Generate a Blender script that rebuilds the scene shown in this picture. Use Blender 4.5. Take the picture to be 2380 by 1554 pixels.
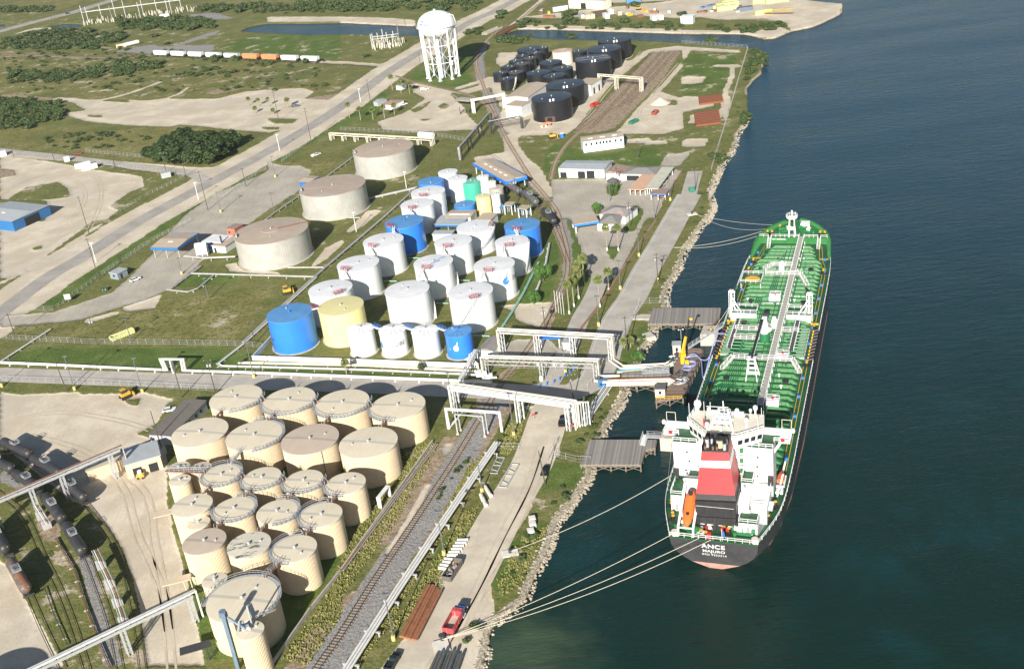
import bpy,bmesh,math,random
import numpy as np
from mathutils import Vector,Matrix
RAD=math.radians
ORD='first second third fourth fifth sixth seventh eighth ninth tenth eleventh twelfth thirteenth fourteenth fifteenth sixteenth'.split()
sin,cos,pi=math.sin,math.cos,math.pi
rnd=random.Random(7)
scene=bpy.context.scene
COL=scene.collection
for _o in list(bpy.data.objects):bpy.data.objects.remove(_o)
# ---- camera
CAM_H=170.0
FPX,PITCH,ROLL,IW,IH=2618.6,RAD(26.031),RAD(-7.198),2380.0,1554.0
_fw=Vector((0,cos(PITCH),-sin(PITCH)))
_up0=Vector((0,sin(PITCH),cos(PITCH)));_rt0=Vector((1,0,0))
CR_=_rt0*cos(ROLL)+_up0*sin(ROLL)
CU_=-_rt0*sin(ROLL)+_up0*cos(ROLL)
cam_d=bpy.data.cameras.new("camera");cam=bpy.data.objects.new("camera",cam_d)
COL.objects.link(cam)
cam.matrix_world=Matrix(((CR_.x,CU_.x,-_fw.x,0),(CR_.y,CU_.y,-_fw.y,0),(CR_.z,CU_.z,-_fw.z,CAM_H),(0,0,0,1)))
cam_d.sensor_width=36.0;cam_d.lens=36.0*FPX/IW
cam_d.clip_start=1.0;cam_d.clip_end=60000.0
scene.camera=cam
# ---- world, sun, exposure
SUN_EL,SUN_AZ=RAD(24.2),RAD(255.0)
w=bpy.data.worlds.new("World");scene.world=w;w.use_nodes=True
nt=w.node_tree
sky=nt.nodes.new('ShaderNodeTexSky');sky.sky_type='NISHITA';sky.sun_disc=False
sky.sun_elevation=SUN_EL
sky.sun_rotation=RAD(90.0)-SUN_AZ
sky.air_density=1.0;sky.dust_density=0.8;sky.ozone_density=1.2
bg=nt.nodes['Background'];bg.inputs[1].default_value=0.05
nt.links.new(sky.outputs[0],bg.inputs[0])
sl=bpy.data.lights.new("sun",'SUN');sl.energy=5.0;sl.angle=RAD(0.55);sl.color=(1.0,0.935,0.84)
so=bpy.data.objects.new("sun",sl);COL.objects.link(so)
_sd=Vector((cos(SUN_EL)*cos(SUN_AZ),cos(SUN_EL)*sin(SUN_AZ),sin(SUN_EL)))
so.rotation_euler=_sd.to_track_quat('Z','Y').to_euler();so.location=(0,0,300)
scene.view_settings.view_transform='Standard';scene.view_settings.look='None'
scene.view_settings.exposure=0.8;scene.view_settings.gamma=1.0
scene.view_settings.use_curve_mapping=False
# ---- survey helper: where a sight line meets a level z
def P(x,y,z=0.0):
 d=_fw*FPX+CR_*(x-IW/2)-CU_*(y-IH/2)
 t=(z-CAM_H)/d.z
 return(d.x*t,d.y*t,z)
CROP={'T1':(0,0,3.0),'T2':(792.5,0,3.0),'T3':(1585,0,3.0),'B':(0,515.1,3.0),'M':(792.5,515.1,3.0),'N':(1585,515.1,3.0),'C':(0,1030.3,3.0),'D':(792.5,1030.3,3.0),'Q':(1109.5,475.5,6.006),'PP':(935.2,372.5,6.006),'U':(1347.3,301.2,7.508),'V':(1347.3,729.1,7.508),'L':(982.7,855.9,7.508),'K':(1125.4,71.3,6.006),'G':(515.15,317,5.005),'F':(0,0,1.0),'X':(1069.9,713.3,6.006),'J':(792.5,1188.8,7.508),'H':(871.8,1347.3,7.508),'Y':(0,1014.5,7.508),'R':(1585.1,491.4,6.006),'S2':(1545.5,697.4,6.006),'S1':(1505.8,919.3,6.006),'S0':(1505.8,1077.9,6.006)}
def c2(c,x,y,z=0.0):
 ox,oy,s=CROP[c];return P(ox+x/s,oy+y/s,z)
def line(c,pts,z=0.0):return[c2(c,pts[i],pts[i+1],z)for i in range(0,len(pts),2)]
GU=(cos(RAD(-19)),sin(RAD(-19)));GV=(-GU[1],GU[0])
# ---- mesh helpers
class MB:
 def __init__(s):s.v=[];s.f=[];s.m=[]
 def add(s,vs,fs,m=0):
  b=len(s.v);s.v.extend(vs)
  for f in fs:s.f.append(tuple(i+b for i in f));s.m.append(m)
  return s
 def box(s,cx,cy,cz,sx,sy,sz,a=0.0,m=0,tap=1.0):
  ca,sa=cos(a),sin(a);vs=[]
  for k,t in((-1,1.0),(1,tap)):
   for i,j in((-1,-1),(1,-1),(1,1),(-1,1)):
    x,y=i*sx/2*t,j*sy/2*t
    vs.append((cx+x*ca-y*sa,cy+x*sa+y*ca,cz+k*sz/2))
  return s.add(vs,[(3,2,1,0),(4,5,6,7),(0,1,5,4),(1,2,6,5),(2,3,7,6),(3,0,4,7)],m)
 def prism(s,poly,z0,z1,m=0,mt=None,top=None):
  n=len(poly);top=top or poly
  vs=[(p[0],p[1],z0)for p in poly]+[(p[0],p[1],z1)for p in top]
  a=sum(poly[i][0]*poly[(i+1)%n][1]-poly[(i+1)%n][0]*poly[i][1]for i in range(n))
  idx=list(range(n));fs=[(i,(i+1)%n,(i+1)%n+n,i+n)for i in range(n)]
  if a<0:fs=[f[::-1]for f in fs]
  s.add(vs,fs,m)
  tf=tuple(i+n for i in idx)if a>0 else tuple(i+n for i in idx[::-1])
  bf=tuple(idx[::-1])if a>0 else tuple(idx)
  s.add(vs,[tf],m if mt is None else mt);s.add(vs,[bf],m)
  return s
 def poly(s,pts,m=0):return s.add(list(pts),[tuple(range(len(pts)))],m)
 def cyl(s,x,y,z0,z1,r,n=16,r2=None,m=0,cap=True,mc=None):
  r2=r if r2 is None else r2
  vs=[(x+r*cos(2*pi*i/n),y+r*sin(2*pi*i/n),z0)for i in range(n)]+[(x+r2*cos(2*pi*i/n),y+r2*sin(2*pi*i/n),z1)for i in range(n)]
  s.add(vs,[(i,(i+1)%n,(i+1)%n+n,i+n)for i in range(n)],m)
  if cap:s.add(vs,[tuple(range(n,2*n)),tuple(range(n-1,-1,-1))],m if mc is None else mc)
  return s
 def tube(s,p,q,r,n=6,r2=None,m=0,cap=True):
  p,q=Vector(p),Vector(q);d=q-p
  if d.length<1e-6:return s
  d.normalize();u=d.cross(Vector((0,0,1))if abs(d.z)<.95 else Vector((1,0,0))).normalized();w_=d.cross(u)
  r2=r if r2 is None else r2;off=pi/n if n==4 else 0
  vs=[tuple(p+(u*cos(off+2*pi*i/n)+w_*sin(off+2*pi*i/n))*r)for i in range(n)]+[tuple(q+(u*cos(off+2*pi*i/n)+w_*sin(off+2*pi*i/n))*r2)for i in range(n)]
  s.add(vs,[(i+n,(i+1)%n+n,(i+1)%n,i)for i in range(n)],m)
  if cap:s.add(vs,[tuple(range(2*n-1,n-1,-1)),tuple(range(n))],m)
  return s
 def pipe(s,pts,r,n=8,m=0):
  P_=[Vector(p)for p in pts];N=len(P_);rings=[];u=None;dl=None
  for i in range(N):
   a=(P_[i]-P_[i-1]).normalized()if i else(P_[1]-P_[0]).normalized()
   b=(P_[i+1]-P_[i]).normalized()if i<N-1 else a
   d=(a+b);d=d.normalized()if d.length>1e-4 else a
   if u is None:u=d.cross(Vector((0,0,1))if abs(d.z)<.95 else Vector((1,0,0))).normalized()
   else:
    u=(u-d*u.dot(d))
    u=u.normalized()if u.length>1e-4 else d.orthogonal().normalized()
   w_=d.cross(u);k=1/max(.6,a.dot(d))
   rings.append([tuple(P_[i]+(u*cos(2*pi*j/n)+w_*sin(2*pi*j/n))*r*(k if 0<i<N-1 else 1))for j in range(n)])
  vs=[v for rg in rings for v in rg];fs=[]
  for i in range(N-1):
   for j in range(n):fs.append(((i+1)*n+j,(i+1)*n+(j+1)%n,i*n+(j+1)%n,i*n+j))
  fs.append(tuple(range(n)));fs.append(tuple(range(N*n-1,(N-1)*n-1,-1)))
  return s.add(vs,fs,m)
 def rail(s,pts,h=1.1,r=.045,post=2.2,m=0,mid=True,close=False):
  pts=[tuple(p)for p in pts]
  if close:pts.append(pts[0])
  for a,b in zip(pts[:-1],pts[1:]):
   for hh in((h,h*.52)if mid else(h,)):
    s.tube((a[0],a[1],a[2]+hh),(b[0],b[1],b[2]+hh),r,4,m=m,cap=False)
   L=math.dist(a,b);k=max(1,int(L/post))
   for i in range(k+1):
    t=i/k;x,y,z=(a[j]+(b[j]-a[j])*t for j in range(3))
    s.tube((x,y,z),(x,y,z+h),r,4,m=m,cap=False)
  return s
 def lathe(s,x,y,prof,n=16,m=0):
  vs=[];fs=[]
  for(r,z)in prof:vs+=[(x+r*cos(2*pi*i/n),y+r*sin(2*pi*i/n),z)for i in range(n)]
  for k in range(len(prof)-1):
   for i in range(n):fs.append((k*n+i,k*n+(i+1)%n,(k+1)*n+(i+1)%n,(k+1)*n+i))
  return s.add(vs,fs,m)
 def build(s,name,mats,parent=None,local=False,smooth=False,loc=None):
  me=bpy.data.meshes.new(name);V=np.array(s.v,dtype=float).reshape(-1,3)
  if parent is None:
   if loc is None:loc=((V[:,0].min()+V[:,0].max())/2,(V[:,1].min()+V[:,1].max())/2,V[:,2].min())
   V=V-np.array(loc)
  elif not local:
   rt=parent
   while rt.parent:rt=rt.parent
   V=V-np.array(rt.location)
  me.from_pydata(V.tolist(),[],s.f)
  if not isinstance(mats,(list,tuple)):mats=[mats]
  for mt in mats:me.materials.append(mt)
  if len(mats)>1:me.polygons.foreach_set('material_index',s.m)
  if smooth:me.polygons.foreach_set('use_smooth',[True]*len(me.polygons));me.set_sharp_from_angle(angle=RAD(38))
  me.update()
  o=bpy.data.objects.new(name,me);COL.objects.link(o)
  if parent is not None:o.parent=parent
  else:o.location=loc
  return o
def tag(o,label=None,cat=None,group=None,kind=None):
 if label:o['label']=label
 if cat:o['category']=cat
 if group:o['group']=group
 if kind:o['kind']=kind
 return o
def thing(name,loc,label,cat,group=None,rz=0.0):
 o=bpy.data.objects.new(name,None);COL.objects.link(o);o.location=loc;o.rotation_euler.z=rz;o.empty_display_size=.5
 return tag(o,label,cat,group)
def dup(root,loc,rz=0.0,label=None,group=None,scale=None):
 r=root.copy();COL.objects.link(r);r.location=loc;r.rotation_euler.z=rz
 if scale:r.scale=scale
 if label:r['label']=label
 if group:r['group']=group
 for ch in root.children:
  c=ch.copy();COL.objects.link(c);c.parent=r
  for g in ch.children:
   d=g.copy();COL.objects.link(d);d.parent=c
 return r
def text_mesh(txt,size,bold=0.0,italic=0.0,spacing=1.0):
 cu=bpy.data.curves.new('t','FONT');cu.body=txt;cu.size=size;cu.offset=bold;cu.shear=italic;cu.align_x='CENTER';cu.align_y='CENTER';cu.space_character=spacing
 ob=bpy.data.objects.new('t',cu);COL.objects.link(ob)
 dg=bpy.context.evaluated_depsgraph_get();me=bpy.data.meshes.new_from_object(ob.evaluated_get(dg))
 vs=[tuple(v.co)for v in me.vertices];fs=[tuple(p.vertices)for p in me.polygons]
 bpy.data.objects.remove(ob);bpy.data.meshes.remove(me);bpy.data.curves.remove(cu)
 return vs,fs
 # ---- materials
def nodes(name):
 m=bpy.data.materials.new(name);m.use_nodes=True;t=m.node_tree
 return m,t,t.nodes['Principled BSDF'],t.nodes.new,t.links.new
def mixc(t,fac,a,b,mode='MIX'):
 n=t.nodes.new('ShaderNodeMix');n.data_type='RGBA';n.blend_type=mode
 for i,v in((0,fac),(6,a),(7,b)):
  if hasattr(v,'default_value')or hasattr(v,'is_output'):t.links.new(v,n.inputs[i])
  elif i==0:n.inputs[0].default_value=v
  else:n.inputs[i].default_value=(v[0],v[1],v[2],1)
 return n.outputs[2]
def mth(t,op,a,b=None,c=None,clamp=False):
 n=t.nodes.new('ShaderNodeMath');n.operation=op;n.use_clamp=clamp
 for i,v in enumerate((a,b,c)):
  if v is None:continue
  if isinstance(v,(int,float)):n.inputs[i].default_value=v
  else:t.links.new(v,n.inputs[i])
 return n.outputs[0]
def noise(t,vec,sc,det=3,rough=.55):
 n=t.nodes.new('ShaderNodeTexNoise');n.inputs['Scale'].default_value=sc;n.inputs['Detail'].default_value=det;n.inputs['Roughness'].default_value=rough
 t.links.new(vec,n.inputs['Vector']);return n.outputs['Fac']
def ramp(t,fac,lo,hi):
 n=t.nodes.new('ShaderNodeMapRange');n.interpolation_type='SMOOTHSTEP'
 t.links.new(fac,n.inputs[0]);n.inputs[1].default_value=lo;n.inputs[2].default_value=hi;return n.outputs[0]
def mapv(t,vec,scale=(1,1,1),rot=(0,0,0)):
 n=t.nodes.new('ShaderNodeMapping');n.inputs['Scale'].default_value=scale;n.inputs['Rotation'].default_value=rot
 t.links.new(vec,n.inputs['Vector']);return n.outputs[0]
def pos(t):return t.nodes.new('ShaderNodeNewGeometry').outputs['Position']
_mc={}
def M(name,col,rough=.65,metal=0.0,var=.12,sc=.35,streak=None,spot=None,bump=0.0,bsc=2.0):
 """painted or weathered surface: two scales of tone, optional vertical streaks and patches of another colour"""
 if name in _mc:return _mc[name]
 m,t,b,N,Lk=nodes(name);p=pos(t)
 n1=noise(t,p,sc,3);n2=noise(t,p,sc*9,2)
 f=mth(t,'ADD',mth(t,'MULTIPLY',n1,.7),mth(t,'MULTIPLY',n2,.3))
 c=mixc(t,ramp(t,f,.3,.7),[x*(1-var)for x in col],[min(1,x*(1+var))for x in col])
 if streak:
  sn=noise(t,mapv(t,p,(1.3,1.3,.07)),1.6,3)
  c=mixc(t,mth(t,'MULTIPLY',ramp(t,sn,.5,.72),streak[3]),c,streak[:3])
 if spot:
  sn=noise(t,p,spot[4]if len(spot)>4 else .8,5,.65)
  th=spot[5]if len(spot)>5 else .58
  c=mixc(t,mth(t,'MULTIPLY',ramp(t,sn,th,th+.08),spot[3]),c,spot[:3])
 Lk(c,b.inputs['Base Color']);b.inputs['Roughness'].default_value=rough;b.inputs['Metallic'].default_value=metal
 if bump:
  bn=N('ShaderNodeBump');bn.inputs['Strength'].default_value=bump;bn.inputs['Distance'].default_value=.1
  Lk(noise(t,p,bsc,3),bn.inputs['Height']);Lk(bn.outputs[0],b.inputs['Normal'])
 _mc[name]=m;return m
 # ==== GROUND, WATER, ROADS
def in_poly(X,Y,poly):
 poly=np.array([(p[0],p[1])for p in poly]);res=np.zeros(X.shape,bool)
 x0,y0=poly.min(0);x1,y1=poly.max(0)
 sel=np.nonzero((X>=x0)&(X<=x1)&(Y>=y0)&(Y<=y1))[0]
 if len(sel)==0:return res
 xs,ys=X[sel],Y[sel];c=np.zeros(len(sel),bool);n=len(poly)
 for i in range(n):
  xi,yi=poly[i];xj,yj=poly[i-1]
  if yi==yj:continue
  c^=((yi>ys)!=(yj>ys))&(xs<(xj-xi)*(ys-yi)/(yj-yi)+xi)
 res[sel[c]]=True;return res
def seg_dist(X,Y,pl):
 d=np.full(X.shape,1e9)
 for a,b in zip(pl[:-1],pl[1:]):
  ax,ay,bx,by=a[0],a[1],b[0],b[1];L2=(bx-ax)**2+(by-ay)**2+1e-9
  t=np.clip(((X-ax)*(bx-ax)+(Y-ay)*(by-ay))/L2,0,1)
  d=np.minimum(d,np.hypot(X-ax-t*(bx-ax),Y-ay-t*(by-ay)))
 return d
SHORE=(line('T3',[980,5,1142,18,1125,92,1050,130,915,190,760,220,690,250,645,270,560,275,480,250,400,238,0,236])+line('T2',[1900,222,1500,208,1230,205]))
BANK_S=line('T2',[1150,232,1400,262,1750,272,2030,270,2380,290])+line('T3',[450,322,608,352,600,400,575,470,570,510,520,545,470,610,480,700,482,760,470,800,440,880,400,930,380,1030,340,1085,290,1160,270,1210,225,1300,210,1350,235,1410,236,1450,185,1540])+line('N',[165,0,100,100,45,180,0,290])+line('M',[2380,305,2300,430,2270,530,2290,590,2200,740,2190,800,2130,870,2110,940,2100,1000,2060,1060,1990,1150,2010,1180,1960,1280,1890,1380,1860,1440,1830,1500])+line('D',[1790,60,1755,200,1750,240,1620,420,1510,560,1480,680,1410,830,1360,920,1300,1080,1190,1165,1100,1230,1062,1260,1040,1400,1005,1547])
_b=BANK_S[-1]
CHANNEL=SHORE+BANK_S+[(_b[0]-20,_b[1]-60,0),(_b[0]-60,-400,0),(9000,-400,0),(9000,1800,0),(SHORE[0][0]+500,3000,0),(SHORE[0][0]-40,1500,0),(SHORE[0][0]-30,SHORE[0][1]+60,0)]
POND=line('T1',[1690,212,1750,185,1850,165,2100,165,2379,160])+line('T2',[60,163,250,172,540,185,640,195,650,225,530,242,250,236,0,232])+line('T1',[2200,238,1900,226])
PUDDLE=line('T1',[360,175,470,166,570,174,560,186,420,194])
PUDDLE2=line('T1',[0,165,20,168,20,186,0,190])
MAINROAD=line('F',[-60,775,100,652,200,592,323,514,473,433,653,335,793,248,909,163,1000,108,1092,52,1150,26,1205,-4,1260,-34])
us=np.concatenate([[-12,-6,-3,-1.6,-.95],np.arange(-.66,.6601,.0022),[.95,1.6,3,6,12]])
ys=[150.0]
while ys[-1]<1350:ys.append(ys[-1]*1.0027)
ys=np.array([-3000,-900,-200,40,100]+ys+[1450,1700,2200,3200,5000,9000,18000])
UU,YY=np.meshgrid(us,ys);XX=UU*np.maximum(YY,240.0)
nr,nc=XX.shape;X,Y=XX.ravel(),YY.ravel()
def sm(a,k=1):
 a=a.reshape(nr,nc).astype(float)
 for _ in range(k):
  b=a.copy();b[1:-1]=(a[:-2]+2*a[1:-1]+a[2:])/4;a=b.copy();a[:,1:-1]=(b[:,:-2]+2*b[:,1:-1]+b[:,2:])/4
 return a.ravel()
wet=in_poly(X,Y,CHANNEL)|in_poly(X,Y,POND)|in_poly(X,Y,PUDDLE)|in_poly(X,Y,PUDDLE2)
wets=sm(wet,2)
def vnoise(X,Y,s,seed=0):
 x,y=X/s,Y/s;xi,yi=np.floor(x).astype(int),np.floor(y).astype(int);fx,fy=x-xi,y-yi
 fx=fx*fx*(3-2*fx);fy=fy*fy*(3-2*fy)
 def h(a,b):
  v=np.sin(a*127.1+b*311.7+seed*17.3)*43758.5453;return v-np.floor(v)
 return(h(xi,yi)*(1-fx)+h(xi+1,yi)*fx)*(1-fy)+(h(xi,yi+1)*(1-fx)+h(xi+1,yi+1)*fx)*fy
Z=np.where(wets>.02,-4.5*np.clip((wets-.1)/.6,0,1),0.0)
Z=Z+0.12*(vnoise(X,Y,14,1)-.5)*(wets<.02)+.25*(vnoise(X,Y,3,2)-.5)*(wets>.02)*(wets<.9)
Z=np.minimum(Z,np.where(wets<.02,-0.02,9))
def zone(*polys):
 a=np.zeros(len(X),bool)
 for p in polys:a|=in_poly(X,Y,p)
 return a
dmain=seg_dist(X,Y,MAINROAD)
sand=zone(line('T1',[460,790,600,770,500,710,700,705,880,715,1130,690,1300,690,1520,690,1700,640,1900,625,2110,615,2190,640,2120,690,2380,705,2310,740,2150,800,2050,880,1880,925,1600,905,1400,880,1250,870,1180,885,900,875,620,850,480,810]),line('T1',[0,1090,370,1130,620,1180,990,1230,1060,1330,850,1450,740,1530,600,1547,320,1547,330,1400,0,1390]),line('T1',[0,1040,380,1075,640,1115,900,1130,1400,1170,1500,1165,1400,1240,1330,1225,900,1180,640,1130,380,1120,0,1090]),line('B',[0,0,640,0,560,60,400,180,250,290,90,380,0,400]),line('T2',[245,850,300,905,540,925,870,905,1000,915,960,880,880,800,850,740,800,700,760,650,620,600,520,590,500,640,590,690,440,790,290,840]),line('T2',[480,600,540,575,800,640,960,600,990,560,1060,540,1010,620,860,660]),line('T2',[1100,370,1240,365,1190,430,1110,470,1080,430]),line('T2',[1000,540,1100,535,1150,660,1250,690,1360,420,1900,380,2010,430,2140,345,2380,320,2380,350,2150,370,1850,620,1640,890,1570,940,1210,950,1100,890,1120,760,1060,640]),line('T2',[920,1100,1150,1060,1130,950,1250,925,1230,1000,1300,1100,1390,1170,1450,1280,1500,1370,1420,1385,1290,1260,1140,1150,950,1140]),line('T2',[1960,880,2080,740,2180,650,2380,430,2380,470,2230,640,2380,690,2380,900,2250,935,1900,935]),line('T3',[0,670,230,680,220,740,0,785]),line('T3',[50,800,130,795,110,860,50,862]),line('T3',[10,970,180,965,165,1022,0,1025]),line('T3',[300,630,345,690,310,850,285,850,290,750,260,790]),line('T3',[0,325,380,350,430,370,300,365,60,352,40,390,0,445]),line('T3',[0,535,160,535,150,580,0,590]),line('T3',[200,455,400,450,420,470,220,468]),line('T2',[1980,970,2150,965,2160,1000,1990,1000]),line('T2',[2120,985,2280,980,2270,1005,2130,1010]),line('T2',[1140,60,1600,40,1900,0,2380,0,2380,130,1900,100,1500,130,1250,120])+line('T3',[0,0]),line('T3',[0,0,980,0,1140,20,1120,92,1050,128,915,188,760,215,730,160,560,130,300,140,0,110]),line('T2',[1230,180,1500,175,1900,195,2380,205,2380,235,1900,222,1500,208,1230,202]),line('T3',[0,210,480,215,700,190,740,220,640,270,480,255,0,238]),line('T1',[1850,118,2380,118,2380,152,1870,155]),line('T2',[0,118,300,125,520,140,520,180,0,158]),line('B',[0,1185,150,1205,550,1185,1000,1185,1220,1240,1160,1270,1100,1400,950,1480,1200,1547,0,1547]),line('C',[0,0,1150,0,1165,100,1165,400,1230,700,1290,900,1330,1050,1370,1250,1430,1547,1030,1547,980,1180,930,950,870,760,760,590,620,440,500,400,0,0]),line('C',[-200,700,60,850,160,1060,300,1290,450,1560,-500,1600]),line('D',[1280,0,1510,0,1420,190,1375,300,1340,420,1290,520,1170,690,1040,990,1080,1170,1060,1260,1030,1420,960,1600,250,1600,430,1370,560,1230,700,1010,800,860,880,800,960,640,1100,400]),line('L',[1700,650,2380,650,2380,1547,1700,1547,1900,1350,2060,1050,2020,880,1900,760]),line('B',[850,600,1080,520,1130,505,1080,600,960,620,870,625]),line('B',[1570,300,1640,285,1700,340,1950,350,1960,375,1600,345]),line('G',[1040,1510,1200,1300,1400,1200,1420,1240,1250,1400,1080,1520]),line('G',[1440,1110,1700,860,1870,855,1620,1060,1480,1120]),line('M',[1230,690,1200,620,1090,585,1200,575,1470,560,1420,700,1390,740]),)|((dmain<15.5)&(dmain>3)&in_poly(X,Y,line('F',[-200,900,-200,560,200,400,470,300,793,150,1100,-100,1400,-100,1150,60,793,300,640,372,560,420,330,560,60,730,0,800])))
conc=zone(line('F',[620,376,655,385,700,386,724,397,715,415,690,447,620,490,566,530,500,575,450,625,400,668,330,700,290,710,180,745,0,760,0,735,125,725,200,700,260,680,300,645,345,600,395,540,430,500,500,450,560,425,600,410,625,395]),line('U',[-480,870,460,860,1330,800,1600,670,1790,740,1460,1240,1440,1320,1300,1547,-480,1547]),line('Q',[1160,50,1250,90,1430,560,1590,1060,1600,1130,1690,1200,1960,960,2090,750,2310,280,2400,100,2400,-60,1200,-60]),line('U',[1500,450,1900,390,1920,440,1730,640,1400,640]),line('T3',[0,1062,55,1062,20,1120,0,1125]),line('M',[1220,820,1450,820,1520,890,1440,960,1060,940,1100,870]),line('D',[700,60,720,0,780,0,760,60,720,90]),)
green_isl=zone(line('Q',[1775,585,2010,585,1890,815]),line('Q',[2130,12,2240,15,2330,80,2330,115,2180,390,2020,350,2100,240,2160,150]),line('U',[470,955,745,950,650,1165,560,1165,470,1110]),line('U',[250,1480,240,1330,380,1400,390,1470]))
lush=zone(line('F',[75,715,90,690,330,545,400,500,560,400,600,395,585,415,450,492,330,572,200,668,110,722]),line('F',[622,368,650,330,793,262,800,290,700,345,655,378]),line('T2',[0,800,60,770,240,660,330,640,250,830,100,860,0,890]),line('M',[1600,0,1680,100,1740,420,1640,640,1530,650,1640,400,1600,200]),line('M',[1240,480,1300,300,1420,120,1500,80,1520,300,1450,560,1240,580]),line('C',[1400,0,2380,0,2380,800,2250,1000,2100,1200,1950,1500,1400,1500,1300,800,1250,300]),line('U',[0,500,1200,300,1500,400,1400,640,900,650,0,550]),line('T2',[1480,1000,1900,1100,1700,1130,1400,1240,1420,1100]),line('T3',[0,380,360,370,380,420,300,620,100,660,0,660]),line('T2',[550,470,850,480,930,560,840,610,640,590,460,540]),line('T2',[840,320,1020,300,940,450,850,500,800,400]),line('T2',[1650,350,2010,320,2010,370,1650,420]),line('B',[200,880,1500,880,2380,1000,2380,1090,1500,1040,40,970]),line('T1',[1500,340,1750,250,2380,240,2380,420,2250,400]),line('T1',[0,1180,110,1190,120,1225,0,1235]),line('M',[0,1040,900,1070,880,1130,0,1100]),line('V',[720,650,1200,110,1350,300,1100,850,760,900]),line('D',[720,640,960,560,900,820,700,1000,560,1150,500,1100]),line('D',[1500,130,1740,140,1620,300,1380,340,1400,220]),line('D',[1320,560,1430,560,1250,860,1150,1080,1050,1000,1150,720]),line('B',[1340,370,1600,350,1560,300,1680,250,1640,430,1200,460]),)|green_isl
grav=zone(line('Q',[1080,40,1180,40,1330,500,1330,760,1290,980,1180,1300,1020,1547,960,1547,1130,1180,1190,1000,1200,700,1100,400,1040,180]),line('T2',[920,420,990,420,1010,560,1100,760,1180,960,1300,1180,1370,1280,1320,1290,1140,1000,1030,780,950,560]),line('T2',[940,420,1000,290,1040,280,1000,380,970,460]),line('C',[540,780,640,800,720,1100,860,1547,720,1547,640,1150]),line('C',[0,200,60,180,260,330,200,360,0,260]),line('T1',[790,360,1060,310,1140,330,1500,310,1480,360,1060,375]),line('PP',[1760,180,1900,330,2150,600,2080,620,1850,450,1700,300]),line('T1',[1080,330,1180,330,1450,230,1540,215,1500,240,1250,320]),line('T1',[0,0,0,0,0,0])if False else line('T1',[1240,110,1500,90,1640,130,1420,140]),)
RLN=line('F',[690,1630,735,1554,792,1473,869,1350,942,1243,1010,1140,1061,1062,1109,982,1136,940])
grav|=seg_dist(X,Y,[(a+1.6,b_,0)for a,b_,_ in RLN])<4.3
brown=(seg_dist(X,Y,RLN)<7.5)&(vnoise(X,Y,9,5)>.45)|zone(line('T2',[2180,350,2370,355,2240,560,2060,740,1900,900,1740,930,1620,930,1700,830,2050,500]),line('D',[380,300,660,200,700,90,620,330,480,560,380,640]),line('D',[630,560,760,420,700,600,520,850,470,900,560,700]),line('T1',[0,655,200,670,450,690,400,700,180,690,0,670]),line('M',[1050,1130,1330,960,1440,800,1530,560,1460,560,1330,820,1230,960,1080,1090]),line('T1',[1420,650,1640,595,1680,620,1500,660]),line('T1',[0,360,600,395,1060,385,1060,405,500,405,0,380]),line('T1',[2100,690,2380,650,2370,715,2130,720]),line('T3',[100,0,1130,20,1090,80,700,150,100,120]),line('C',[240,500,420,480,420,680,300,680]),line('T1',[0,1140,320,1170,240,1210,0,1240]),line('T3',[0,730,210,720,200,745,0,770]),)
dry=zone(line('T1',[-800,-200,2380,-200,2380,60,1400,60,-800,130]),line('T1',[0,380,1500,450,2380,500,2380,640,1400,680,600,700,0,660]),line('T1',[0,900,1150,880,1900,930,1500,1150,900,1120,0,1040]),line('D',[0,880,500,120,700,0,780,0,620,320,420,640,0,1160]),line('D',[560,1230,200,1547,60,1547,760,300,900,60,1060,60,900,420]),line('B',[400,640,1900,460,1700,830,200,820,0,760]),line('G',[700,320,1500,160,1560,440,1040,450]),line('T2',[960,340,1210,340,1050,540,960,520]),line('T2',[1640,290,2000,300,1640,330]),)
sparse=zone(line('B',[930,720,1080,600,1550,540,1700,640,1400,820,1280,790,900,730]),line('B',[0,0,900,0,0,560]),line('T1',[0,1040,1370,1230,900,1547,0,1547]),line('T1',[0,60,1500,220,2380,330,2380,640,0,700]),line('T3',[0,330,460,340,330,850,150,1150,0,1547]),line('D',[380,0,1280,0,1100,300,0,1547,0,1100]),line('C',[0,380,600,430,960,1100,1030,1547,460,1547]),line('D',[1240,380,1500,380,1100,1200,900,1547,1060,1150]),line('T2',[1150,950,2380,950,2380,1150,1150,1150]),line('G',[700,800,1100,500,2300,450,1200,1540,1000,1540]),line('T2',[0,230,500,230,300,420,0,380]),line('V',[700,0,1400,0,1200,1500,700,1500]),)
for pl_,w_ in((line('T1',[560,705,700,700,830,672,950,635,1120,572]),2.2),(line('T1',[900,700,980,712,1150,690,1250,655,1310,610]),1.6),(line('T3',[355,470,340,560,300,640,285,760,240,840]),1.5),(line('T1',[120,235,220,205,300,200,400,205]),3),(line('T1',[400,690,560,705,640,715]),4),(line('T1',[620,640,800,625]),1.5),(line('T1',[1080,700,1200,705]),1.2),(line('T2',[0,435,200,450,400,462]),3),(line('T1',[2240,430,2380,440]),3),(line('B',[0,430,230,320,560,110,700,20]),1.4),(line('B',[620,690,800,640]),2),(line('D',[600,300,480,520,330,760]),.9),(line('T2',[820,615,1000,560]),3)):
 sand|=(seg_dist(X,Y,pl_)<w_)
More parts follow.
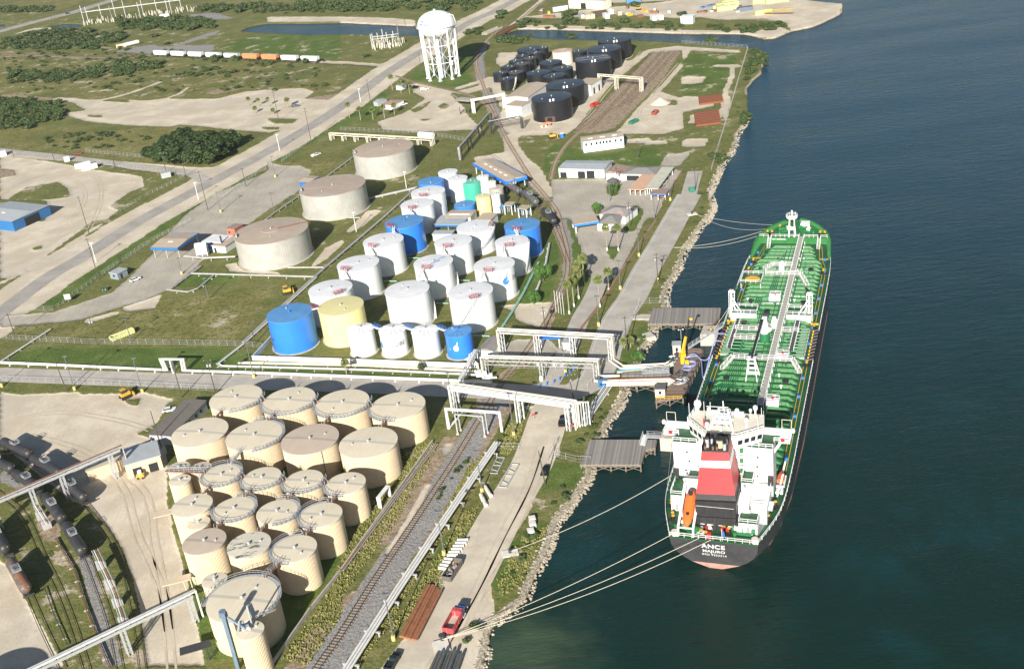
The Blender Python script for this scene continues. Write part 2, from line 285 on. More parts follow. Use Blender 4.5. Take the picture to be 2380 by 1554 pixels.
hole=zone(line('T1',[50,1388,180,1310,400,1268,470,1310,490,1375,330,1392]),line('T1',[1850,825,2080,830,2040,862,1910,864]),line('T1',[1810,885,1960,888,1940,906,1840,902]),line('T2',[670,748,710,716,760,738,720,765]),line('T1',[0,1178,110,1188,120,1225,0,1238]),line('T1',[760,1440,900,1340,1010,1300,1000,1250,1130,1260,1060,1360,840,1470]),line('T2',[480,770,640,700,600,740,520,790]),line('T1',[590,800,720,805,720,822,620,818]),line('D',[1330,370,1420,300,1450,420,1340,500]),line('B',[220,180,300,165,290,195,240,200]),line('T2',[2180,690,2340,700,2340,735,2220,730]),line('B',[540,1180,1000,1180,980,1195,560,1200]),line('B',[850,1240,980,1230,960,1290,900,1270]),line('T2',[550,830,640,830,600,845,555,842]))
sand&=~hole
grav&=~wet;sand&=~wet
dsh=np.minimum(seg_dist(X,Y,BANK_S),seg_dist(X,Y,SHORE))
bank=(dsh<2.2)
gm=bpy.data.meshes.new('ground')
idx=np.arange(nr*nc).reshape(nr,nc)
quads=np.stack([idx[:-1,:-1],idx[:-1,1:],idx[1:,1:],idx[1:,:-1]],-1).reshape(-1,4)
gm.vertices.add(nr*nc);gm.vertices.foreach_set('co',np.stack([X,Y,Z],1).ravel())
gm.loops.add(quads.size);gm.loops.foreach_set('vertex_index',quads.ravel().astype(np.int32))
gm.polygons.add(len(quads));gm.polygons.foreach_set('loop_start',np.arange(0,quads.size,4,dtype=np.int32));gm.polygons.foreach_set('loop_total',np.full(len(quads),4,dtype=np.int32))
gm.update(calc_edges=True)
def cattr(name,a,b,c,d):
 at=gm.attributes.new(name,'FLOAT_COLOR','POINT');at.data.foreach_set('color',np.stack([a,b,c,d],1).astype(np.float32).ravel())
cattr('za',sm(sand&~conc&~green_isl,1),sm(lush,3),sm(conc&~green_isl,1),sm(grav,2))
cattr('zb',sm(brown,3),sm(dry,4),sm(sparse|hole,3),sm(bank,1))
ground=bpy.data.objects.new('ground',gm);COL.objects.link(ground);tag(ground,kind='structure')
m,t,b,N,Lk=nodes('ground_cover');p=pos(t)
def attr(nm):
 a=N('ShaderNodeAttribute');a.attribute_name=nm;s=N('ShaderNodeSeparateColor');Lk(a.outputs['Color'],s.inputs[0]);return s.outputs[0],s.outputs[1],s.outputs[2],a.outputs['Alpha']
sa,lu,co,gr=attr('za');br,dr,sp,bk=attr('zb')
nL=noise(t,p,.012,4);nM=noise(t,p,.07,4,.6);nS=noise(t,p,.45,4,.65);nF=noise(t,p,2.2,2,.6)
mow=noise(t,mapv(t,p,(.06,.9,1),(0,0,RAD(-19))),1.0,2)
g1=mixc(t,ramp(t,nM,.35,.65),(.125,.150,.036),(.190,.200,.062))
g1=mixc(t,mth(t,'MULTIPLY',ramp(t,nS,.42,.62),.6),g1,(.245,.225,.10))
g1=mixc(t,mth(t,'MULTIPLY',ramp(t,mow,.5,.6),.18),g1,(.060,.095,.018))
g2=mixc(t,ramp(t,nM,.38,.62),(.085,.145,.028),(.135,.19,.045))
g2=mixc(t,mth(t,'MULTIPLY',ramp(t,nS,.5,.66),.5),g2,(.17,.195,.06))
g3=mixc(t,ramp(t,nM,.36,.64),(.205,.195,.062),(.29,.262,.105))
g3=mixc(t,mth(t,'MULTIPLY',ramp(t,nS,.46,.62),.7),g3,(.085,.11,.028))
g3=mixc(t,mth(t,'MULTIPLY',ramp(t,nL,.45,.6),.45),g3,(.07,.115,.028))
soil=mixc(t,ramp(t,nS,.35,.65),(.44,.37,.27),(.58,.51,.40))
e=lambda mask,k=.7,n=nS,lo=.42,hi=.56:ramp(t,mth(t,'ADD',mask,mth(t,'MULTIPLY',mth(t,'SUBTRACT',n,.5),k)),lo,hi)
c=mixc(t,e(dr,.9,nM),g1,g3)
c=mixc(t,e(lu,.9,nM),c,g2)
pat=ramp(t,mth(t,'ADD',mth(t,'MULTIPLY',nM,.55),mth(t,'MULTIPLY',noise(t,p,.2,5,.7),.45)),.548,.60)
c=mixc(t,mth(t,'MULTIPLY',pat,mth(t,'ADD',mth(t,'MULTIPLY',sp,.85),.12,clamp=True)),c,soil)
brc=mixc(t,ramp(t,nS,.4,.6),(.30,.22,.15),(.42,.34,.25))
c=mixc(t,e(br,1.1),c,brc)
grc=mixc(t,ramp(t,noise(t,p,3.0,3,.8),.35,.65),(.22,.215,.21),(.42,.41,.40))
grc=mixc(t,mth(t,'MULTIPLY',ramp(t,nS,.5,.7),.6),grc,(.38,.33,.27))
c=mixc(t,e(gr,1.7,nS,.44,.54),c,grc)
trk=noise(t,mapv(t,p,(1.2,.05,1),(0,0,RAD(19))),1.0,3)
sdc=mixc(t,ramp(t,nM,.35,.65),(.55,.475,.36),(.68,.61,.49))
sdc=mixc(t,mth(t,'MULTIPLY',ramp(t,nS,.55,.75),.5),sdc,(.44,.37,.28))
sdc=mixc(t,mth(t,'MULTIPLY',ramp(t,trk,.5,.64),.12),sdc,(.42,.36,.285))
sdc=mixc(t,mth(t,'MULTIPLY',ramp(t,noise(t,p,.03,5,.7),.46,.6),.6),sdc,(.50,.45,.37))
c=mixc(t,e(sa,.8,nS),c,sdc)
cnc=mixc(t,ramp(t,nM,.35,.65),(.40,.365,.305),(.49,.455,.385))
cnc=mixc(t,mth(t,'MULTIPLY',ramp(t,nS,.52,.7),.35),cnc,(.33,.30,.25))
cnc=mixc(t,mth(t,'MULTIPLY',ramp(t,trk,.52,.66),.3),cnc,(.31,.285,.245))
c=mixc(t,e(co,.35,nS),c,cnc)
c=mixc(t,e(bk,1.0,nS),c,mixc(t,ramp(t,noise(t,p,1.6,4,.7),.38,.6),(.22,.19,.14),(.56,.50,.39)))
c=mixc(t,mth(t,'MULTIPLY',ramp(t,nF,.45,.75),mth(t,'SUBTRACT',.22,mth(t,'MULTIPLY',sa,.17))),c,(.05,.055,.03),'MIX')
sx=N('ShaderNodeSeparateXYZ');Lk(p,sx.inputs[0])
c=mixc(t,ramp(t,sx.outputs[2],-.45,-.95),c,(.07,.065,.03))
c=mixc(t,mth(t,'MULTIPLY',ramp(t,noise(t,p,1.1,4,.85),.42,.62),mth(t,'SUBTRACT',.34,mth(t,'MULTIPLY',mth(t,'MAXIMUM',sa,co),.24))),c,(.035,.04,.018))
Lk(c,b.inputs['Base Color']);b.inputs['Roughness'].default_value=.95;b.inputs['Specular IOR Level'].default_value=.15
bn=N('ShaderNodeBump');bn.inputs['Strength'].default_value=.9;bn.inputs['Distance'].default_value=.35
grass_amt=mth(t,'SUBTRACT',1.0,mth(t,'MAXIMUM',mth(t,'MAXIMUM',sa,co),.1),clamp=True)
Lk(mth(t,'MULTIPLY',mth(t,'ADD',noise(t,p,1.1,4,.7),mth(t,'MULTIPLY',nM,2.0)),grass_amt),bn.inputs['Height']);Lk(bn.outputs[0],b.inputs['Normal'])
gm.materials.append(m)
# ---- water
m,t,b,N,Lk=nodes('water');p=pos(t)
dp=N('ShaderNodeSeparateXYZ');Lk(p,dp.inputs[0])
wn=noise(t,p,.02,4,.6)
near=ramp(t,mth(t,'ADD',dp.outputs[1],mth(t,'MULTIPLY',wn,60)),620,170)
wc=mixc(t,near,(.006,.044,.078),(.006,.025,.018))  # blue of the reflected sky painted into the base colour, stronger far off
wc=mixc(t,mth(t,'MULTIPLY',ramp(t,noise(t,p,.035,3),.5,.7),.5),wc,(.008,.044,.052))
plume=ramp(t,mth(t,'ADD',mth(t,'DISTANCE',0,0)if False else wn,0.0),.3,.9)
vd=N('ShaderNodeVectorMath');vd.operation='DISTANCE';Lk(p,vd.inputs[0]);vd.inputs[1].default_value=(P(1215,1520)[0],P(1215,1520)[1],-1)
pl=ramp(t,mth(t,'ADD',vd.outputs['Value'],mth(t,'MULTIPLY',noise(t,p,.12,4),22)),34,8)
wc=mixc(t,mth(t,'MULTIPLY',pl,.8),wc,(.065,.10,.055))
Lk(wc,b.inputs['Base Color']);Lk(mth(t,'ADD',.07,mth(t,'MULTIPLY',ramp(t,noise(t,mapv(t,p,(.4,1.4,1),(0,0,.5)),.02,4),.35,.7),.16)),b.inputs['Roughness']);b.inputs['IOR'].default_value=1.33;b.inputs['Specular IOR Level'].default_value=.3
wv=noise(t,mapv(t,p,(.8,2.3,1),(0,0,RAD(8))),.62,3,.6);wv2=noise(t,mapv(t,p,(.5,1.6,1),(0,0,RAD(-14))),.24,2)
wv3=noise(t,p,.03,2)
hh=mth(t,'MULTIPLY',mth(t,'ADD',wv,mth(t,'MULTIPLY',wv2,1.6)),mth(t,'ADD',.55,wv3))
bn=N('ShaderNodeBump');bn.inputs['Strength'].default_value=1.0;bn.inputs['Distance'].default_value=.2;Lk(hh,bn.inputs['Height']);Lk(bn.outputs[0],b.inputs['Normal'])
WATER=m
wb=MB();wb.poly([(-14000,-3000,-1.0),(20000,-3000,-1.0),(20000,19000,-1.0),(-14000,19000,-1.0)])
tag(wb.build('water',WATER,loc=(0,0,-1.0)),kind='structure')
# ---- roads
def strip(pl,w0,z=.05,w1=None,seg=4.0):
 """ribbon following a polyline, resampled and smoothed"""
 pts=[Vector((p_[0],p_[1],0))for p_ in pl];out=[]
 for i in range(len(pts)-1):
  p0=pts[max(i-1,0)];p1=pts[i];p2=pts[i+1];p3=pts[min(i+2,len(pts)-1)];k=max(1,int((p2-p1).length/seg))
  for j in range(k):
   u=j/k;out.append(.5*((2*p1)+(p2-p0)*u+(2*p0-5*p1+4*p2-p3)*u*u+(3*p1-p0-3*p2+p3)*u**3))
 out.append(pts[-1]);return out
def ribbon(mb,cl,a,bb,z,m=0):
 n=len(cl);vs=[]
 for i in range(n):
  d=(cl[min(i+1,n-1)]-cl[max(i-1,0)]).normalized();nn=Vector((-d.y,d.x,0))
  vs+=[tuple((cl[i]+nn*a)[:2])+(z,),tuple((cl[i]+nn*bb)[:2])+(z,)]
 mb.add(vs,[(2*i+1,2*i,2*i+2,2*i+3)if bb<a else(2*i,2*i+1,2*i+3,2*i+2)for i in range(n-1)],m)
def asphalt(name,col,edge=None):
 m,t,b,N,Lk=nodes(name);p=pos(t)
 n1=noise(t,p,.12,4,.6);n2=noise(t,p,.7,4,.65)
 c=mixc(t,ramp(t,n1,.35,.65),[x*.9 for x in col],[x*1.12 for x in col]);c=mixc(t,mth(t,'MULTIPLY',ramp(t,n2,.5,.7),.3),c,[x*.72 for x in col])
 ck=N('ShaderNodeTexVoronoi');ck.feature='DISTANCE_TO_EDGE';ck.inputs['Scale'].default_value=.16;Lk(p,ck.inputs['Vector'])
 c=mixc(t,mth(t,'MULTIPLY',ramp(t,ck.outputs['Distance'],.012,.0),.35),c,[x*.5 for x in col])
 Lk(c,b.inputs['Base Color']);b.inputs['Roughness'].default_value=.9;b.inputs['Specular IOR Level'].default_value=.25;return m
ASPH=asphalt('worn_asphalt',(.355,.335,.305));ASPH2=asphalt('pale_asphalt',(.42,.395,.355));PALE=asphalt('graded_caliche',(.56,.50,.40))
WHITEP=M('road_white',(.62,.62,.60),.8,var=.2,sc=2);YELP=M('road_yellow',(.55,.42,.13),.8,var=.2,sc=2)
def road(name,cl,half,mat,lines=(),kind='structure',z=.05):
 cl=strip(cl,half);mb=MB();ribbon(mb,cl,half,-half,z);r_=mb.build(name,mat);tag(r_,kind=kind)
 for(off,wd,mt,dash)in lines:
  lb=MB()
  if dash:
   for i in range(0,len(cl)-2,4):ribbon(lb,cl[i:i+2],off+wd/2,off-wd/2,z+.008)
  else:ribbon(lb,cl,off+wd/2,off-wd/2,z+.008)
  tag(lb.build('road_marking',mt),kind=kind)
 return cl
road('main_road',MAINROAD,4.6,ASPH,[(0,.14,YELP,True)])
road('side_road',line('F',[-60,340,0,350,150,366,300,384,430,400,478,420]),3.6,ASPH2)
road('highway',line('F',[-80,95,0,73,90,49,167,30,225,12,277,-3,360,-28]),9.0,ASPH,[(-4,.2,WHITEP,False),(4,.2,WHITEP,False)])
DOCKRD=line('F',[-60,868,0,870,250,879,500,886,792,893,1072,905,1230,913,1330,911,1372,890,1396,850,1412,800,1436,740,1470,690,1500,630,1540,562,1580,490,1602,452])
road('terminal_road',DOCKRD[:7],5.0,ASPH2)
dk=road('dock_road',DOCKRD[6:],5.4,ASPH2,[(-.15,.16,YELP,False),(4.3,.16,WHITEP,False)],z=.062)
road('quay_path',line('F',[1600,456,1608,425,1616,398]),3.4,ASPH2,z=.05)
road('entry_lane',line('F',[1398,640,1378,690,1352,735,1335,775,1310,830,1284,880,1268,905]),3.3,ASPH2,z=.054)
road('haul_road',line('F',[1300,915,1278,960,1262,1010,1235,1080,1200,1140,1158,1210,1120,1280,1085,1330,1050,1390,1020,1450,990,1520,960,1590]),6.0,PALE,z=.04)
TRM=asphalt('tyre_rut',(.525,.455,.35))
for cc,pts in(('C',[0,60,300,60,700,150,1000,330,1080,700,1150,1100,1200,1600]),('C',[200,-60,600,60,850,300,960,640,1120,1000,1180,1300]),('D',[1390,20,1300,300,1120,640,960,980,780,1300,600,1600]),('D',[1440,20,1330,330,1170,660,1000,1000,840,1300,700,1600]),('B',[0,330,200,260,420,110,600,30,760,-20]),('T1',[0,1370,160,1270,380,1215,560,1290,590,1400,480,1547]),('T1',[560,830,900,760,1300,770,1700,740,2200,760]),('T1',[640,790,1100,820,1500,840,1900,790,2200,790]),('T2',[350,850,600,800,800,700,700,640,560,610]),('T2',[1230,900,1500,900,1700,830,1850,640,2100,360]),('T2',[2200,900,2080,800,2150,690,2360,440]),('B',[0,1400,400,1330,800,1380,1050,1450]),('T1',[640,1180,700,1300,690,1450,620,1600])):
 cl_=strip(line(cc,pts),1);mb=MB();[ribbon(mb,cl_,o_+.28,o_-.28,.03 if 'D'!=cc else .046)for o_ in(.95,-.95)];tag(mb.build('tyre_track',TRM),kind='structure')
road('yard_road',line('F',[1272,0-10,1232,25,1190,60]),2.5,PALE)
# ==== STORAGE TANKS
def tankmat(name,col,var=.06,rough=.5,streak=None,spot=None,rings=0.0):
 if name in _mc:return _mc[name]
 m,t,b,N,Lk=nodes(name);p=pos(t)
 f=noise(t,p,.25,3)
 c=mixc(t,ramp(t,f,.3,.7),[x*(1-var)for x in col],[x*(1+var)for x in col])
 sn=noise(t,mapv(t,p,(1.5,1.5,.05)),1.2,4,.6)
 if streak:c=mixc(t,mth(t,'MULTIPLY',ramp(t,sn,.5,.75),streak[3]),c,streak[:3])
 if spot:c=mixc(t,mth(t,'MULTIPLY',ramp(t,noise(t,p,1.1,5,.7),.6,.68),spot[3]),c,spot[:3])
 if rings:
  sx=N('ShaderNodeSeparateXYZ');Lk(p,sx.inputs[0]);fr=mth(t,'FRACT',mth(t,'MULTIPLY',sx.outputs[2],1/2.42))
  c=mixc(t,mth(t,'MULTIPLY',ramp(t,fr,.04,.0),rings),c,[x*.6 for x in col])
 Lk(c,b.inputs['Base Color']);b.inputs['Roughness'].default_value=rough;_mc[name]=m;return m
def roofmat(name,col,col2,ang=None,per=1.0,radial=0,dirt=None,band=None,rough=.6):
 """ang: panel seams run across this direction every per metres; radial: number of seams"""
 if name in _mc:return _mc[name]
 m,t,b,N,Lk=nodes(name);p=pos(t);tc=N('ShaderNodeTexCoord').outputs['Object']
 f=mth(t,'ADD',mth(t,'MULTIPLY',noise(t,p,.25,4,.6),.7),mth(t,'MULTIPLY',noise(t,p,1.6,3),.3))
 c=mixc(t,ramp(t,f,.36,.64),col,col2)
 sx=N('ShaderNodeSeparateXYZ');Lk(tc,sx.inputs[0])
 if ang is not None:
  a=mth(t,'ADD',mth(t,'MULTIPLY',sx.outputs[0],cos(ang)),mth(t,'MULTIPLY',sx.outputs[1],sin(ang)))
  q=mth(t,'ADD',mth(t,'MULTIPLY',sx.outputs[0],-sin(ang)),mth(t,'MULTIPLY',sx.outputs[1],cos(ang)))
  fr=mth(t,'FRACT',mth(t,'MULTIPLY',mth(t,'ADD',a,100),1/per))
  c=mixc(t,mth(t,'MULTIPLY',ramp(t,fr,.16,.0),.45),c,[x*.62 for x in col])
  row=mth(t,'FLOOR',mth(t,'MULTIPLY',mth(t,'ADD',a,100),1/per))
  wn=N('ShaderNodeTexWhiteNoise');wn.noise_dimensions='1D';Lk(row,wn.inputs['W'])
  c=mixc(t,mth(t,'MULTIPLY',wn.outputs['Value'],.22),c,[x*.8 for x in col])
  if band:c=mixc(t,ramp(t,mth(t,'ABSOLUTE',q),.55,.45),c,band)
 if radial:
  an=mth(t,'ARCTAN2',sx.outputs[1],sx.outputs[0]);fr=mth(t,'FRACT',mth(t,'MULTIPLY',mth(t,'ADD',an,7),radial/(2*pi)))
  c=mixc(t,mth(t,'MULTIPLY',ramp(t,fr,.12,.0),.6),c,[x*.55 for x in col])
 if dirt:
  dn=noise(t,mapv(t,p,(.5,1.6,1),(0,0,RAD(14))),dirt[4],5,.62)
  c=mixc(t,mth(t,'MULTIPLY',ramp(t,dn,dirt[5],dirt[5]+.07),dirt[3]),c,dirt[:3])
 Lk(c,b.inputs['Base Color']);b.inputs['Roughness'].default_value=rough;_mc[name]=m;return m
BEIGE=tankmat('beige_shell',(.66,.545,.375),.05,.6,(.56,.45,.30,.35))
RB1=roofmat('cream_roof',(.68,.605,.46),(.73,.655,.505),RAD(-19),.75,dirt=(.56,.49,.37,.18,.35,.56),band=(.50,.47,.39))
RB2=roofmat('pinkish_roof',(.52,.43,.34),(.57,.475,.38),RAD(-19),.75,band=(.40,.34,.29))
RB3=roofmat('blackened_roof',(.60,.56,.45),(.68,.64,.52),RAD(-19),.75,dirt=(.06,.058,.055,.9,.55,.55),band=(.55,.52,.45))
RAD_DIR=RAD(71)
GALV=M('galvanised_steel',(.50,.52,.53),.45,.3,.12,1.5)
RUSTY=M('rusty_steel',(.22,.10,.06),.85,0,.3,1.5,spot=(.35,.2,.12,.6))
DKST=M('dark_steel',(.05,.05,.055),.6,0,.2,1)
WHT=tankmat('white_shell',(.78,.80,.81),.03,.35,(.66,.65,.60,.12),None,.12)
WHR=roofmat('white_roof',(.66,.68,.70),(.74,.75,.76),dirt=(.50,.49,.46,.3,.4,.58))
WHP=M('white_paint',(.80,.81,.80),.45,0,.04,1)
BLU=tankmat('blue_shell',(.035,.21,.72),.05,.3,(.03,.16,.60,.35))
BLR=roofmat('blue_roof',(.085,.25,.52),(.11,.29,.56))
YEL=tankmat('yellow_shell',(.86,.76,.32),.03,.4,(.76,.66,.25,.25))
YER=roofmat('yellow_roof',(.66,.61,.30),(.70,.64,.33))
GRN=tankmat('green_shell',(.06,.42,.30),.04,.4);GRR=roofmat('green_roof',(.12,.42,.30),(.15,.45,.33))
REDR=M('red_railing',(.42,.045,.05),.5,0,.2,2)
CONC=M('concrete',(.46,.43,.37),.9,0,.15,.6,spot=(.33,.31,.27,.5))
GRYS=tankmat('grey_cladding',(.45,.445,.41),.08,.42,(.62,.60,.54,.30));GRYS.node_tree.nodes['Principled BSDF'].inputs['Metallic'].default_value=.15
TAN1=roofmat('tan_radial_roof',(.42,.34,.265),(.47,.39,.305),radial=70)
TAN2=roofmat('tan_seam_roof',(.40,.32,.26),(.46,.375,.305),RAD(83),1.4,dirt=(.47,.43,.36,.7,.09,.56))
BLK=tankmat('black_shell',(.012,.014,.018),.2,.38,(.035,.032,.030,.35));BLKR=roofmat('black_roof',(.016,.02,.028),(.026,.032,.042),dirt=(.22,.21,.19,.6,.16,.66),rough=.32)
BLKR2=roofmat('dull_black_roof',(.07,.07,.068),(.09,.09,.085),rough=.6)
RUSTW=tankmat('rust_stained_white',(.68,.64,.55),.05,.6,(.42,.30,.18,.4),(.35,.16,.08,.7));RUSTR=roofmat('rusted_white_roof',(.55,.40,.30),(.62,.48,.38),dirt=(.32,.13,.07,.9,.5,.54))
TK=dict(b1=(-86.8,308.0,8.05,10.0),b2=(-69.6,302.0,8.0,10.0),b3=(-52.8,296.1,8.0,10.0),b4=(-35.9,290.0,8.05,10.0),b5=(-94.3,289.1,8.2,10.0),b6=(-77.4,283.2,8.1,10.0),b7=(-60.5,277.1,8.15,10.0),b8=(-43.5,271.2,8.15,10.0),b10=(-83.4,263.8,5.0,10.0),b11=(-71.7,259.7,5.15,10.0),b12=(-59.9,255.6,5.15,10.0),b13=(-48.3,251.6,5.2,10.0),b14=(-88.8,250.5,5.25,10.0),b15=(-77.0,246.4,5.2,10.0),b16=(-65.3,242.5,5.2,10.0),b17=(-53.5,238.5,5.25,10.0),b18=(-86.3,244.3,2.93,8.5),b19=(-82.3,233.4,5.34,10.0),b20=(-70.5,229.5,5.31,10.0),b21=(-58.7,225.5,5.3,10.0),b22=(-76.9,217.6,2.93,9.5),b23=(-68.8,208.6,8.1,10.0),b24=(-64.7,195.8,2.96,11.2),b9c=(-95.3,265.0,2.90,9.2),b9a=(-97.5,273.0,3.1,8.5),b9b=(-91.0,271.3,3.0,8.5),wa=(-76.4,362.0,7.96,12.4),wb=(-58.4,362.9,8.0,12.3),wc=(-51.2,349.5,4.55,8.7),wd=(-40.1,346.0,4.55,8.6),we=(-28.9,342.2,4.55,8.6),wf=(-17.7,338.4,4.55,8.5),wg=(-63.6,379.9,8.0,12.2),wh=(-54.9,401.2,8.01,12.2),wi=(-46.2,422.2,8.04,12.3),wj=(-38.5,442.2,7.97,11.9),wk=(-33.6,463.0,7.11,11.7),wl=(-29.0,477.6,7.51,11.7),wm=(-35.1,369.6,7.93,12.4),wn=(-12.5,361.0,7.84,12.5),wo=(-25.9,393.0,7.36,12.2),wp=(-3.3,383.9,7.55,11.9),wq=(-18.3,413.0,7.34,11.8),wr=(-9.4,431.5,7.56,9.8),ws=(4.3,404.1,6.39,12.2),wt=(9.4,421.4,7.12,11.9),wz=(-5.1,471.9,3.18,8.5),wx=(-9.8,492.0,4.28,9.3),wy=(-13.6,476.0,4.68,4.4),wab=(1.1,486.5,3.33,6.8),g1=(-52.9,555.7,15.34,11.5),g2=(-74.1,504.3,15.40,11.6),g3=(-95.5,452.5,15.61,11.6),k1=(38.0,614.4,11.11,11.5),k2=(48.0,640.2,11.09,11.3),k3=(70.4,692.5,10.96,11.7),k4=(80.3,716.4,10.86,11.7),k5=(90.3,740.5,10.83,11.4),k6=(16.9,690.4,4.62,6.7),k7=(23.0,705.8,4.67,6.5),k8=(13.4,714.5,4.80,5.2),k9=(19.0,727.8,4.66,5.3),k10=(28.0,719.5,4.69,8.2),k11=(24.9,741.9,4.70,5.3),k12=(33.8,735.6,3.97,7.5),k13=(30.5,755.0,4.76,5.3),k14=(39.1,748.3,3.99,7.5),k15=(44.3,761.4,3.84,7.3),k17=(46.1,717.5,7.26,7.1),k18=(36.4,694.3,7.43,7.1),k19=(45.1,681.2,6.75,7.1),k20=(51.5,697.1,6.59,7.1),kw=(55.8,741.1,6.61,8.3),wu=(-28.1,495.3,5.81,10.7),wv=(-20.2,505.9,4.48,10.7),ww=(-15.7,494.5,4.44,10.7),waa=(0.5,472.7,1.95,8.2),wac=(-0.8,489.0,2.18,8.8),wad=(-4.3,494.0,2.69,10.2),k16=(36.6,768.7,9.21,6.1),k21=(66.7,742.9,5.35,6.1))
def make_tank(key,label,group,shell,roof,ribs=0,cone=.035,pad=None,band=False,walk=None,hatch=True,name='storage_tank',ribr=0,rim=True,nvent=True):
 x,y,r,h=TK[key];t_=thing(name,(x,y,0),label,'tank',group)
 mb=MB()
 if ribs:
  n=ribs*4;vs=[]
  for z in(0.0,h):
   for i in range(n):
    rr=r if i%4 in(0,1)else r-(.085 if r<12 else .025)
    a=2*pi*(i+(.25 if i%4==0 else 0))/n;vs.append((rr*cos(a),rr*sin(a),z))
  mb.add(vs,[(i,(i+1)%n,(i+1)%n+n,i+n)for i in range(n)])
 else:mb.cyl(0,0,0,h,r,96,cap=False)
 sh=mb.build('shell',shell,t_,local=True,smooth=not ribs)
 mb=MB();hc=r*cone;mb.lathe(0,0,[(r+.12,h-.12),(r+.12,h+.03),(r*.98,h+.05),(r*.5,h+.05+hc*.5),(.01,h+.05+hc)],96)
 if ribr:
  for i in range(ribr):
   a=2*pi*i/ribr+.1;mb.tube((.4*cos(a),.4*sin(a),h+.12+hc),(r*cos(a),r*sin(a),h+.14),.07,4)
 ro=mb.build('roof',roof,t_,local=True,smooth=True)
 if rim:
  mb=MB();mb.lathe(0,0,[(r+.02,h-.3),(r+.16,h-.3),(r+.16,h-.12),(r+.02,h-.12)],96);mb.build('rim_angle',shell if not ribs else GALV,t_,local=True)
 if nvent:
  mb=MB();mb.cyl(0,0,h+hc,h+hc+.55,.28,12);mb.cyl(0,0,h+hc+.5,h+hc+.75,.48,12,r2=.2)
  a=rnd.uniform(0,6.3);mb.build('vent',GALV if shell is not BLU else BLU,t_,local=True);mb=MB();mb.cyl(r*.55*cos(a),r*.55*sin(a),h+hc*.4,h+hc*.4+.5,.25,10);mb.build('roof_hatch',GALV,t_,local=True)
 if pad is not None:
  mb=MB();mb.cyl(0,0,-.05,.16,r+pad,72);mb.build('foundation_ring',CONC,t_,local=True)
 if walk:
  a0,a1=RAD(walk[0]),RAD(walk[1]);n=max(6,int((a1-a0)*r/1.0));mb=MB();mr=MB();o_=[]
  for i in range(n+1):
   a=a0+(a1-a0)*i/n;o_.append(((r+.95)*cos(a),(r+.95)*sin(a),h-.05))
  for i in range(n):
   a,bq=a0+(a1-a0)*i/n,a0+(a1-a0)*(i+1)/n
   mb.add([(q*cos(w_),q*sin(w_),h-z_)for z_ in(.05,.16)for q,w_ in((r+.1,a),(r+.98,a),(r+.98,bq),(r+.1,bq))],[(0,1,2,3),(7,6,5,4),(1,5,6,2),(0,3,7,4)])
   mb.tube((r*cos(a),r*sin(a),h-.9),o_[i],.04,4)
  mr.rail(o_,1.1,.05,1.9);mb.build('walkway',GALV,t_,local=True);mr.build('railing',GALV,t_,local=True)
 return t_
def bt(k,label,roof=RB1,walk=None,small=False):
 return make_tank(k,label,'ribbed beige tanks of the near farm',BEIGE,roof,ribs=int(TK[k][2]*17),cone=.03,walk=walk)
bt('b1','ribbed beige tank first from the left in the back row',walk=(-95,0))
bt('b2','ribbed beige tank second from the left in the back row of the near farm',walk=(-190,5))
bt('b3','ribbed beige tank third from the left in the back row of the near farm',walk=(-190,5))
bt('b4','ribbed beige tank at the right end of the back row beside the big pipe bridge',walk=(-195,-95))
bt('b5','big ribbed beige tank without a walkway at the left end of the second row',roof=RB1)
bt('b6','big ribbed beige tank in the second row with a walkway curling round its right side',walk=(-85,100))
bt('b7','big ribbed beige tank with a pinkish tan roof in the middle of the second row',roof=RB2)
bt('b8','big beige tank at the right end of the second row, dark line over its roof')
bt('b9a','small beige tank farthest back in the left corner cluster, under the rusty catwalk');bt('b9b','small beige tank second from the left under the rusty catwalk');bt('b9c','small slim beige tank just in front of the rusty catwalk')
bt('b10','medium beige tank ringed all round by a walkway, left in the third row',walk=(-180,178))
bt('b11','medium beige tank second from the left in the third row',walk=(-200,5))
bt('b12','medium beige tank third from the left in the third row',walk=(-200,5))
bt('b13','medium beige tank at the right end of the third row beside the white pipe loop',walk=(-200,-95))
bt('b14','medium beige tank with a bare roof rim at the left end of the fourth row')
bt('b15','medium beige tank second in the fourth row with a walkway round its right half',walk=(-200,95))
bt('b16','medium beige tank third in the fourth row with a brown mark beside its roof vent',walk=(-95,100))
bt('b17','medium beige tank at the right end of the fourth row',walk=(80,260))
bt('b18','small beige tank tucked in front of the left tank of the fourth row')
bt('b19','medium beige tank with a pinkish tan roof at the left of the fifth row',roof=RB2)
bt('b20','medium beige tank whose roof is scorched with black streaks',roof=RB3)
bt('b21','medium beige tank at the right end of the fifth row, railing along its left rim',walk=(80,260))
bt('b22','small beige tank touching the back left of the largest near tank')
bt('b23','largest near beige tank with a ribbed roof and a railing round its far rim',walk=(-60,185))
bt('b24','tall slim beige silo at the bottom edge in front of the largest near tank')
def wt(k,label,shell=WHT,roof=WHR,pad=.55,grp='smooth painted tanks of the white farm',**kw):return make_tank(k,label,grp,shell,roof,pad=pad,**kw)
wt('wa','big bright blue tank at the near left corner of the white farm',BLU,BLR);wt('wb','big pale yellow tank beside the bright blue corner tank',YEL,YER)
for k,l,s_,r_ in(('wc','small white tank with a ribbed wheel roof, first of the four along the wall',WHT,WHR),('wd','small white tank lettered in grey and black beside the wall',WHT,WHR),('we','small plain white tank between the lettered tank and the small blue one',WHT,WHR),('wf','small bright blue tank with a white droplet, last of the four along the wall',BLU,BLR)):
 wt(k,l,s_,roofmat('wheel_'+('blue' if s_ is BLU else 'white'),(.085,.25,.52)if s_ is BLU else(.66,.68,.70),(.10,.28,.55)if s_ is BLU else(.74,.75,.76),radial=14),ribr=14,grp='small wheel roofed tanks along the white wall',cone=.12)
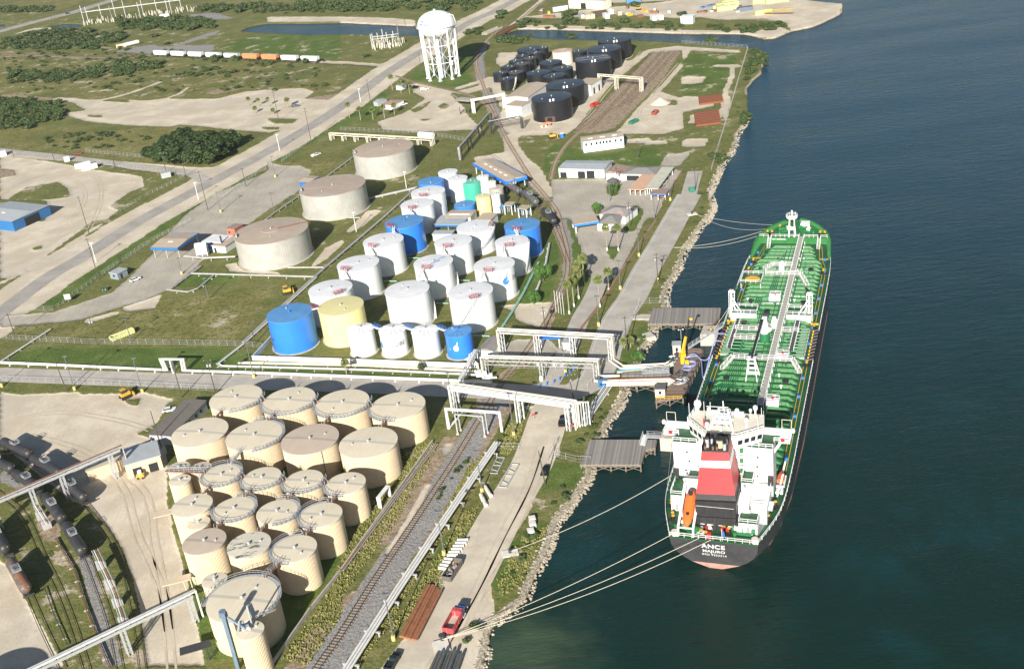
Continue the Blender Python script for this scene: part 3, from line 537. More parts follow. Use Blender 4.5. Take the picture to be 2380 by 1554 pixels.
wt('wg','big white tank directly behind the yellow tank');wt('wh','big white tank second back in the left column of the white farm');wt('wi','big white tank third back in the left column, in front of the blue one')
wt('wj','big blue tank in the left column with a red railed landing',BLU,BLR);wt('wk','big white tank just behind the blue tank of the left column');wt('wl','big white tank with a seamed roof, last of the left column')
wt('wm','big white tank standing right of the yellow one with a rust speckled roof');wt('wn','big white tank in the near right corner with a sloping stair line on its face');wt('wo','white tank with faded blue droplet painted on its roof')
wt('wp','white tank with a blue droplet and grey lettering on its right side');wt('wq','plain white tank third back in the middle column');wt('wr','low wide white tank with a spiral stair at the back of the middle column')
wt('ws','narrow white tank with a thick seam half way up, in the right column');wt('wt','big blue tank nearest the railway at the end of the right column',BLU,BLR)
wt('wz','slim pale yellow tank among the blending sheds',YEL,YER,pad=.2);wt('wx','green tank beside the tank car shed',GRN,GRR,pad=.2);wt('wy','low blue tank in front of the green one',BLU,BLR,pad=.2)
wt('wab','small grey tank with a tan top by the loading spur',GRYS,roofmat('tan_cap',(.42,.37,.30),(.48,.42,.34)),pad=.2);wt('waa','slimmest white tank next to the slim yellow one',pad=.2);wt('wac','slim white tank with red rails behind the small grey tank',pad=.2)
wt('wad','white tank half hidden behind the green tank',pad=.2);wt('wu','dull blue tank at the far left of the white farm',BLU,BLR,pad=.3);wt('wv','farthest white tank of the farm, ringed with red rails',pad=.3);wt('ww','tall white tank pressed against the green one',pad=.3)
for k,l,rf,cn in(('g1','huge grey clad tank farthest from the camera, tan radial roof',TAN1,.055),('g2','huge grey clad tank in the middle with a striped tan roof',TAN2,.01),('g3','huge grey clad tank nearest the gate, ringed disc on its tan roof',TAN1,.055)):
 make_tank(k,l,'huge grey clad tanks',GRYS,rf,ribs=100,cone=cn,pad=.7)
for k,l in(('k1','big black tank in front with a doorway cut in its foot'),('k2','big black tank directly behind the one with the cut doorway'),('k3','big black tank with dotted lines across its roof'),('k4','big black tank second from the end of the rail side row'),('k5','big black tank farthest back beside the inlet'),('k6','small low black tank with a curved pale stair down its side'),('k7','small black tank with a dull top right behind the one with the pale stair'),('k8','small low black tank at the far left of the black farm'),('k9','small low black tank second from the front on the left edge'),('k10','black tank with a dull top third from the front in the second line'),('k11','small low black tank third back on the left edge'),('k12','narrow dull topped black tank with a white box on its side'),('k13','small low black tank fourth back on the left edge'),('k14','narrow black tank just behind the dull topped ones'),('k15','tall narrow black tank against the wide low one at the back'),('k16','wide low black tank at the back left corner'),('k17','mid sized black tank in front of the rust stained white one'),('k18','mid sized black tank left of the white streaked pair'),('k19','mid sized black tank with white streaks on its roof, nearer the tan roofed hall'),('k20','mid sized black tank with white streaks on its roof, nearer the rusty white tank'),('k21','black tank half hidden behind the rust stained white one')):
 make_tank(k,l,'black tanks of the far farm',BLK,BLKR2 if k in('k7','k10','k12')else BLKR,cone=.03,pad=.5 if k in('k1','k2','k3','k4','k5')else None)
make_tank('kw','white tank stained with rust among the black ones',None,RUSTW,RUSTR,cone=.03)
def out_tank(x,y,r,h,label):
 TK['_o']=(x,y,r,h);make_tank('_o',label,'ribbed beige tanks of the near farm',BEIGE,RB1,ribs=int(r*14))
_s=P(42,1560)
out_tank(_s[0]-22*cos(RAD(75))-1.5,_s[1]-22*sin(RAD(75)),8.0,10,'beige tank out of frame at the lower left whose round shadow falls on the yard')
# ---- stairs, landings and catwalks
def strut_walk(name,label,a,b,w=1.0,mat=GALV,rl=GALV,cat='catwalk',group=None,truss=False):
 a,b=Vector(a),Vector(b);d=(b-a);L=d.length;d.normalize();nn=Vector((-d.y,d.x,0)).normalized()*(w/2)
 root=thing(name,tuple(a),label,cat,group)
 mb=MB();vs=[tuple(a+nn),tuple(a-nn),tuple(b-nn),tuple(b+nn)];lo=[(v[0],v[1],v[2]-.18)for v in vs]
 mb.add(vs+lo,[(0,1,2,3),(7,6,5,4),(0,3,7,4),(1,5,6,2),(0,4,5,1),(3,2,6,7)]);mb.build('deck',mat,root)
 for s_ in(1,-1):
  r_=MB();r_.rail([tuple(a+nn*s_),tuple(b+nn*s_)],1.1,.05,1.6);r_.build('railing',rl,root)
 return root
def rimpt(k,ang,dz=.1,dr=0):x,y,r,h=TK[k];return(x+(r+dr)*cos(RAD(ang)),y+(r+dr)*sin(RAD(ang)),h+dz)
for a,b,la in(('b1','b2','first'),('b2','b3','second'),('b3','b4','third')):
 strut_walk('tank_catwalk',f'{la} short rusty catwalk from the left joining beige roofs in the back row',rimpt(a,-14),rimpt(b,173),mat=RUSTY,group='short catwalks between neighbouring beige roofs')
for a,b,la in(('b10','b11','first'),('b11','b12','second'),('b12','b13','third')):
 strut_walk('tank_catwalk',f'{la} short rusty catwalk from the left joining beige roofs in the third row',rimpt(a,-12),rimpt(b,172),.9,mat=RUSTY,group='short catwalks between neighbouring beige roofs')
for a,b in(('b1','b5'),('b2','b6'),('b3','b7'),('b4','b8'),('b6','b10'),('b10','b14'),('b11','b15'),('b12','b16'),('b13','b17'),('b15','b19'),('b16','b20'),('b17','b21'),('b21','b23')):
 A,B=TK[a],TK[b];an=math.degrees(math.atan2(B[1]-A[1],B[0]-A[0]))
 nm={'b1':'back row left','b2':'back row second','b3':'back row third','b4':'back row right','b6':'second row','b10':'third row ringed','b11':'third row second','b12':'third row third','b13':'third row right','b15':'fourth row second','b16':'fourth row third','b17':'fourth row right','b21':'fifth row right'}[a]
 strut_walk('tank_catwalk',f'railed catwalk running towards the camera from the {nm} beige tank',rimpt(a,an),rimpt(b,an+180),.9,mat=RUSTY if a!='b6' else GALV,group='catwalks between rows of beige tanks')
strut_walk('tank_catwalk','long rusty catwalk spanning the small beige corner tanks',rimpt('b9a',-160,.4,.4),rimpt('b10',158,.4),1.0,mat=RUSTY)
def landing(k,ang,nm):
 x,y,r,h=TK[k];px,py=x+(r-.6)*cos(RAD(ang)),y+(r-.6)*sin(RAD(ang));root=thing('roof_landing',(px,py,h),f'red railed landing on the near roof edge of the {nm}','landing','red railed roof landings')
 mb=MB();mb.box(px,py,h+.35,2.6,1.3,.12,RAD(ang+90));mb.build('deck',GALV,root)
 u=(cos(RAD(ang+90)),sin(RAD(ang+90)));v=(cos(RAD(ang)),sin(RAD(ang)))
 cs=[(px+u[0]*i*1.6+v[0]*j*.7,py+u[1]*i*1.6+v[1]*j*.7,h+.4)for i,j in((-1,-1),(1,-1),(1,1),(-1,1))]
 mb=MB();mb.rail(cs,1.15,.07,1.3,close=True)
 for s_ in(-1,1):mb.tube(cs[0 if s_<0 else 1],(cs[0 if s_<0 else 1][0]+u[0]*s_*.9,cs[0 if s_<0 else 1][1]+u[1]*s_*.9,h+1.5),.07,4)
 mb.build('railing',REDR,root);return cs
def ladder(root,a,b,w=.6,mat=GALV,name='ladder'):
 mb=MB();a,b=Vector(a),Vector(b);L=(b-a).length;h_=Vector((b.x-a.x,b.y-a.y,0));s_=Vector((-h_.y,h_.x,0)).normalized()*w/2 if h_.length>.01 else Vector((w/2,0,0))
 for s in(1,-1):mb.tube(a+s_*s,b+s_*s,.07,4)
 for i in range(int(L/.6)):q=a+(b-a)*((i+.5)*.6/L);mb.tube(q+s_,q-s_,.05,4)
 return mb.build(name,mat,root)
NMW=dict(wg='tank behind the yellow one',wh='second tank of the left column',wi='third tank of the left column',wj='blue tank of the left column',wk='white tank behind that blue one',wl='last tank of the left column',wm='tank right of the yellow one',wn='near right corner tank',wo='tank with the faded roof droplet',wp='tank lettered on its right side',wq='plain middle column tank',wr='low wide tank',ws='seamed narrow tank',wt='railway side blue tank',wa='blue corner tank',wb='yellow tank')
for k,an in(('wh',-125),('wi',-120),('wj',-140),('wk',-105),('wl',-105),('wn',-80),('wo',-110),('wp',-108),('wq',-108),('wr',-15),('ws',-100),('wt',-110),('wg',-60)):landing(k,an,NMW[k])
for a,b in(('wh','wg'),('wi','wh'),('wj','wi'),('wk','wj'),('wo','wm'),('wp','wn'),('wq','wo'),('ws','wp'),('wt','ws')):
 A,B=TK[a],TK[b];an=math.degrees(math.atan2(B[1]-A[1],B[0]-A[0]))
 rt=strut_walk('tank_stairway',f'sloping white stair down from the {NMW[a]} towards the camera',rimpt(a,an-8,.3),rimpt(b,an+172,.3),.8,mat=WHP,rl=WHP,cat='stairway',group='stairs between white farm roofs')
 p_=rimpt(a,an+6,.2,.35);ladder(rt,(p_[0],p_[1],p_[2]-4.2),p_)
strut_walk('tank_catwalk','white and red footbridge between the blue corner tank and the yellow tank',rimpt('wa',2,.2),rimpt('wb',178,.2),1.2,mat=WHP,rl=REDR)
for a,b,q in(('wc','wd','left'),('wd','we','middle'),('we','wf','right')):
 strut_walk('tank_catwalk',f'{q} blue railed footbridge between the small wheel roofed tanks',rimpt(a,5,.1),rimpt(b,160,.1),1.1,mat=WHP,rl=BLU,group='blue railed footbridges')
def spiral(k,a0,a1,label,mat=WHP,z0=.2,rl=True):
 x,y,r,h=TK[k];mb=MB();mr=MB();pts=[];n=46;root=thing('spiral_stair',(x,y,0),label,'stair')
 for i in range(n+1):
  t_=i/n;a=RAD(a0+(a1-a0)*t_);z=z0+(h-z0)*t_
  mb.box(x+(r+.55)*cos(a),y+(r+.55)*sin(a),z,.9,.34,.1,a);pts.append((x+(r+1.0)*cos(a),y+(r+1.0)*sin(a),z))
 mb.build('treads',mat,root);mr.rail(pts,1.0,.06,1.4,mid=False)
 mr.pipe(pts,.12,4);mr.build('railing',mat,root)
spiral('wn',-135,-78,'white spiral stair rising across the near face of the near right corner tank');spiral('wr',-100,-20,'white spiral stair winding round the low wide white tank');spiral('wm',-5,40,'white spiral stair on the shaded side of the tank right of the yellow one')
spiral('wo',-8,45,'white spiral stair behind the tank with the faded roof droplet');spiral('ws',-60,-25,'white stair climbing the narrow seamed tank');spiral('k6',-60,-5,'pale curved stair down the side of a small black tank',RUSTW)
GLET=M('grey_lettering',(.10,.11,.13),.6);BLET=M('dark_lettering',(.03,.035,.045),.6);SKYB=M('droplet_blue',(.04,.22,.62),.5);DW=M('droplet_white',(.82,.84,.85),.5);PYEL=M('droplet_yellow',(.70,.66,.36),.5)
def wrap(k,vs,fs,ang,z,mat,name,parent,dr=.035,mir=1):
 x,y,r,h=TK[k];mb=MB();rr=r+dr
 mb.add([(rr*cos(RAD(ang)+v[0]/rr),rr*sin(RAD(ang)+v[0]/rr),z+v[1])for v in vs],fs);o=mb.build(name,mat,parent,local=True);return o
def tank_root(k):
 x,y=TK[k][:2]
 for o in COL.objects:
  if o.type=='EMPTY' and o.name.startswith('storage_tank')and abs(o.location.x-x)<.01 and abs(o.location.y-y)<.01:return o
def sub_poly(vs,n=24):
 return vs
def drop(s,inner=False):
 pts=[]
 for i in range(25):
  a=RAD(-235+290*i/24);pts.append((cos(a)*.5*s,sin(a)*.5*s))
 pts.append((.42*s,1.35*s));return pts
def droplet(k,ang,z,s,c1,c2_,par):
 vs=[(0,0)]+drop(s);wrap(k,vs,[(0,i,i+1)for i in range(1,len(vs)-1)]+[(0,len(vs)-1,1)],ang,z,c1,'droplet_mark',par)
 for i,(yy,mt)in enumerate(((.12,c2_),(-.06,PYEL if c1 is SKYB else c2_))):
  st=[(-1.3*s+.1*s*i,yy*s-.25*s),(.1*s,yy*s+.02*s),(.45*s,yy*s+.12*s),(.45*s,yy*s+.2*s),(.0,yy*s+.12*s),(-1.3*s+.1*s*i,yy*s-.17*s)]
  wrap(k,st,[tuple(range(6))],ang,z,mt,'stripe_mark',par,.06)
r_=tank_root('wd');v,f=text_mesh('Inter',1.9,0,.12);wrap('wd',v,f,-109,4.6,GLET,'lettering',r_);v,f=text_mesh('LUBE',2.1,.035,.12);wrap('wd',v,f,-66,4.7,BLET,'lettering',r_);droplet('wd',-151,4.2,2.0,SKYB,DW,r_)
r_=tank_root('wf');droplet('wf',-106,4.2,1.9,DW,DW,r_)
r_=tank_root('wp');droplet('wp',-62,7.4,2.7,SKYB,DW,r_);v,f=text_mesh('InterLUBE',3.1,.02,.12);wrap('wp',v,f,-62+math.degrees(9.6/7.55),7.6,GLET,'lettering',r_)
r_=tank_root('wo');mb=MB();h_=TK['wo'][3]+.24
FADE=M('faded_blue_paint',(.42,.52,.68),.6,0,.3,1.2,spot=(.12,.28,.62,.8,1.5,.5))
mb.add([(x_*2.2*cos(.6)-y_*2.2*sin(.6)+.8,x_*2.2*sin(.6)+y_*2.2*cos(.6)-.2,h_+.1)for x_,y_ in[(-1.9,-.6),(.4,-.7),(.9,-.2),(.7,.5),(-.3,.2)]],[(0,1,2,3,4)]);mb.add([(1.6,1.6,h_+.06),(3.9,2.0,h_+.02),(5.2,3.6,h_),(3.2,3.4,h_+.02)],[(0,1,2,3)]);mb.build('roof_marking',FADE,r_,local=True)
r_=tank_root('g3');mb=MB();x,y,r,h=TK['g3'];mb.lathe(0,0,[(4.2,h+.65),(4.1,h+.78),(.05,h+.95)],48);mb.build('roof_disc',roofmat('tan_disc',(.42,.32,.26),(.46,.36,.29),radial=40),r_,local=True)
mb=MB();mb.pipe([(3,-1,h+1.1),(12,3.5,h+.6),(15.3,4.2,h+.5),(15.9,4.3,h),(15.9,4.3,.3)],.16,6);mb.build('foam_pipe',RUSTY,r_,local=True)
for k in('g1','g2','g3'):
 r_=tank_root(k);x,y,r,h=TK[k];mb=MB();a=RAD(185)
 for i in range(5):mb.box((r-1)*cos(a+i*.05),(r-1)*sin(a+i*.05),h+.8,.7,.5,.5,a)
 mb.rail([((r-.2)*cos(a+i*.06),(r-.2)*sin(a+i*.06),h+.2)for i in range(-2,5)],1.1,.06);mb.build('gauge_platform',GALV,r_,local=True)
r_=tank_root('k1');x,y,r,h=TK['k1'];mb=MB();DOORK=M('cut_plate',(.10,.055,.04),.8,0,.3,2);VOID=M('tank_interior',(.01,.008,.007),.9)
a0=RAD(-104)
def onrim(a,rr,z):return(rr*cos(a),rr*sin(a),z)
for i in range(8):
 q0,q1=a0+(i-4)*.062,a0+(i-3)*.062;mb.poly([onrim(q0,r+.05,.1),onrim(q1,r+.05,.1),onrim(q1,r+.05,3.4),onrim(q0,r+.05,3.4)])
mb.build('cut_doorway_frame',DOORK,r_,local=True);mb=MB()
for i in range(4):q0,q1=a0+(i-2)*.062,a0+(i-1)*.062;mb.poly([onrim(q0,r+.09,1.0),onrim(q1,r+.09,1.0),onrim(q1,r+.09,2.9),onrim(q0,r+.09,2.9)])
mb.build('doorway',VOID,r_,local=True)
r_=tank_root('k3');mb=MB()
for q in(-1.6,1.9):
 for i in range(26):
  s_=-9.6+i*.77;mb.box(s_*cos(RAD(-8))-q*sin(RAD(-8))*-1,s_*sin(RAD(-8))+q*1.6,TK['k3'][3]+.42,.34,.3,.12)
mb.build('roof_studs',GALV,r_,local=True)
for k in('k2','k4','k5','k3','k1'):
 r_=tank_root(k);x,y,r,h=TK[k];mb=MB();mb.box(-1.6,-r+1.0,h+.8,.9,.9,1.2);mb.box(.2,-r+.9,h+.9,.9,.8,1.3);mb.build('roof_hatch',WHP,r_,local=True)
r_=tank_root('b7');x,y,r,h=TK['b7'];mb=MB();a=RAD(-62);mb.tube(onrim(a,r+.12,0),onrim(a,r+.12,h),.09,5);mb.build('downpipe',DKST,r_,local=True)
bq=c2('C',1700,1535);tp=rimpt('b24',200,4.6,.4)
el=thing('bucket_elevator',(TK['b24'][0]-6.5,TK['b24'][1]-.3,0),'tall blue grey elevator leg leaning past the slim silo','elevator')
mb=MB();ex,ey=TK['b24'][0]-5.2,TK['b24'][1]+1.2;ELV=M('elevator_paint',(.14,.20,.27),.5,0,.15,.6);mb.box(ex,ey,7.4,.95,.7,14.8,RAD(-15));mb.build('leg_casing',ELV,el)
mb=MB();mb.box(ex,ey,15.3,1.5,1.1,1.2,RAD(-15));mb.cyl(ex,ey,15.9,16.4,.8,12);mb.build('head',ELV,el)
mb=MB();mb.pipe([(ex+.8,ey,14.4),(ex+4.5,ey-1.8,12.2)],.35,6);mb.build('discharge_chute',ELV,el)
mb=MB();xx,yy,r,h=TK['b24'];mb.box(xx-1.3,yy-.2,h+.9,2.6,.9,.8,RAD(20));mb.cyl(xx-1.6,yy+.9,h,h+2.0,.45,10);mb.tube((xx-2,yy+.4,h+2.2),(xx-2,yy-1.6,h+1.2),.3,8);mb.tube((xx+.2,yy+1.6,h),(xx+.2,yy+1.6,h+5.5),.22,8);mb.build('roof_blower',GALV,tank_root('b24'))
# ==== THE TANKER
SO=(39.86,209.42);SH=math.atan2(.92996,.36767)
def SW(u,v,z):return(SO[0]+u*cos(SH)-v*sin(SH),SO[1]+u*sin(SH)+v*cos(SH),z)
ship=thing('tanker_ship',(SO[0],SO[1],0),'black hulled products tanker with bright green decks and red funnel, moored along the wooden piers','ship',None,SH)
HULL=M('hull_black',(.055,.057,.062),.42,0,.2,.3,streak=(.10,.085,.07,.4));BOOT=M('boot_topping',(.50,.27,.22),.7,0,.2,.5,streak=(.30,.22,.18,.7))
DKG=M('deck_green',(.011,.082,.030),.55,0,.2,.25,spot=(.07,.15,.07,.5,.7,.56));RDG=M('ridge_green',(.026,.165,.042),.45,0,.12,.8,spot=(.12,.20,.09,.55,1.2,.57))
PIG=M('pipe_green',(.025,.17,.065),.4,0,.15,2);SWH=M('ship_white',(.82,.83,.82),.4,0,.03,.6);SYEL=M('safety_yellow',(.68,.42,.03),.55,0,.1,2)
SRED=M('funnel_red',(.58,.022,.028),.45,0,.05,.6);SBLK=M('ship_black',(.022,.022,.024),.55,0,.2,.5,streak=(.07,.07,.07,.5));SGRY=M('walkway_grey',(.36,.35,.32),.8,0,.15,2)
SCREAM=M('bridge_roof_cream',(.70,.66,.55),.7,0,.06,.3,spot=(.62,.50,.26,.5,.5,.6));ORNG=M('lifeboat_orange',(.80,.15,.03),.4,0,.06,1);SBLU=M('deck_blue',(.03,.16,.50),.5);GLS=M('window_glass',(.02,.03,.035),.12)
Z0=9.0
ST=[(0,(10.2,9.9,9.0,7.4,5.6,.2),.27),(3,(11.2,11.0,10.3,9.2,7.9,4.0),.2),(8,(12.7,12.4,11.9,11.0,9.8,7.6),.05),(14,(14.0,13.8,13.4,12.8,12.0,10.8),0),(22,(14.5,14.4,14.2,13.8,13.3,12.7),0),(34,(14.7,14.7,14.6,14.5,14.3,14.0),0),(60,(14.7,)*6,0),(100,(14.7,)*6,0),(140,(14.7,)*6,0),(152,(14.6,14.5,14.4,14.2,13.9,13.5),0),(160,(14.3,13.9,13.5,12.9,12.3,11.4),0),(166,(13.6,12.9,12.2,11.2,10.3,9.0),0),(172,(13.2,11.8,10.7,9.3,8.2,6.6),-.02),(178,(12.2,10.2,8.7,7.0,5.8,4.2),-.05),(183,(10.2,7.8,6.2,4.6,3.5,2.2),-.12),(187,(8.0,5.6,4.0,2.7,1.9,1.1),-.22),(190,(5.8,3.6,2.3,1.4,.9,.5),-.3),(192.4,(3.4,1.8,1.0,.6,.4,.2),-.36),(193.8,(.5,.3,.2,.2,.15,.1),-.4)]
ZL=(9,6,4,2.2,.8,-1.6)
def wd(u):
 for a,b in zip(ST[:-1],ST[1:]):
  if a[0]<=u<=b[0]:q=(u-a[0])/(b[0]-a[0]);return a[1][0]+(b[1][0]-a[1][0])*q
 return .5
mb=MB();vs=[];n=len(ST)
for s_ in(1,-1):
 for u,w_,rk in ST:
  for k,z in enumerate(ZL):vs.append((u+(9-z)*rk,w_[k]*s_,z))
fs=[];
for i in range(n-1):
 for k in range(5):
  a=i*6+k;q=(a,a+1,a+7,a+6);mb.add(vs,[q],1 if k==4 else 0);o_=n*6;mb.add(vs,[tuple(x+o_ for x in q[::-1])],1 if k==4 else 0)
for k in range(5):mb.add(vs,[(k,n*6+k,n*6+k+1,k+1)],1 if k==4 else 0)
for k in range(5):a=(n-1)*6+k;mb.add(vs,[(a,a+1,a+1+n*6,a+n*6)],0)
hull=mb.build('hull',[HULL,BOOT],ship,local=True)
for nm,txt,sz,z,off in(('name_lettering','ANCE',1.95,6.85,.04),('port_lettering','MAJURO',1.3,5.15,.015),('number_lettering','IMO 9323314',.95,3.9,.0)):
 v,f=text_mesh(txt,sz,off,0,1.08);tb=MB();tb.add([((9-(z+y))*.27-.05,-x+.1,z+y)for x,y,_ in v],f);tb.build(nm,SWH,hull,local=True)
us_=[0,3,8,14,22,34,60,100,140,152,160,166,172,178]
mb=MB();pl=[(u,wd(u)-.12)for u in us_]+[(u,-wd(u)+.12)for u in us_[::-1]];mb.prism(pl,8.7,Z0)
deck=mb.build('main_deck',DKG,ship,local=True)
FCZ=11.4
mb=MB();uf=[177.6,183,187,190,192.2,193.3];pl=[(u,wd(u)-.1)for u in uf]+[(u,-wd(u)+.1)for u in uf[::-1]];mb.prism(pl,8.8,FCZ,top=[(a,b*1.03)for a,b in pl]);fc=mb.build('forecastle',RDG,ship,local=True)
v,f=text_mesh('NO SMOKING',.75,.01);tb=MB();tb.add([(177.5,-x+5.2,10.7+y)for x,y,_ in v],f);tb.build('warning_lettering',SWH,fc,local=True)
mb=MB();mi=MB();ub=[163.5,166,169,172,175,178,180.5,183,185,187,188.5,190,191.2,192.4,193.3,193.8]
for s_ in(1,-1):
 for a,b in zip(ub[:-1],ub[1:]):
  def top(u):return 9.1+min(1,(u-163.5)/10)*3.5
  def base(u):return 9.0
  wa_,wb_=wd(a)+max(0,(a-170))*.02,wd(b)+max(0,(b-170))*.02
  mb.poly([(a,s_*wa_,base(a)),(b,s_*wb_,base(b)),(b,s_*wb_*1.01,top(b)),(a,s_*wa_*1.01,top(a))]);k=.14
  mi.poly([(a,s_*(wa_-k),base(a)),(b,s_*max(0,wb_-k),base(b)),(b,s_*max(.02,wb_-k),top(b)),(a,s_*(wa_-k),top(a))]);mi.poly([(a,s_*(wa_-k),top(a)),(b,s_*max(0,wb_-k),top(b)),(b,s_*wb_*1.01,top(b)),(a,s_*wa_*1.01,top(a))])
  for q in(.25,.75):u=a+(b-a)*q;w2=wd(u)+max(0,u-170)*.02;zb=FCZ if u>177.8 else Z0;mi.add([(u,s_*(w2-.15),zb),(u,s_*(w2-1.15),zb),(u,s_*(w2-.15),top(u)),(u+.12,s_*(w2-.15),zb),(u+.12,s_*(w2-1.15),zb),(u+.12,s_*(w2-.15),top(u))],[(0,1,2),(5,4,3),(1,4,5,2)])
mb.build('bulwark',HULL,ship,local=True);mi.build('bulwark_lining',RDG,ship,local=True)
u=31.5;
while u<175:
 w_=min(11.6,wd(u)-3.0);dz=0.0;mb=MB();hh,ww=1.15,.75
 if 88.5<u<108.5:w_=7.2
 if 176>u>162:w_=9.8-(u-162)*.2
 for lo,hi in((-w_,-3.6),(-2.4,w_)):
  e0=1.6 if lo<-4 else .1;e1=1.6 if hi>0 else .1
  mb.add([(u-ww,lo,Z0),(u+ww,lo,Z0),(u+ww,hi,Z0),(u-ww,hi,Z0),(u-ww*.55,lo+e0,Z0+hh),(u+ww*.55,lo+e0,Z0+hh),(u+ww*.55,hi-e1,Z0+hh),(u-ww*.55,hi-e1,Z0+hh)],[(4,5,6,7),(1,0,4,5)[::-1],(2,1,5,6)[::-1],(3,2,6,7)[::-1],(0,3,7,4)[::-1]])
  for q in np.arange(lo+2,hi-1.5,1.9):mb.box(u-ww*.95,q,Z0+.45,.5,.1,.9)
 mb.build('deck_girder',RDG,ship,local=True);u+=3.15
mb=MB();mr=MB();a_,b_=(58.5,-3.35,11.2),(178.5,-2.7,11.6)
mb.add([(a_[0],a_[1]-.8,a_[2]),(b_[0],b_[1]-.8,b_[2]),(b_[0],b_[1]+.8,b_[2]),(a_[0],a_[1]+.8,a_[2]),(a_[0],a_[1]-.8,a_[2]-.15),(b_[0],b_[1]-.8,b_[2]-.15),(b_[0],b_[1]+.8,b_[2]-.15),(a_[0],a_[1]+.8,a_[2]-.15)],[(0,1,2,3),(7,6,5,4),(0,4,5,1),(3,2,6,7)])
for i in range(60):q=i/60;x_=a_[0]+120*q;y_=a_[1]+.65*q;mb.box(x_,y_,11.42+.2*q,.12,1.6,.05);
cw=mb.build('centre_catwalk',SGRY,ship,local=True)
for s_ in(.85,-.85):mr.rail([(a_[0],a_[1]+s_,a_[2]),(b_[0],b_[1]+s_,b_[2])],1.15,.065,2.0)
for i in range(30):q=i/30;mr.tube((a_[0]+120*q,a_[1]+.8,11.2),(a_[0]+120*q,a_[1]+.8,Z0),.1,4);mr.tube((a_[0]+120*q,a_[1]-.8,11.2),(a_[0]+120*q,a_[1]-.8,Z0),.1,4)
mr.build('catwalk_railing',SWH,cw,local=True)
def plat(name,pts,z,w=1.1,rails=True,mat=None):
 mb=MB();mr=MB()
 for p,q in zip(pts[:-1],pts[1:]):
  p3,q3=Vector((p[0],p[1],p[2]if len(p)>2 else z)),Vector((q[0],q[1],q[2]if len(q)>2 else z));d=(q3-p3);nn=Vector((-d.y,d.x,0)).normalized()*w/2
  mb.add([tuple(p3+nn),tuple(p3-nn),tuple(q3-nn),tuple(q3+nn)]+[tuple(x-Vector((0,0,.15)))for x in(p3+nn,p3-nn,q3-nn,q3+nn)],[(0,1,2,3),(7,6,5,4),(0,3,7,4),(1,5,6,2)])
  for s_ in(1,-1):mr.rail([tuple(p3+nn*s_),tuple(q3+nn*s_)],1.1,.07,1.7)
 o=mb.build(name,mat or SGRY,ship,local=True);mr.build('railing',SWH,o,local=True);return o
plat('cross_walkway',[(80,10.5,9.6),(85,8.0,11.2),(85,-9.0,11.2),(80.5,-11.5,9.6)],11.2)
plat('cross_walkway',[(103.5,10,11.2),(103.5,1.8,11.2)],11.2);plat('cross_walkway',[(103.5,-4,11.2),(103.5,-9,11.2)],11.2);plat('cross_walkway',[(97.5,9.5,11.2),(97.5,2,11.2),],11.2)
plat('cross_walkway',[(145.5,6.0,11.2),(145.5,-5.5,11.2),(140,-8.2,9.6)],11.2);plat('cross_walkway',[(149.8,7.0,10.6),(153,4.5,11.2),(153,-2.0,11.2)],11.2)
MG=M('dark_grating',(.07,.072,.075),.8)
plat('manifold_walkway',[(90.5,9.9),(110.5,9.9)],11.4,1.3,mat=MG);plat('manifold_walkway',[(90.5,-8.2),(110.5,-8.2)],11.4,1.3,mat=MG)
TRAY=M('drip_tray',(.30,.36,.29),.6,0,.2,1.5)
for s_ in(1,-1):
 v0=11.3 if s_>0 else-10.7
 mb=MB()
 for i in range(9):mb.box(90.3+i*2.15,v0,9.5,1.3,2.6,.8)
 mb.build('drip_tray',TRAY,ship,local=True);mb=MB();mb.box(98.6,s_*13.6,9.08,21,2.0,.1)
 for i in range(10):mb.tube((89+i*2.1,s_*12.8,9.2),(89+i*2.1+.6,s_*14.5,9.6),.35,6)
 mb.build('hose_support_rail',SBLK,ship,local=True);mb=MB()
 for i in range(9):mb.cyl(90+i*2.15,s_*13.0,9.1,9.9,.22,8)
 mb.build('yellow_fitting',SYEL,ship,local=True)
 for i in range(9):
  mb=MB();x_=90.3+i*2.15;mb.pipe([(x_,v0+s_*.9,10.2),(x_,s_*1.5-1,10.2)],.26,8);mb.cyl(x_,s_*7.2-.5,9,10.8,.3,8);mb.cyl(x_,s_*7.2-.5,10.8,10.95,.5,8)
  mb.tube((x_,v0+s_*.9,10.2),(x_,v0+s_*1.1,10.2),.45,10);mb.build('manifold_pipe',PIG,ship,local=True)
rs=random.Random(3)
for i in range(7):
 mb=MB();o_=i*.62;mb.pipe([(91,4.0+o_,10.4),(86,4.0+o_,10.4),(78,4.6+o_,10.4),(70,5.4+o_,10.4),(69,6.4+o_,10.4),(44+i,6.6+o_*.9,10.4),(44+i,6.6+o_*.9,9)],.14,6);mb.build('cargo_line',PIG,ship,local=True)
for i in range(4):
 mb=MB();o_=i*.55;mb.pipe([(108,2.4+o_,10.4),(118,2.4+o_,10.4),(120+i*.5,5.0+o_,10.4),(128,5.0+o_,10.4),(129+i*.4,1.5+o_,10.4),(168-i*3,1.5+o_,10.4)],.16,6);mb.build('cargo_line',PIG,ship,local=True)
for v_ in(-4.6,-5.1,-1.6,-1.1,.2):mb=MB();mb.pipe([(34+abs(v_)*3,v_,10.35),(172+v_,v_*.9,10.35)],.15,6);mb.build('cargo_line',PIG,ship,local=True)
for i in range(44):
 mb=MB();u_=33+i*3.15;u_+=.9 if i%2 else-1.0;a=rs.uniform(-11,-4.5);b=rs.uniform(2,11);w_=wd(u_)-3;a,b=max(a,-w_),min(b,w_);k=rs.uniform(.6,1.5)
 mb.pipe([(u_,a,Z0),(u_,a,Z0+k),(u_,b,Z0+k),(u_,b,Z0)],rs.choice((.08,.12,.17)),5);mb.build('deck_pipe',rs.choice([PIG,PIG,RDG,DKG,GALV]),ship,local=True)
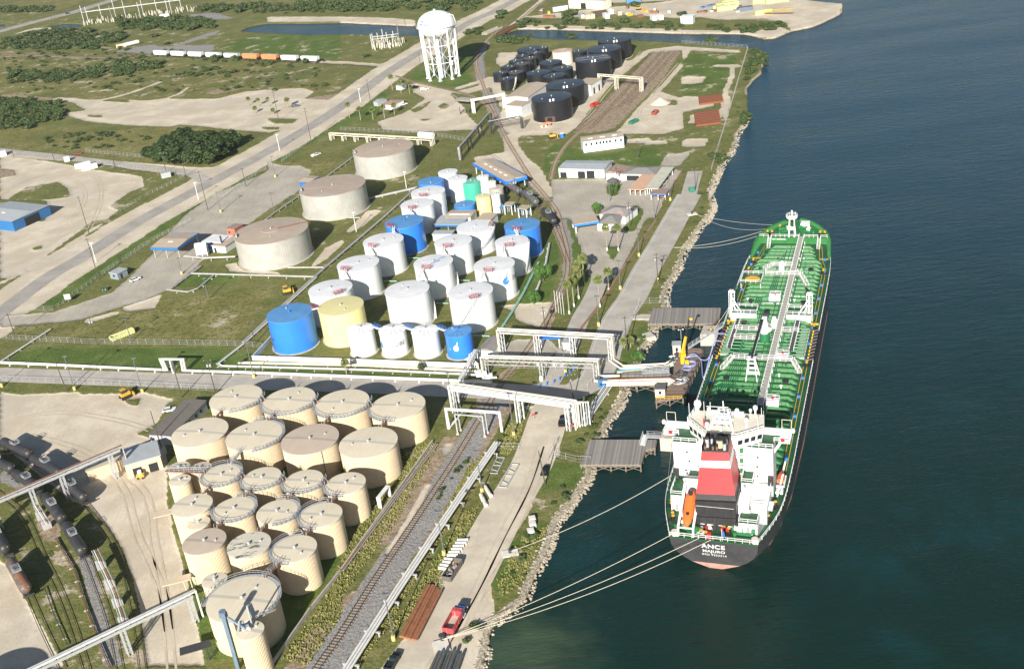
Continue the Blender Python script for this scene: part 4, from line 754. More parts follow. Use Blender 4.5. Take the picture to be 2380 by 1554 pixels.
for i in range(46):
 u_,v_=rs.uniform(34,172),rs.choice([-9,-7,-5.6,1,3,8,9.5])+rs.uniform(-.6,.6);mb=MB();h_=rs.uniform(1.2,1.9)
 mb.cyl(u_,v_,Z0,Z0+h_,.16,8);mb.cyl(u_,v_,Z0+h_,Z0+h_+.12,rs.uniform(.3,.55),10);mb.build('tank_valve',rs.choice([PIG,PIG,SWH,RDG]),ship,local=True)
for i in range(26):
 u_=36+i*5.3;s_=1 if i%2 else-1;mb=MB();mb.box(u_,s_*(min(12.6,wd(u_)-1.9)),Z0+.35,.8,.8,.7);mb.build('deck_box',SBLU,ship,local=True)
for u_,s_ in((42,-1),(74,1),(74,-1),(86,1),(86,-1),(110,1),(110,-1),(126,1),(126,-1),(152,1),(152,-1)):
 w_=8.3;mb=MB();mb.cyl(u_,s_*w_,Z0,Z0+1.3,.75,10);mb.cyl(u_,s_*w_,Z0+1.3,Z0+1.6,.95,10);mb.build('tank_hatch',SBLK,ship,local=True)
mb=MB()
for s_ in(1,-1):
 for off in(1.5,2.5):
  pts=[(u_,s_*(min(14.6,wd(u_))-off),Z0+.02)for u_ in(30,60,87)]
  for a,b in zip(pts[:-1],pts[1:]):mb.add([(a[0],a[1]-.08,a[2]),(b[0],b[1]-.08,b[2]),(b[0],b[1]+.08,b[2]),(a[0],a[1]+.08,a[2])],[(0,1,2,3)])
  pts=[(u_,s_*(min(14.6,wd(u_))-off-(1.2 if u_>158 else 0)),Z0+.02)for u_ in(109,140,155,163,170,176)]
  for a,b in zip(pts[:-1],pts[1:]):mb.add([(a[0],a[1]-.08,a[2]),(b[0],b[1]-.08,b[2]),(b[0],b[1]+.08,b[2]),(a[0],a[1]+.08,a[2])],[(0,1,2,3)])
 mb.box(164.0,s_*11.6,Z0+.03,1.0,3.0,.02);mb.box(113,s_*12.9,Z0+.25,.5,2.4,.4)
mb.build('walkway_marking',SYEL,ship,local=True)
hp=MB();hp.box(141.5,10.0,11.1,7.4,6.8,.25);hq=hp.build('winching_platform',DKG,ship,local=True);mr=MB();mr.rail([(137.8,6.6,11.2),(145.2,6.6,11.2),(145.2,13.4,11.2),(137.8,13.4,11.2)],1.1,.07,1.6,close=True)
for x_ in(138,145):
 for y_ in(6.8,13.2):mr.tube((x_,y_,Z0),(x_,y_,11),.12,4)
mr.build('railing',SWH,hq,local=True);mb=MB();mb.cyl(141.0,9.8,11.23,11.26,2.5,40);mb.build('yellow_disc',SYEL,hq,local=True)
v,f=text_mesh('WINCH ONLY',.7,.01);tb=MB();tb.add([(144.4+y,-x+10,11.25)for x,y,_ in v],f);tb.build('disc_lettering',SWH,hq,local=True)
for s_,v0,v1,pv in((1,4.9,12.7,12.9),(-1,-4.4,-11.8,-11.0)):
 mb=MB();vc,vw=(v0+v1)/2,abs(v1-v0);mb.box(113.3,vc,10.7,.3,vw,2.4);sc_=mb.build('white_screen',SWH,ship,local=True);mb=MB();mb.box(115.8,vc,11.8,4.6,vw,.15);mb.build('platform_deck',DKG,sc_,local=True)
 mr=MB();mr.rail([(113.6,v0,11.9),(118,v0,11.9),(118,v1,11.9),(113.6,v1,11.9)],1.1,.07,1.6,close=True);mr.build('railing',SWH,sc_,local=True)
 mb=MB();mb.cyl(115,pv,Z0,17.8,.42,12,r2=.32)
 for q in(.9,-.9):mb.tube((115.6+q*.2,pv+q,Z0),(116.2,pv+q,18.2),.1,4)
 for i in range(11):mb.tube((115.7,pv-.9,9.6+i*.8),(115.7,pv+.9,9.6+i*.8),.07,4)
 mb.tube((114,pv-s_*4.2,10),(115,pv-s_*.2,16.5),.2,6);mb.tube((114.5,pv-s_*2.6,10),(115,pv-s_*.2,15),.16,6);mb.box(116.2,pv,18.1,1.3,1.4,.6);mb.build('derrick_post',SWH,ship,local=True)
 mb=MB();mb.tube((116.6,pv,18.5),(118,pv-s_,19.0),.25,6);mb.build('derrick_head',SBLK,ship,local=True)
mb=MB();mb.cyl(99,.6,Z0,12.6,1.7,20,r2=1.5);mb.build('crane_pedestal',PIG,ship,local=True)
mb=MB();mb.cyl(99,.6,12.6,16.2,1.15,20,r2=1.0);mb.cyl(99,.6,13.6,13.8,2.2,20);mb.box(99.4,.6,16.8,1.8,1.5,1.4);cm=mb.build('crane_mast',SWH,ship,local=True)
mr=MB();mr.rail([(99+2.3*cos(i*pi/6),.6+2.3*sin(i*pi/6),13.8)for i in range(12)],1.1,.06,1.2,close=True);mr.build('railing',SWH,cm,local=True)
mb=MB();mb.add([(101,1.4,16.6),(101,.6,16.6),(74.4,.75,16.9),(74.4,1.25,16.9),(101,1.4,17.4),(101,.6,17.4),(74.4,.75,17.3),(74.4,1.25,17.3)],[(3,2,1,0),(4,5,6,7),(0,1,5,4),(1,2,6,5),(2,3,7,6),(3,0,4,7)]);mb.tube((100,1.8,16.6),(76,1.4,16.9),.1,5);mb.build('crane_boom',SBLK,ship,local=True)
mb=MB();mb.box(88,.62,17.3,24,.12,.2);mb.build('boom_edge',SWH,cm,local=True);mb=MB();mb.box(102.4,.4,17.2,1.8,1.5,1.5);mb.build('crane_winch',SBLK,ship,local=True)
mb=MB()
for s_ in(-1,1):
 mb.tube((78.5,1.1+s_*1.7,Z0),(75,1.1+s_*.8,16.7),.2,6);mb.tube((73.2,1.1+s_*1.7,Z0),(74.2,1.1+s_*.8,16.7),.15,6)
for q in(.2,.45,.7):mb.box(78.5-3.5*q,1.1,Z0+7.7*q,.4,3.4-1.8*q,.45)
mb.box(74.8,1.1,16.7,2.2,2.6,.2);mb.box(78.4,1.1,9.8,.4,3.4,1.5);mb.build('boom_rest',SWH,ship,local=True)
for(u_,v_)in((108,-1.2),(151,1.2),(47.5,.5)):
 mb=MB();mb.box(u_,v_,11.2,3.0,1.7,2.0);mb.cyl(u_+.2,v_,12.2,13.6,.85,14,r2=.5);mb.build('deck_locker',SWH,ship,local=True)
for(u_,v_)in((128.5,.9),(88,-6.0),(61.5,-6.2)):mb=MB();mb.box(u_,v_,10.6,3.0,3.6,1.4);o_=mb.build('foam_station',SWH,ship,local=True);mr=MB();mr.rail([(u_-1.4,v_-1.7,11.3),(u_+1.4,v_-1.7,11.3),(u_+1.4,v_+1.7,11.3),(u_-1.4,v_+1.7,11.3)],1,.06,1.5,close=True);mr.build('railing',SWH,o_,local=True);mb=MB();mb.cyl(u_,v_,11.3,12.1,.3,8);mb.build('monitor',SRED,o_,local=True)
mr=MB()
for s_ in(1,-1):
 for a,b in((.3,88),(108.5,163.5)):
  mr=MB();pts=[(u_,s_*(wd(u_)-.12),Z0)for u_ in np.arange(a,b,4.0)]+[(b,s_*(wd(b)-.12),Z0)];mr.rail(pts,1.15,.07,1.6);mr.build('side_railing',SWH,ship,local=True)
mr=MB();mr.rail([(.25,v_,Z0)for v_ in(-10,-5,0,5,10)],1.1,.07,1.6);mr.build('stern_railing',SWH,ship,local=True)
mr=MB();mr.rail([(177.8,12.3,FCZ),(177.8,9,FCZ)],1.1,.07,1.5);mr.rail([(177.8,8,FCZ),(177.8,-1.6,FCZ)],1.1,.07,1.5);mr.rail([(177.8,-3.8,FCZ),(177.8,-8.4,FCZ)],1.1,.07,1.5);mr.rail([(177.8,-9.4,FCZ),(177.8,-11.6,FCZ)],1.1,.07,1.5)
for v_ in(8.5,-8.9):
 for s_ in(.5,-.5):mr.tube((173.2,v_+s_,Z0+1),(177.8,v_+s_,FCZ+1.1),.08,4);mr.tube((173.2,v_+s_,Z0),(177.8,v_+s_,FCZ),.1,4)
 for i in range(9):mr.box(173.4+i*.5,v_,Z0+.1+i*.27,.2,1.0,.05)
mr.build('forecastle_railing',SWH,ship,local=True)
mb=MB()
for s_ in(-1.1,1.1):mb.tube((177.9,.8+s_,Z0+.4),(178.9,.8+s_*.75,18.6),.22,6);mb.tube((181.2,.8+s_,FCZ),(179.4,.8+s_*.6,18.4),.13,6)
mb.box(178.4,.8,14.6,.7,2.6,1.1);mb.cyl(179,.8,18.5,18.7,1.9,16);mb.cyl(179,.8,18.7,21.0,.2,8,r2=.12);mb.tube((179,-.4,18.7),(179,-.4,20.8),.08,5);mb.cyl(179,.8,20.9,21.3,.3,8)
fm=mb.build('foremast',SWH,ship,local=True);mr=MB();mr.rail([(179+2*cos(i*pi/6),0.8+2*sin(i*pi/6),18.7)for i in range(12)],1.1,.07,1.2,close=True);mr.build('railing',SWH,fm,local=True)
mb=MB();mb.box(186.5,-3.2,FCZ+1.2,3.2,3.2,2.4);mb.build('bosun_locker',SWH,ship,local=True)
def winch(u_,v_,z,a=0.0,L=4.0):
 mb=MB();c_,s_=cos(a),sin(a);q=lambda x_,y_,z_:(u_+x_*c_-y_*s_,v_+x_*s_+y_*c_,z+z_)
 mb.tube(q(0,-L/2,1.0),q(0,L/2,1.0),.55,12);mb.tube(q(0,L/2,1.0),q(0,L/2+.9,1.0),.95,12);mb.tube(q(0,-L/2-.2,1.0),q(0,-L/2,1.0),1.05,14);mb.tube(q(0,0,1.0),q(0,.2,1.0),1.05,14);mb.box(*q(0,0,.3),2.2,L,.6,a);o_=mb.build('mooring_winch',PIG,ship,local=True)
 mb=MB();mb.tube(q(0,-L/2+.2,1.0),q(0,-.3,1.0),.85,12);mb.build('rope_drum',M('rope',(.62,.58,.48),.9,0,.15,4),o_,local=True)
winch(184,3.6,FCZ,.5);winch(184,-4.0,FCZ,-.5);winch(3.6,6.2,Z0,2.5,4.2);winch(4.2,-6.2,Z0,3.1,4.2);winch(152.2,8.0,Z0,1.6,2.4)
def bitts(u_,v_,z,a=0.0):
 mb=MB();mb.cyl(u_,v_,z,z+.1,1.2,14)
 for s_ in(.62,-.62):mb.cyl(u_+s_*cos(a),v_+s_*sin(a),z,z+1.25,.34,10)
 o_=mb.build('mooring_bitts',SBLK,ship,local=True);mb=MB()
 for s_ in(.62,-.62):mb.cyl(u_+s_*cos(a),v_+s_*sin(a),z+1.25,z+1.42,.42,10)
 mb.build('bitt_cap',SYEL,o_,local=True)
for u_,v_,a in((12,11.9,.2),(7,10.6,.3),(15.2,-12.0,-.4),(9.5,-11.0,-.5),(3.8,-2.5,1.4),(86.4,13.0,0),(109.6,13.0,0),(86.4,-13.0,0),(110.4,-13.0,0),(152.2,12.6,0),(152.2,-12.4,0),(160,12,0),(30,13.2,0),(1.6,2.4,1.2)):bitts(u_,v_,Z0,a)
for u_,v_ in((180.5,9.6),(180.5,-9.0),(186,5.8),(188,-3.6),(180.4,8.0),(180.4,-10.6)):bitts(u_,v_,FCZ,.1)
for u_,v_,s_ in((3,9.2,1),(6.8,-9.0,1),(2.6,-4.6,1),(12,-8.8,1),(28,-12.4,1),(154,-12.8,1),(181,5.4,0),(182,-6.4,0),(182.2,-8.5,0)):mb=MB();z=Z0 if s_ else FCZ;mb.cyl(u_,v_,z,z+.9,.5,12,r2=.3);mb.cyl(u_,v_,z+.9,z+1.2,.42,12);mb.build('roller_fairlead',RDG,ship,local=True)
# ---- superstructure
Zt=24.0
mb=MB();mb.box(22.8,0,(Z0+Zt)/2,6.6,22.6,Zt-Z0);house=mb.build('accommodation_block',SWH,ship,local=True)
mb=MB();mb.box(22.3,0,Zt+.06,7.4,22.9,.12);mb.build('green_boat_deck',DKG,house,local=True)
for s_,v0,v1 in((1,6.2,12.0),(-1,-5.2,-11.6)):
 mb=MB();mb.box(18.7,(v0+v1)/2,(14.2+Zt)/2,2.4,abs(v1-v0),Zt-14.2);bl=mb.build('aft_wing_block',SWH,ship,local=True)
 mb=MB();mb.box(18.6,(v0+v1)/2,Zt+.07,2.6,abs(v1-v0),.14);mb.build('green_boat_deck',DKG,bl,local=True)
 mr=MB();mr.rail([(17.5,v0,Zt),(17.5,v1,Zt)],1.1,.08,1.5);mr.build('railing',SWH,bl,local=True);mb=MB();mb.box(17.45,(v0+v1)/2,14.0,.2,abs(v1-v0),.5);mb.box(17.2,v1-(.6*s_),15.2,1.4,1.2,2.4);mb.build('dark_band',SBLK,bl,local=True)
 mb=MB()
 for i,z in enumerate((16,18.6,21.2)):mb.box(17.47,(v0+v1)/2+rs.uniform(-1,1),z,.06,.5,.5)
 mb.build('porthole',GLS,bl,local=True)
for z in(12.4,15.2,18,20.8):
 mb=MB();mb.box(18.6,.2,z,2.6,12.4,.2);o_=mb.build('aft_gallery',SWH,ship,local=True);mr=MB();mr.rail([(17.3,6.2,z),(17.3,-5.2,z)],1.1,.07,1.4);mr.build('railing',SWH,o_,local=True)
 mb=MB()
 for y_ in(-4,4.5):mb.box(19.45,y_,z+1.2,.1,.9,2.0)
 mb.build('door',RDG,o_,local=True)
bp=[(26.4,7.9),(21.2,8.9),(15.2,3.4),(15.2,-3.6),(19.6,-9.3),(26.4,-8.4)];bl_=[(25.8,7.4),(21.3,8.3),(16.0,3.3),(16.0,-3.5),(19.8,-8.7),(25.8,-7.9)]
mb=MB();mb.prism(bl_,Zt,27.4,top=bp);br_=mb.build('bridge',SWH,ship,local=True);mb=MB();mb.prism([(a*1.0,b*1.02)for a,b in bp],27.4,27.65);mb.build('bridge_roof',SCREAM,br_,local=True)
mr=MB();mr.rail([bp[1]+(27.6,),bp[2]+(27.6,),bp[3]+(27.6,),bp[4]+(27.6,)],1.1,.08,1.4);mr.rail([bp[4]+(27.6,),bp[5]+(27.6,)],1.1,.07,1.4);mr.rail([bp[0]+(27.6,),bp[1]+(27.6,)],1.1,.07,1.4);mr.build('railing',SWH,br_,local=True)
def winrow(a,b,n,z0,z1,k=.72):
 mb=MB();a,b=Vector((a[0],a[1],0)),Vector((b[0],b[1],0));d=(b-a);nn=Vector((d.y,-d.x,0)).normalized()*-.06
 cen=Vector((21,0,0));nn=nn if((a+b)/2+nn-cen).length>((a+b)/2-cen).length else-nn
 for i in range(n):
  q0,q1=(i+(1-k)/2)/n,(i+(1+k)/2)/n;p0,p1=a+d*q0+nn,a+d*q1+nn;mb.add([(p0.x,p0.y,z0),(p1.x,p1.y,z0),(p1.x+nn.x*3,p1.y+nn.y*3,z1),(p0.x+nn.x*3,p0.y+nn.y*3,z1)],[(0,1,2,3)])
 return mb.build('bridge_windows',GLS,br_,local=True)
ml=[((p[0]+q[0])/2,(p[1]+q[1])/2)for p,q in zip(bl_,bp)]
winrow(ml[1],ml[2],4,25.3,26.6);winrow(ml[3],ml[4],4,25.3,26.6);winrow(ml[5],ml[0],11,25.3,26.6,.85);winrow(ml[0],ml[1],3,25.3,26.6);winrow(ml[4],ml[5],4,25.3,26.6)
for s_,w0,w1 in((1,8.4,14.6),(-1,-8.8,-15.2)):
 mb=MB();mb.box(23.6,(w0+w1)/2,24.9,1.2,abs(w1-w0),1.3);mb.box(22.0,w1-s_*1.2,24.3,4.4,2.6,.3);mb.tube((22.4,w1-s_*1.6,24),(22.6,s_*11,19.5),.35,6);wg=mb.build('bridge_wing',SWH,ship,local=True)
 mr=MB();mr.rail([(20,w1-s_*3.6,24.3),(20,w1,24.4),(24.4,w1,24.4)],1.2,.09,1.2);mr.build('railing',SWH,wg,local=True);mr=MB()
 for q in(0,2.2):mr.tube((23.8,w1-s_*q,25),(23.8,w1-s_*q,28.2),.07,4)
 mr.tube((23.8,w1,28.2),(23.8,w1-s_*2.2,28.2),.07,4);mr.build('awning_frame',SCREAM,wg,local=True);mb=MB();mb.lathe(22.6,w1+s_*.5,[(.01,25.4),(.45,25.7),(.5,26.2),(.3,26.6),(.01,26.7)],10);mb.build('searchlight',SWH,wg,local=True)
 mb=MB();mb.box(19.92,w1-s_*1.6,24.9,.08,.9,.9);mb.build('lifebuoy',SRED,wg,local=True)
mb=MB()
for a,b in(((17.5,3.2),(20.4,1.4)),((17.5,-2.6),(20.4,-1.0)),((22.5,1.8),(21.0,1.2)),((22.5,-1.6),(21.0,-.8))):mb.tube((a[0],a[1],27.6),(b[0],b[1],35.5),.26,6)
for z,k in((30,1.5),(33,1.1)):mb.box(20.5,.2,z,3.2*k*.6,3.0*k*.8,.18)
for z in(29,31.5,34):mb.tube((18.6,2.4-(z-29)*.2,z),(18.8,-1.8+(z-29)*.15,z),.14,4)
mb.tube((18,2.6,28.5),(19.4,-1.0,33),.12,4);mb.tube((18,-2,28.5),(19.4,1.3,33),.12,4);mb.tube((17.2,.3,27.6),(17.2,.3,31),.35,8);mb.tube((20.8,.2,35.4),(20.8,.2,40.5),.12,5);mb.tube((20.8,4.2,37),(20.8,-1.0,37.2),.14,5);mb.tube((19,2.6,33.2),(19,-2.4,33.2),.22,5);mb.tube((21.6,3.4,31.2),(21.6,3.4,38.5),.07,5)
mb.v=[(x_,y_,27.6+(z_-27.6)*.5)for x_,y_,z_ in mb.v];ms=mb.build('radar_mast',SWH,ship,local=True);mr=MB();mr.rail([(18.6,2.4,28.8),(22.4,2.2,28.8),(22.4,-1.9,28.8),(18.6,-2.0,28.8)],1.1,.07,1.2,close=True);mr.rail([(19.3,1.8,30.3),(21.8,1.6,30.3),(21.8,-1.3,30.3),(19.3,-1.3,30.3)],1.1,.07,1.2,close=True);mr.build('railing',SWH,ms,local=True)
def dome(u_,v_,z,r_,st=1.5):
 mb=MB();mb.cyl(u_,v_,z,z+st,r_*.35,8);mb.lathe(u_,v_,[(.01,z+st-.1),(r_*.75,z+st),(r_,z+st+r_*.8),(r_*.8,z+st+r_*1.6),(.01,z+st+r_*2)],14);mb.build('satellite_dome',SWH,ship,local=True,smooth=True)
dome(25.6,7.2,27.6,.95,1.6);dome(25.6,-6.6,27.6,.6,1.8);dome(25.9,-5.4,27.6,.4,1.0);dome(17.5,3.6,27.6,.5,1.4);dome(20.4,-5.2,27.6,.55,1.4);dome(25.8,-2.2,27.6,.55,.6);dome(26,4.6,27.6,.5,.4)
mb=MB();
for u_,v_,h_ in((26.2,5.8,4),(22,8.6,6.5),(26.2,.8,3.6),(25.9,-8.0,3.2),(19.6,-8.0,5)):mb.tube((u_,v_,27.6),(u_,v_,27.6+h_*.7),.06,4)
mb.build('whip_antenna',SWH,ship,local=True)
mb=MB();mb.box(25.6,.5,28.0,.7,8.8,.8);mb.build('roof_screen',SWH,br_,local=True)
mb=MB();mb.add([(18.4,4.6,30.6),(18.4,4.6,28.8),(17.6,4.0,28.6),(17.7,4.1,30.2)],[(0,1,2,3)]);mb.tube((18.4,4.6,27.6),(18.4,4.6,31),.05,4);mb.build('signal_flag',SRED,ship,local=True)
FB=[(4.9,4.6),(14.6,4.3),(14.6,-4.3),(5.6,-4.6)];FT=[(8.1,3.25),(14.2,3.1),(14.2,-2.5),(8.7,-2.6)]
def lerp(q):return[(a[0]+(b[0]-a[0])*q,a[1]+(b[1]-a[1])*q)for a,b in zip(FB,FT)]
fz=lambda q:16.6+11.4*q
fn=thing_parent=None
mb=MB();mb.prism(lerp(0),fz(0),fz(.12),1,top=lerp(.12));mb.prism(lerp(.12),fz(.12),fz(.66),0,top=lerp(.66));mb.prism(lerp(.66),fz(.66),fz(.80),2,top=lerp(.80));mb.prism(lerp(.80),fz(.80),fz(.97),0,top=lerp(.97));mb.prism(lerp(.97),fz(.97),fz(1.0),1,top=lerp(1.0))
fun=mb.build('funnel',[SRED,SBLK,SWH],ship,local=True)
mb=MB()
for i in range(4):
 y_=2.35-i*1.6
 for k in range(4):mb.box(7.12+k*.1,y_,fz(.68)+.25+k*.36,.12,1.15,.08)
 mb.box(7.3,y_,fz(.73),.1,1.25,1.3)
mb.build('louvre',M('louvre_cream',(.66,.64,.54),.5),fun,local=True)
for u_,v_,r_,h_,mt in((10.4,-.6,.85,2.0,0),(11.8,-1.7,.42,1.4,1),(10.0,2.3,.48,2.2,1),(8.9,.8,.25,.9,2),(8.9,2.6,.25,.9,2),(9.0,-.1,.28,.9,2),(9.3,-1.8,.42,1.7,1),(11.6,1.5,.3,1.3,1)):
 mb=MB();mb.cyl(u_,v_,28,28+h_,r_,14);mb.build('exhaust_pipe',(M('exhaust_tan',(.50,.42,.28),.6),GALV,RUSTY)[mt],fun,local=True);mb=MB();mb.cyl(u_,v_,28+h_,28.5+h_,r_*1.08,14);mb.build('exhaust_tip',SBLK,fun,local=True)
mb=MB()
for a,b in zip(range(4),(1,2,3,0)):
 p,q=FT[a],FT[b];mb.add([(p[0],p[1],28),(q[0],q[1],28),(q[0],q[1],29.3),(p[0],p[1],29.3)],[(0,1,2,3)])if a!=3 else None
mb.build('funnel_screen',[SBLK],fun,local=True)
pan=MB();A_,B_=FB[2],FT[2];C_,D_=FB[3],FT[3]
def side(q,t_):a=lerp(q);return(a[3][0]+(a[2][0]-a[3][0])*t_,a[3][1]+(a[2][1]-a[3][1])*t_-.05,fz(q))
pan.poly([side(.66,.05),side(.66,.55),side(.8,.55),side(.8,.05)]);pan.build('side_emblem',SWH,fun,local=True)
v,f=text_mesh('A',1.2,.02);tb=MB();tb.add([(9.9+x,-4.0+(y+.0)*.09+.5,24.95+y)for x,y,_ in v],f);
mb=MB();mb.prism([(4.3,4.6),(15,4.6),(15,-4.6),(4.9,-4.7)],12.4,16.6);cs=mb.build('engine_casing',SBLK,ship,local=True)
mb=MB();mb.prism([(3.9,4.5),(15,4.6),(15,-4.7),(4.5,-4.7)],Z0,12.4);mb.box(6.0,-7.0,10.4,4,5.0,2.8);mb.build('lower_casing',SBLK,ship,local=True)
mb=MB();mb.box(4.28,.1,15.3,.06,8.8,.06);[mb.box(3.9,v_,10.6,.08,1.0,.12)for v_ in(3,1,-1.2,-3.4)];mb.build('casing_trim',SWH,cs,local=True)
v,f=text_mesh('no smoking',.8,0);tb=MB();tb.add([(3.85,-x+4.8,9.8+y)for x,y,_ in v],f);tb.build('casing_lettering',SWH,cs,local=True)
for v_,z_ in((1.9,9.9),(-1.6,9.9),(-2.8,9.9)):mb=MB();mb.box(3.5,v_,z_,.5,.6,.8);mb.build('hose_box',SRED,ship,local=True)
def dhouse(name,u0,u1,v0,v1,z0,z1,mat=SWH,roof=DKG,rail=True):
 mb=MB();mb.box((u0+u1)/2,(v0+v1)/2,(z0+z1)/2,abs(u1-u0),abs(v1-v0),z1-z0);o_=mb.build(name,mat,ship,local=True)
 mb=MB();mb.box((u0+u1)/2,(v0+v1)/2,z1+.05,abs(u1-u0)+.3,abs(v1-v0)+.3,.1);mb.build('deck_top',roof,o_,local=True)
 if rail:mr=MB();mr.rail([(u0,v0,z1),(u1,v0,z1),(u1,v1,z1),(u0,v1,z1)],1.1,.07,1.5,close=True);mr.build('railing',SWH,o_,local=True)
 mb=MB();mb.box(min(u0,u1)-.04,(v0+v1)/2,z0+1.1,.06,.8,1.9);mb.build('door',M('door_grey',(.3,.32,.3),.5),o_,local=True)
 return o_
dhouse('deckhouse',10.2,17.4,8.8,11.6,Z0,13.6);dhouse('deckhouse',8.2,17.4,-7.6,-11.2,Z0,14.0,roof=SWH);dhouse('deckhouse',7.4,12,-4.8,-7.2,Z0,14.6,roof=SWH,rail=False);dhouse('deckhouse',3.6,7.2,-5.4,-9.6,Z0,12.2);dhouse('deckhouse',13.4,17.4,4.8,8.0,Z0,16.0);dhouse('deckhouse',12.8,17.4,-4.8,-7.4,Z0,17.0)
dhouse('deckhouse',26.2,29.0,-2,9.5,Z0,11.8)
mb=MB();mb.tube((9.2,-6,15.6),(9.2,-6,18),.35,8);mb.build('ventilator',SWH,ship,local=True)
for u_,v_ in((16.9,12.2),(12.3,-11.6)):mb=MB();mb.box(u_,v_,11.4,3.6,1.2,.15);mb.build('side_gallery',SWH,ship,local=True)
mb=MB();rings=[];vs=[];NS=9
for i in range(NS):
 q=i/(NS-1);w_=1.25*(math.sin(min(1,q*2.4+.02)*pi/2)**.6)*(1 if q<.9 else 1-(q-.9)*2.5);hgt=(.9+.35*math.exp(-((q-.8)/.16)**2))
 uc=1.2+q*8.0;zc=11.0+q*4.2
 for j in range(12):a=2*pi*j/12;vs.append((uc,6.35+w_*cos(a),zc+(hgt if sin(a)>0 else .8)*w_/1.25*sin(a)))
mb.add(vs,[(i*12+j,i*12+(j+1)%12,(i+1)*12+(j+1)%12,(i+1)*12+j)for i in range(NS-1)for j in range(12)]);mb.add(vs,[tuple((NS-1)*12+j for j in range(12))])
lb=tag(mb.build('lifeboat',ORNG,ship,local=True,smooth=True),'orange enclosed lifeboat hung nose down in its white cradle')
mb=MB();mb.cyl(8.1,6.35,15.6,16.2,.55,12);mb.cyl(3.6,6.35,13.15,13.5,.4,12);mb.build('lifeboat_hatch',SBLK,lb,local=True)
mb=MB()
for s_ in(-1,1):
 y_=6.35+s_*1.75;mb.pipe([(.3,y_,Z0+.2),(.6,y_,11.4),(12.6,y_,17.4),(13,y_,Z0)],.24,6);mb.tube((5.5,y_,Z0),(5.5,y_,13.8),.2,6)
mb.tube((.6,4.6,11.4),(.6,8.1,11.4),.2,6);mb.tube((12.6,4.6,17.4),(12.6,8.1,17.4),.3,6);mb.tube((9.5,4.6,18.8),(9.5,8.1,18.8),.25,6)
for s_ in(-1,1):mb.tube((11,6.35+s_*1.75,16.6),(9.5,6.35+s_*1.75,18.8),.2,6)
mb.build('lifeboat_cradle',SWH,ship,local=True)
mb=MB();vs=[]
for i in range(6):
 q=i/5;w_=.9*(1-max(0,q-.5)*1.5);
 for j in range(10):a=2*pi*j/10;vs.append((20.6+q*4.4,-12.9+w_*cos(a),13.0+.7*w_*sin(a)))
mb.add(vs,[(i*10+j,i*10+(j+1)%10,(i+1)*10+(j+1)%10,(i+1)*10+j)for i in range(5)for j in range(10)]);mb.add(vs,[tuple(range(9,-1,-1))])
rb=tag(mb.build('rescue_boat',ORNG,ship,local=True),'small open orange rescue boat in a davit on the outboard side');mb=MB();mb.tube((19.8,-12.2,Z0),(19.8,-13.6,15.5),.22,6);mb.tube((25.4,-12.2,Z0),(25.4,-13.6,15.5),.22,6);mb.box(22.6,-12.9,11.6,5,2,.2);mb.build('davit',SWH,ship,local=True)
mb=MB()
for u_,v_ in((16.8,-12.6),(16.8,-13.6)):mb.tube((u_-.7,v_,12.6),(u_+.7,v_,12.6),.4,10)
mb.tube((18.6,-12.2,12.6),(18.6,-13.8,12.6),.45,10);mb.build('liferaft_canister',SWH,ship,local=True)
for u_,v_ in((.9,9.0),(1.0,-9.4)):mb=MB();mb.cyl(u_,v_,Z0,Z0+1.1,.8,12);mb.build('rope_bin',M('rope',(.62,.58,.48),.9,0,.15,4),ship,local=True)
mb=MB();mb.box(1.0,1.0,9.7,.9,.9,1.4);mb.build('red_locker',SRED,ship,local=True)
mb=MB();mb.cyl(4.4,1.6,Z0,Z0+1.6,.9,10,r2=.5);mb.build('covered_gear',M('canvas',(.6,.58,.5),.9),ship,local=True)
mb=MB();mb.box(2.6,3.8,9.6,2.4,2.0,.15);mb.box(1.6,2.6,9.8,1.6,.9,.15);mb.build('stored_gratings',SWH,ship,local=True)
mb=MB()
for i in range(4):mb.tube((2.4,-9.4+i*.3,9.2),(8.8,-11.0+i*.3,9.2),.06,4)
mb.build('accommodation_ladder',GALV,ship,local=True)
mb=MB();mb.add([(.1,-2.2,12.2),(.1,-2.2,10.6),(-.5,-2.9,10.4),(-.4,-2.8,12)],[(0,1,2,3)]);mb.build('ensign',SBLU,ship,local=True);mb=MB();mb.tube((.3,-2.1,Z0),(-.1,-2.1,12.6),.06,4);mb.build('flagstaff',SWH,ship,local=True)
ROPE=M('mooring_rope',(.58,.54,.44),.9,0,.1,3)
def rope(a,b,sag,label,r=.06):
 a,b=Vector(a),Vector(b);pts=[]
 for i in range(25):q=i/24;p_=a+(b-a)*q;pts.append((p_.x,p_.y,p_.z-4*sag*q*(1-q)))
 mb=MB();mb.pipe(pts,r,5);tag(mb.build('mooring_rope',ROPE),label,'rope','mooring ropes of the tanker')
B1=c2('D',705,1365,1.2);B2=c2('D',1185,750,1.0);B3=c2('T3',90,1494,.8);B4=c2('N',-60,180,.8);D1=c2('S1',350,510,3.6)
rope(SW(.2,9.9,9.2),B1,1.2,'uppermost of the three stern ropes reaching the quay bollard beside the dump truck');rope(SW(.1,3.2,9.3),B1,1.6,'middle stern rope running to the quay bollard beside the dump truck');rope(SW(.1,.4,9.2),B1,2.4,'lowest and brownest stern rope to the quay bollard beside the dump truck')
rope(SW(20,14.6,9.4),D1,.3,'short rope from the ship side to the aft concrete dolphin');rope(SW(24,14.6,9.4),B2,1.5,'single rope past the wooden pier to the small grass bollard pad')
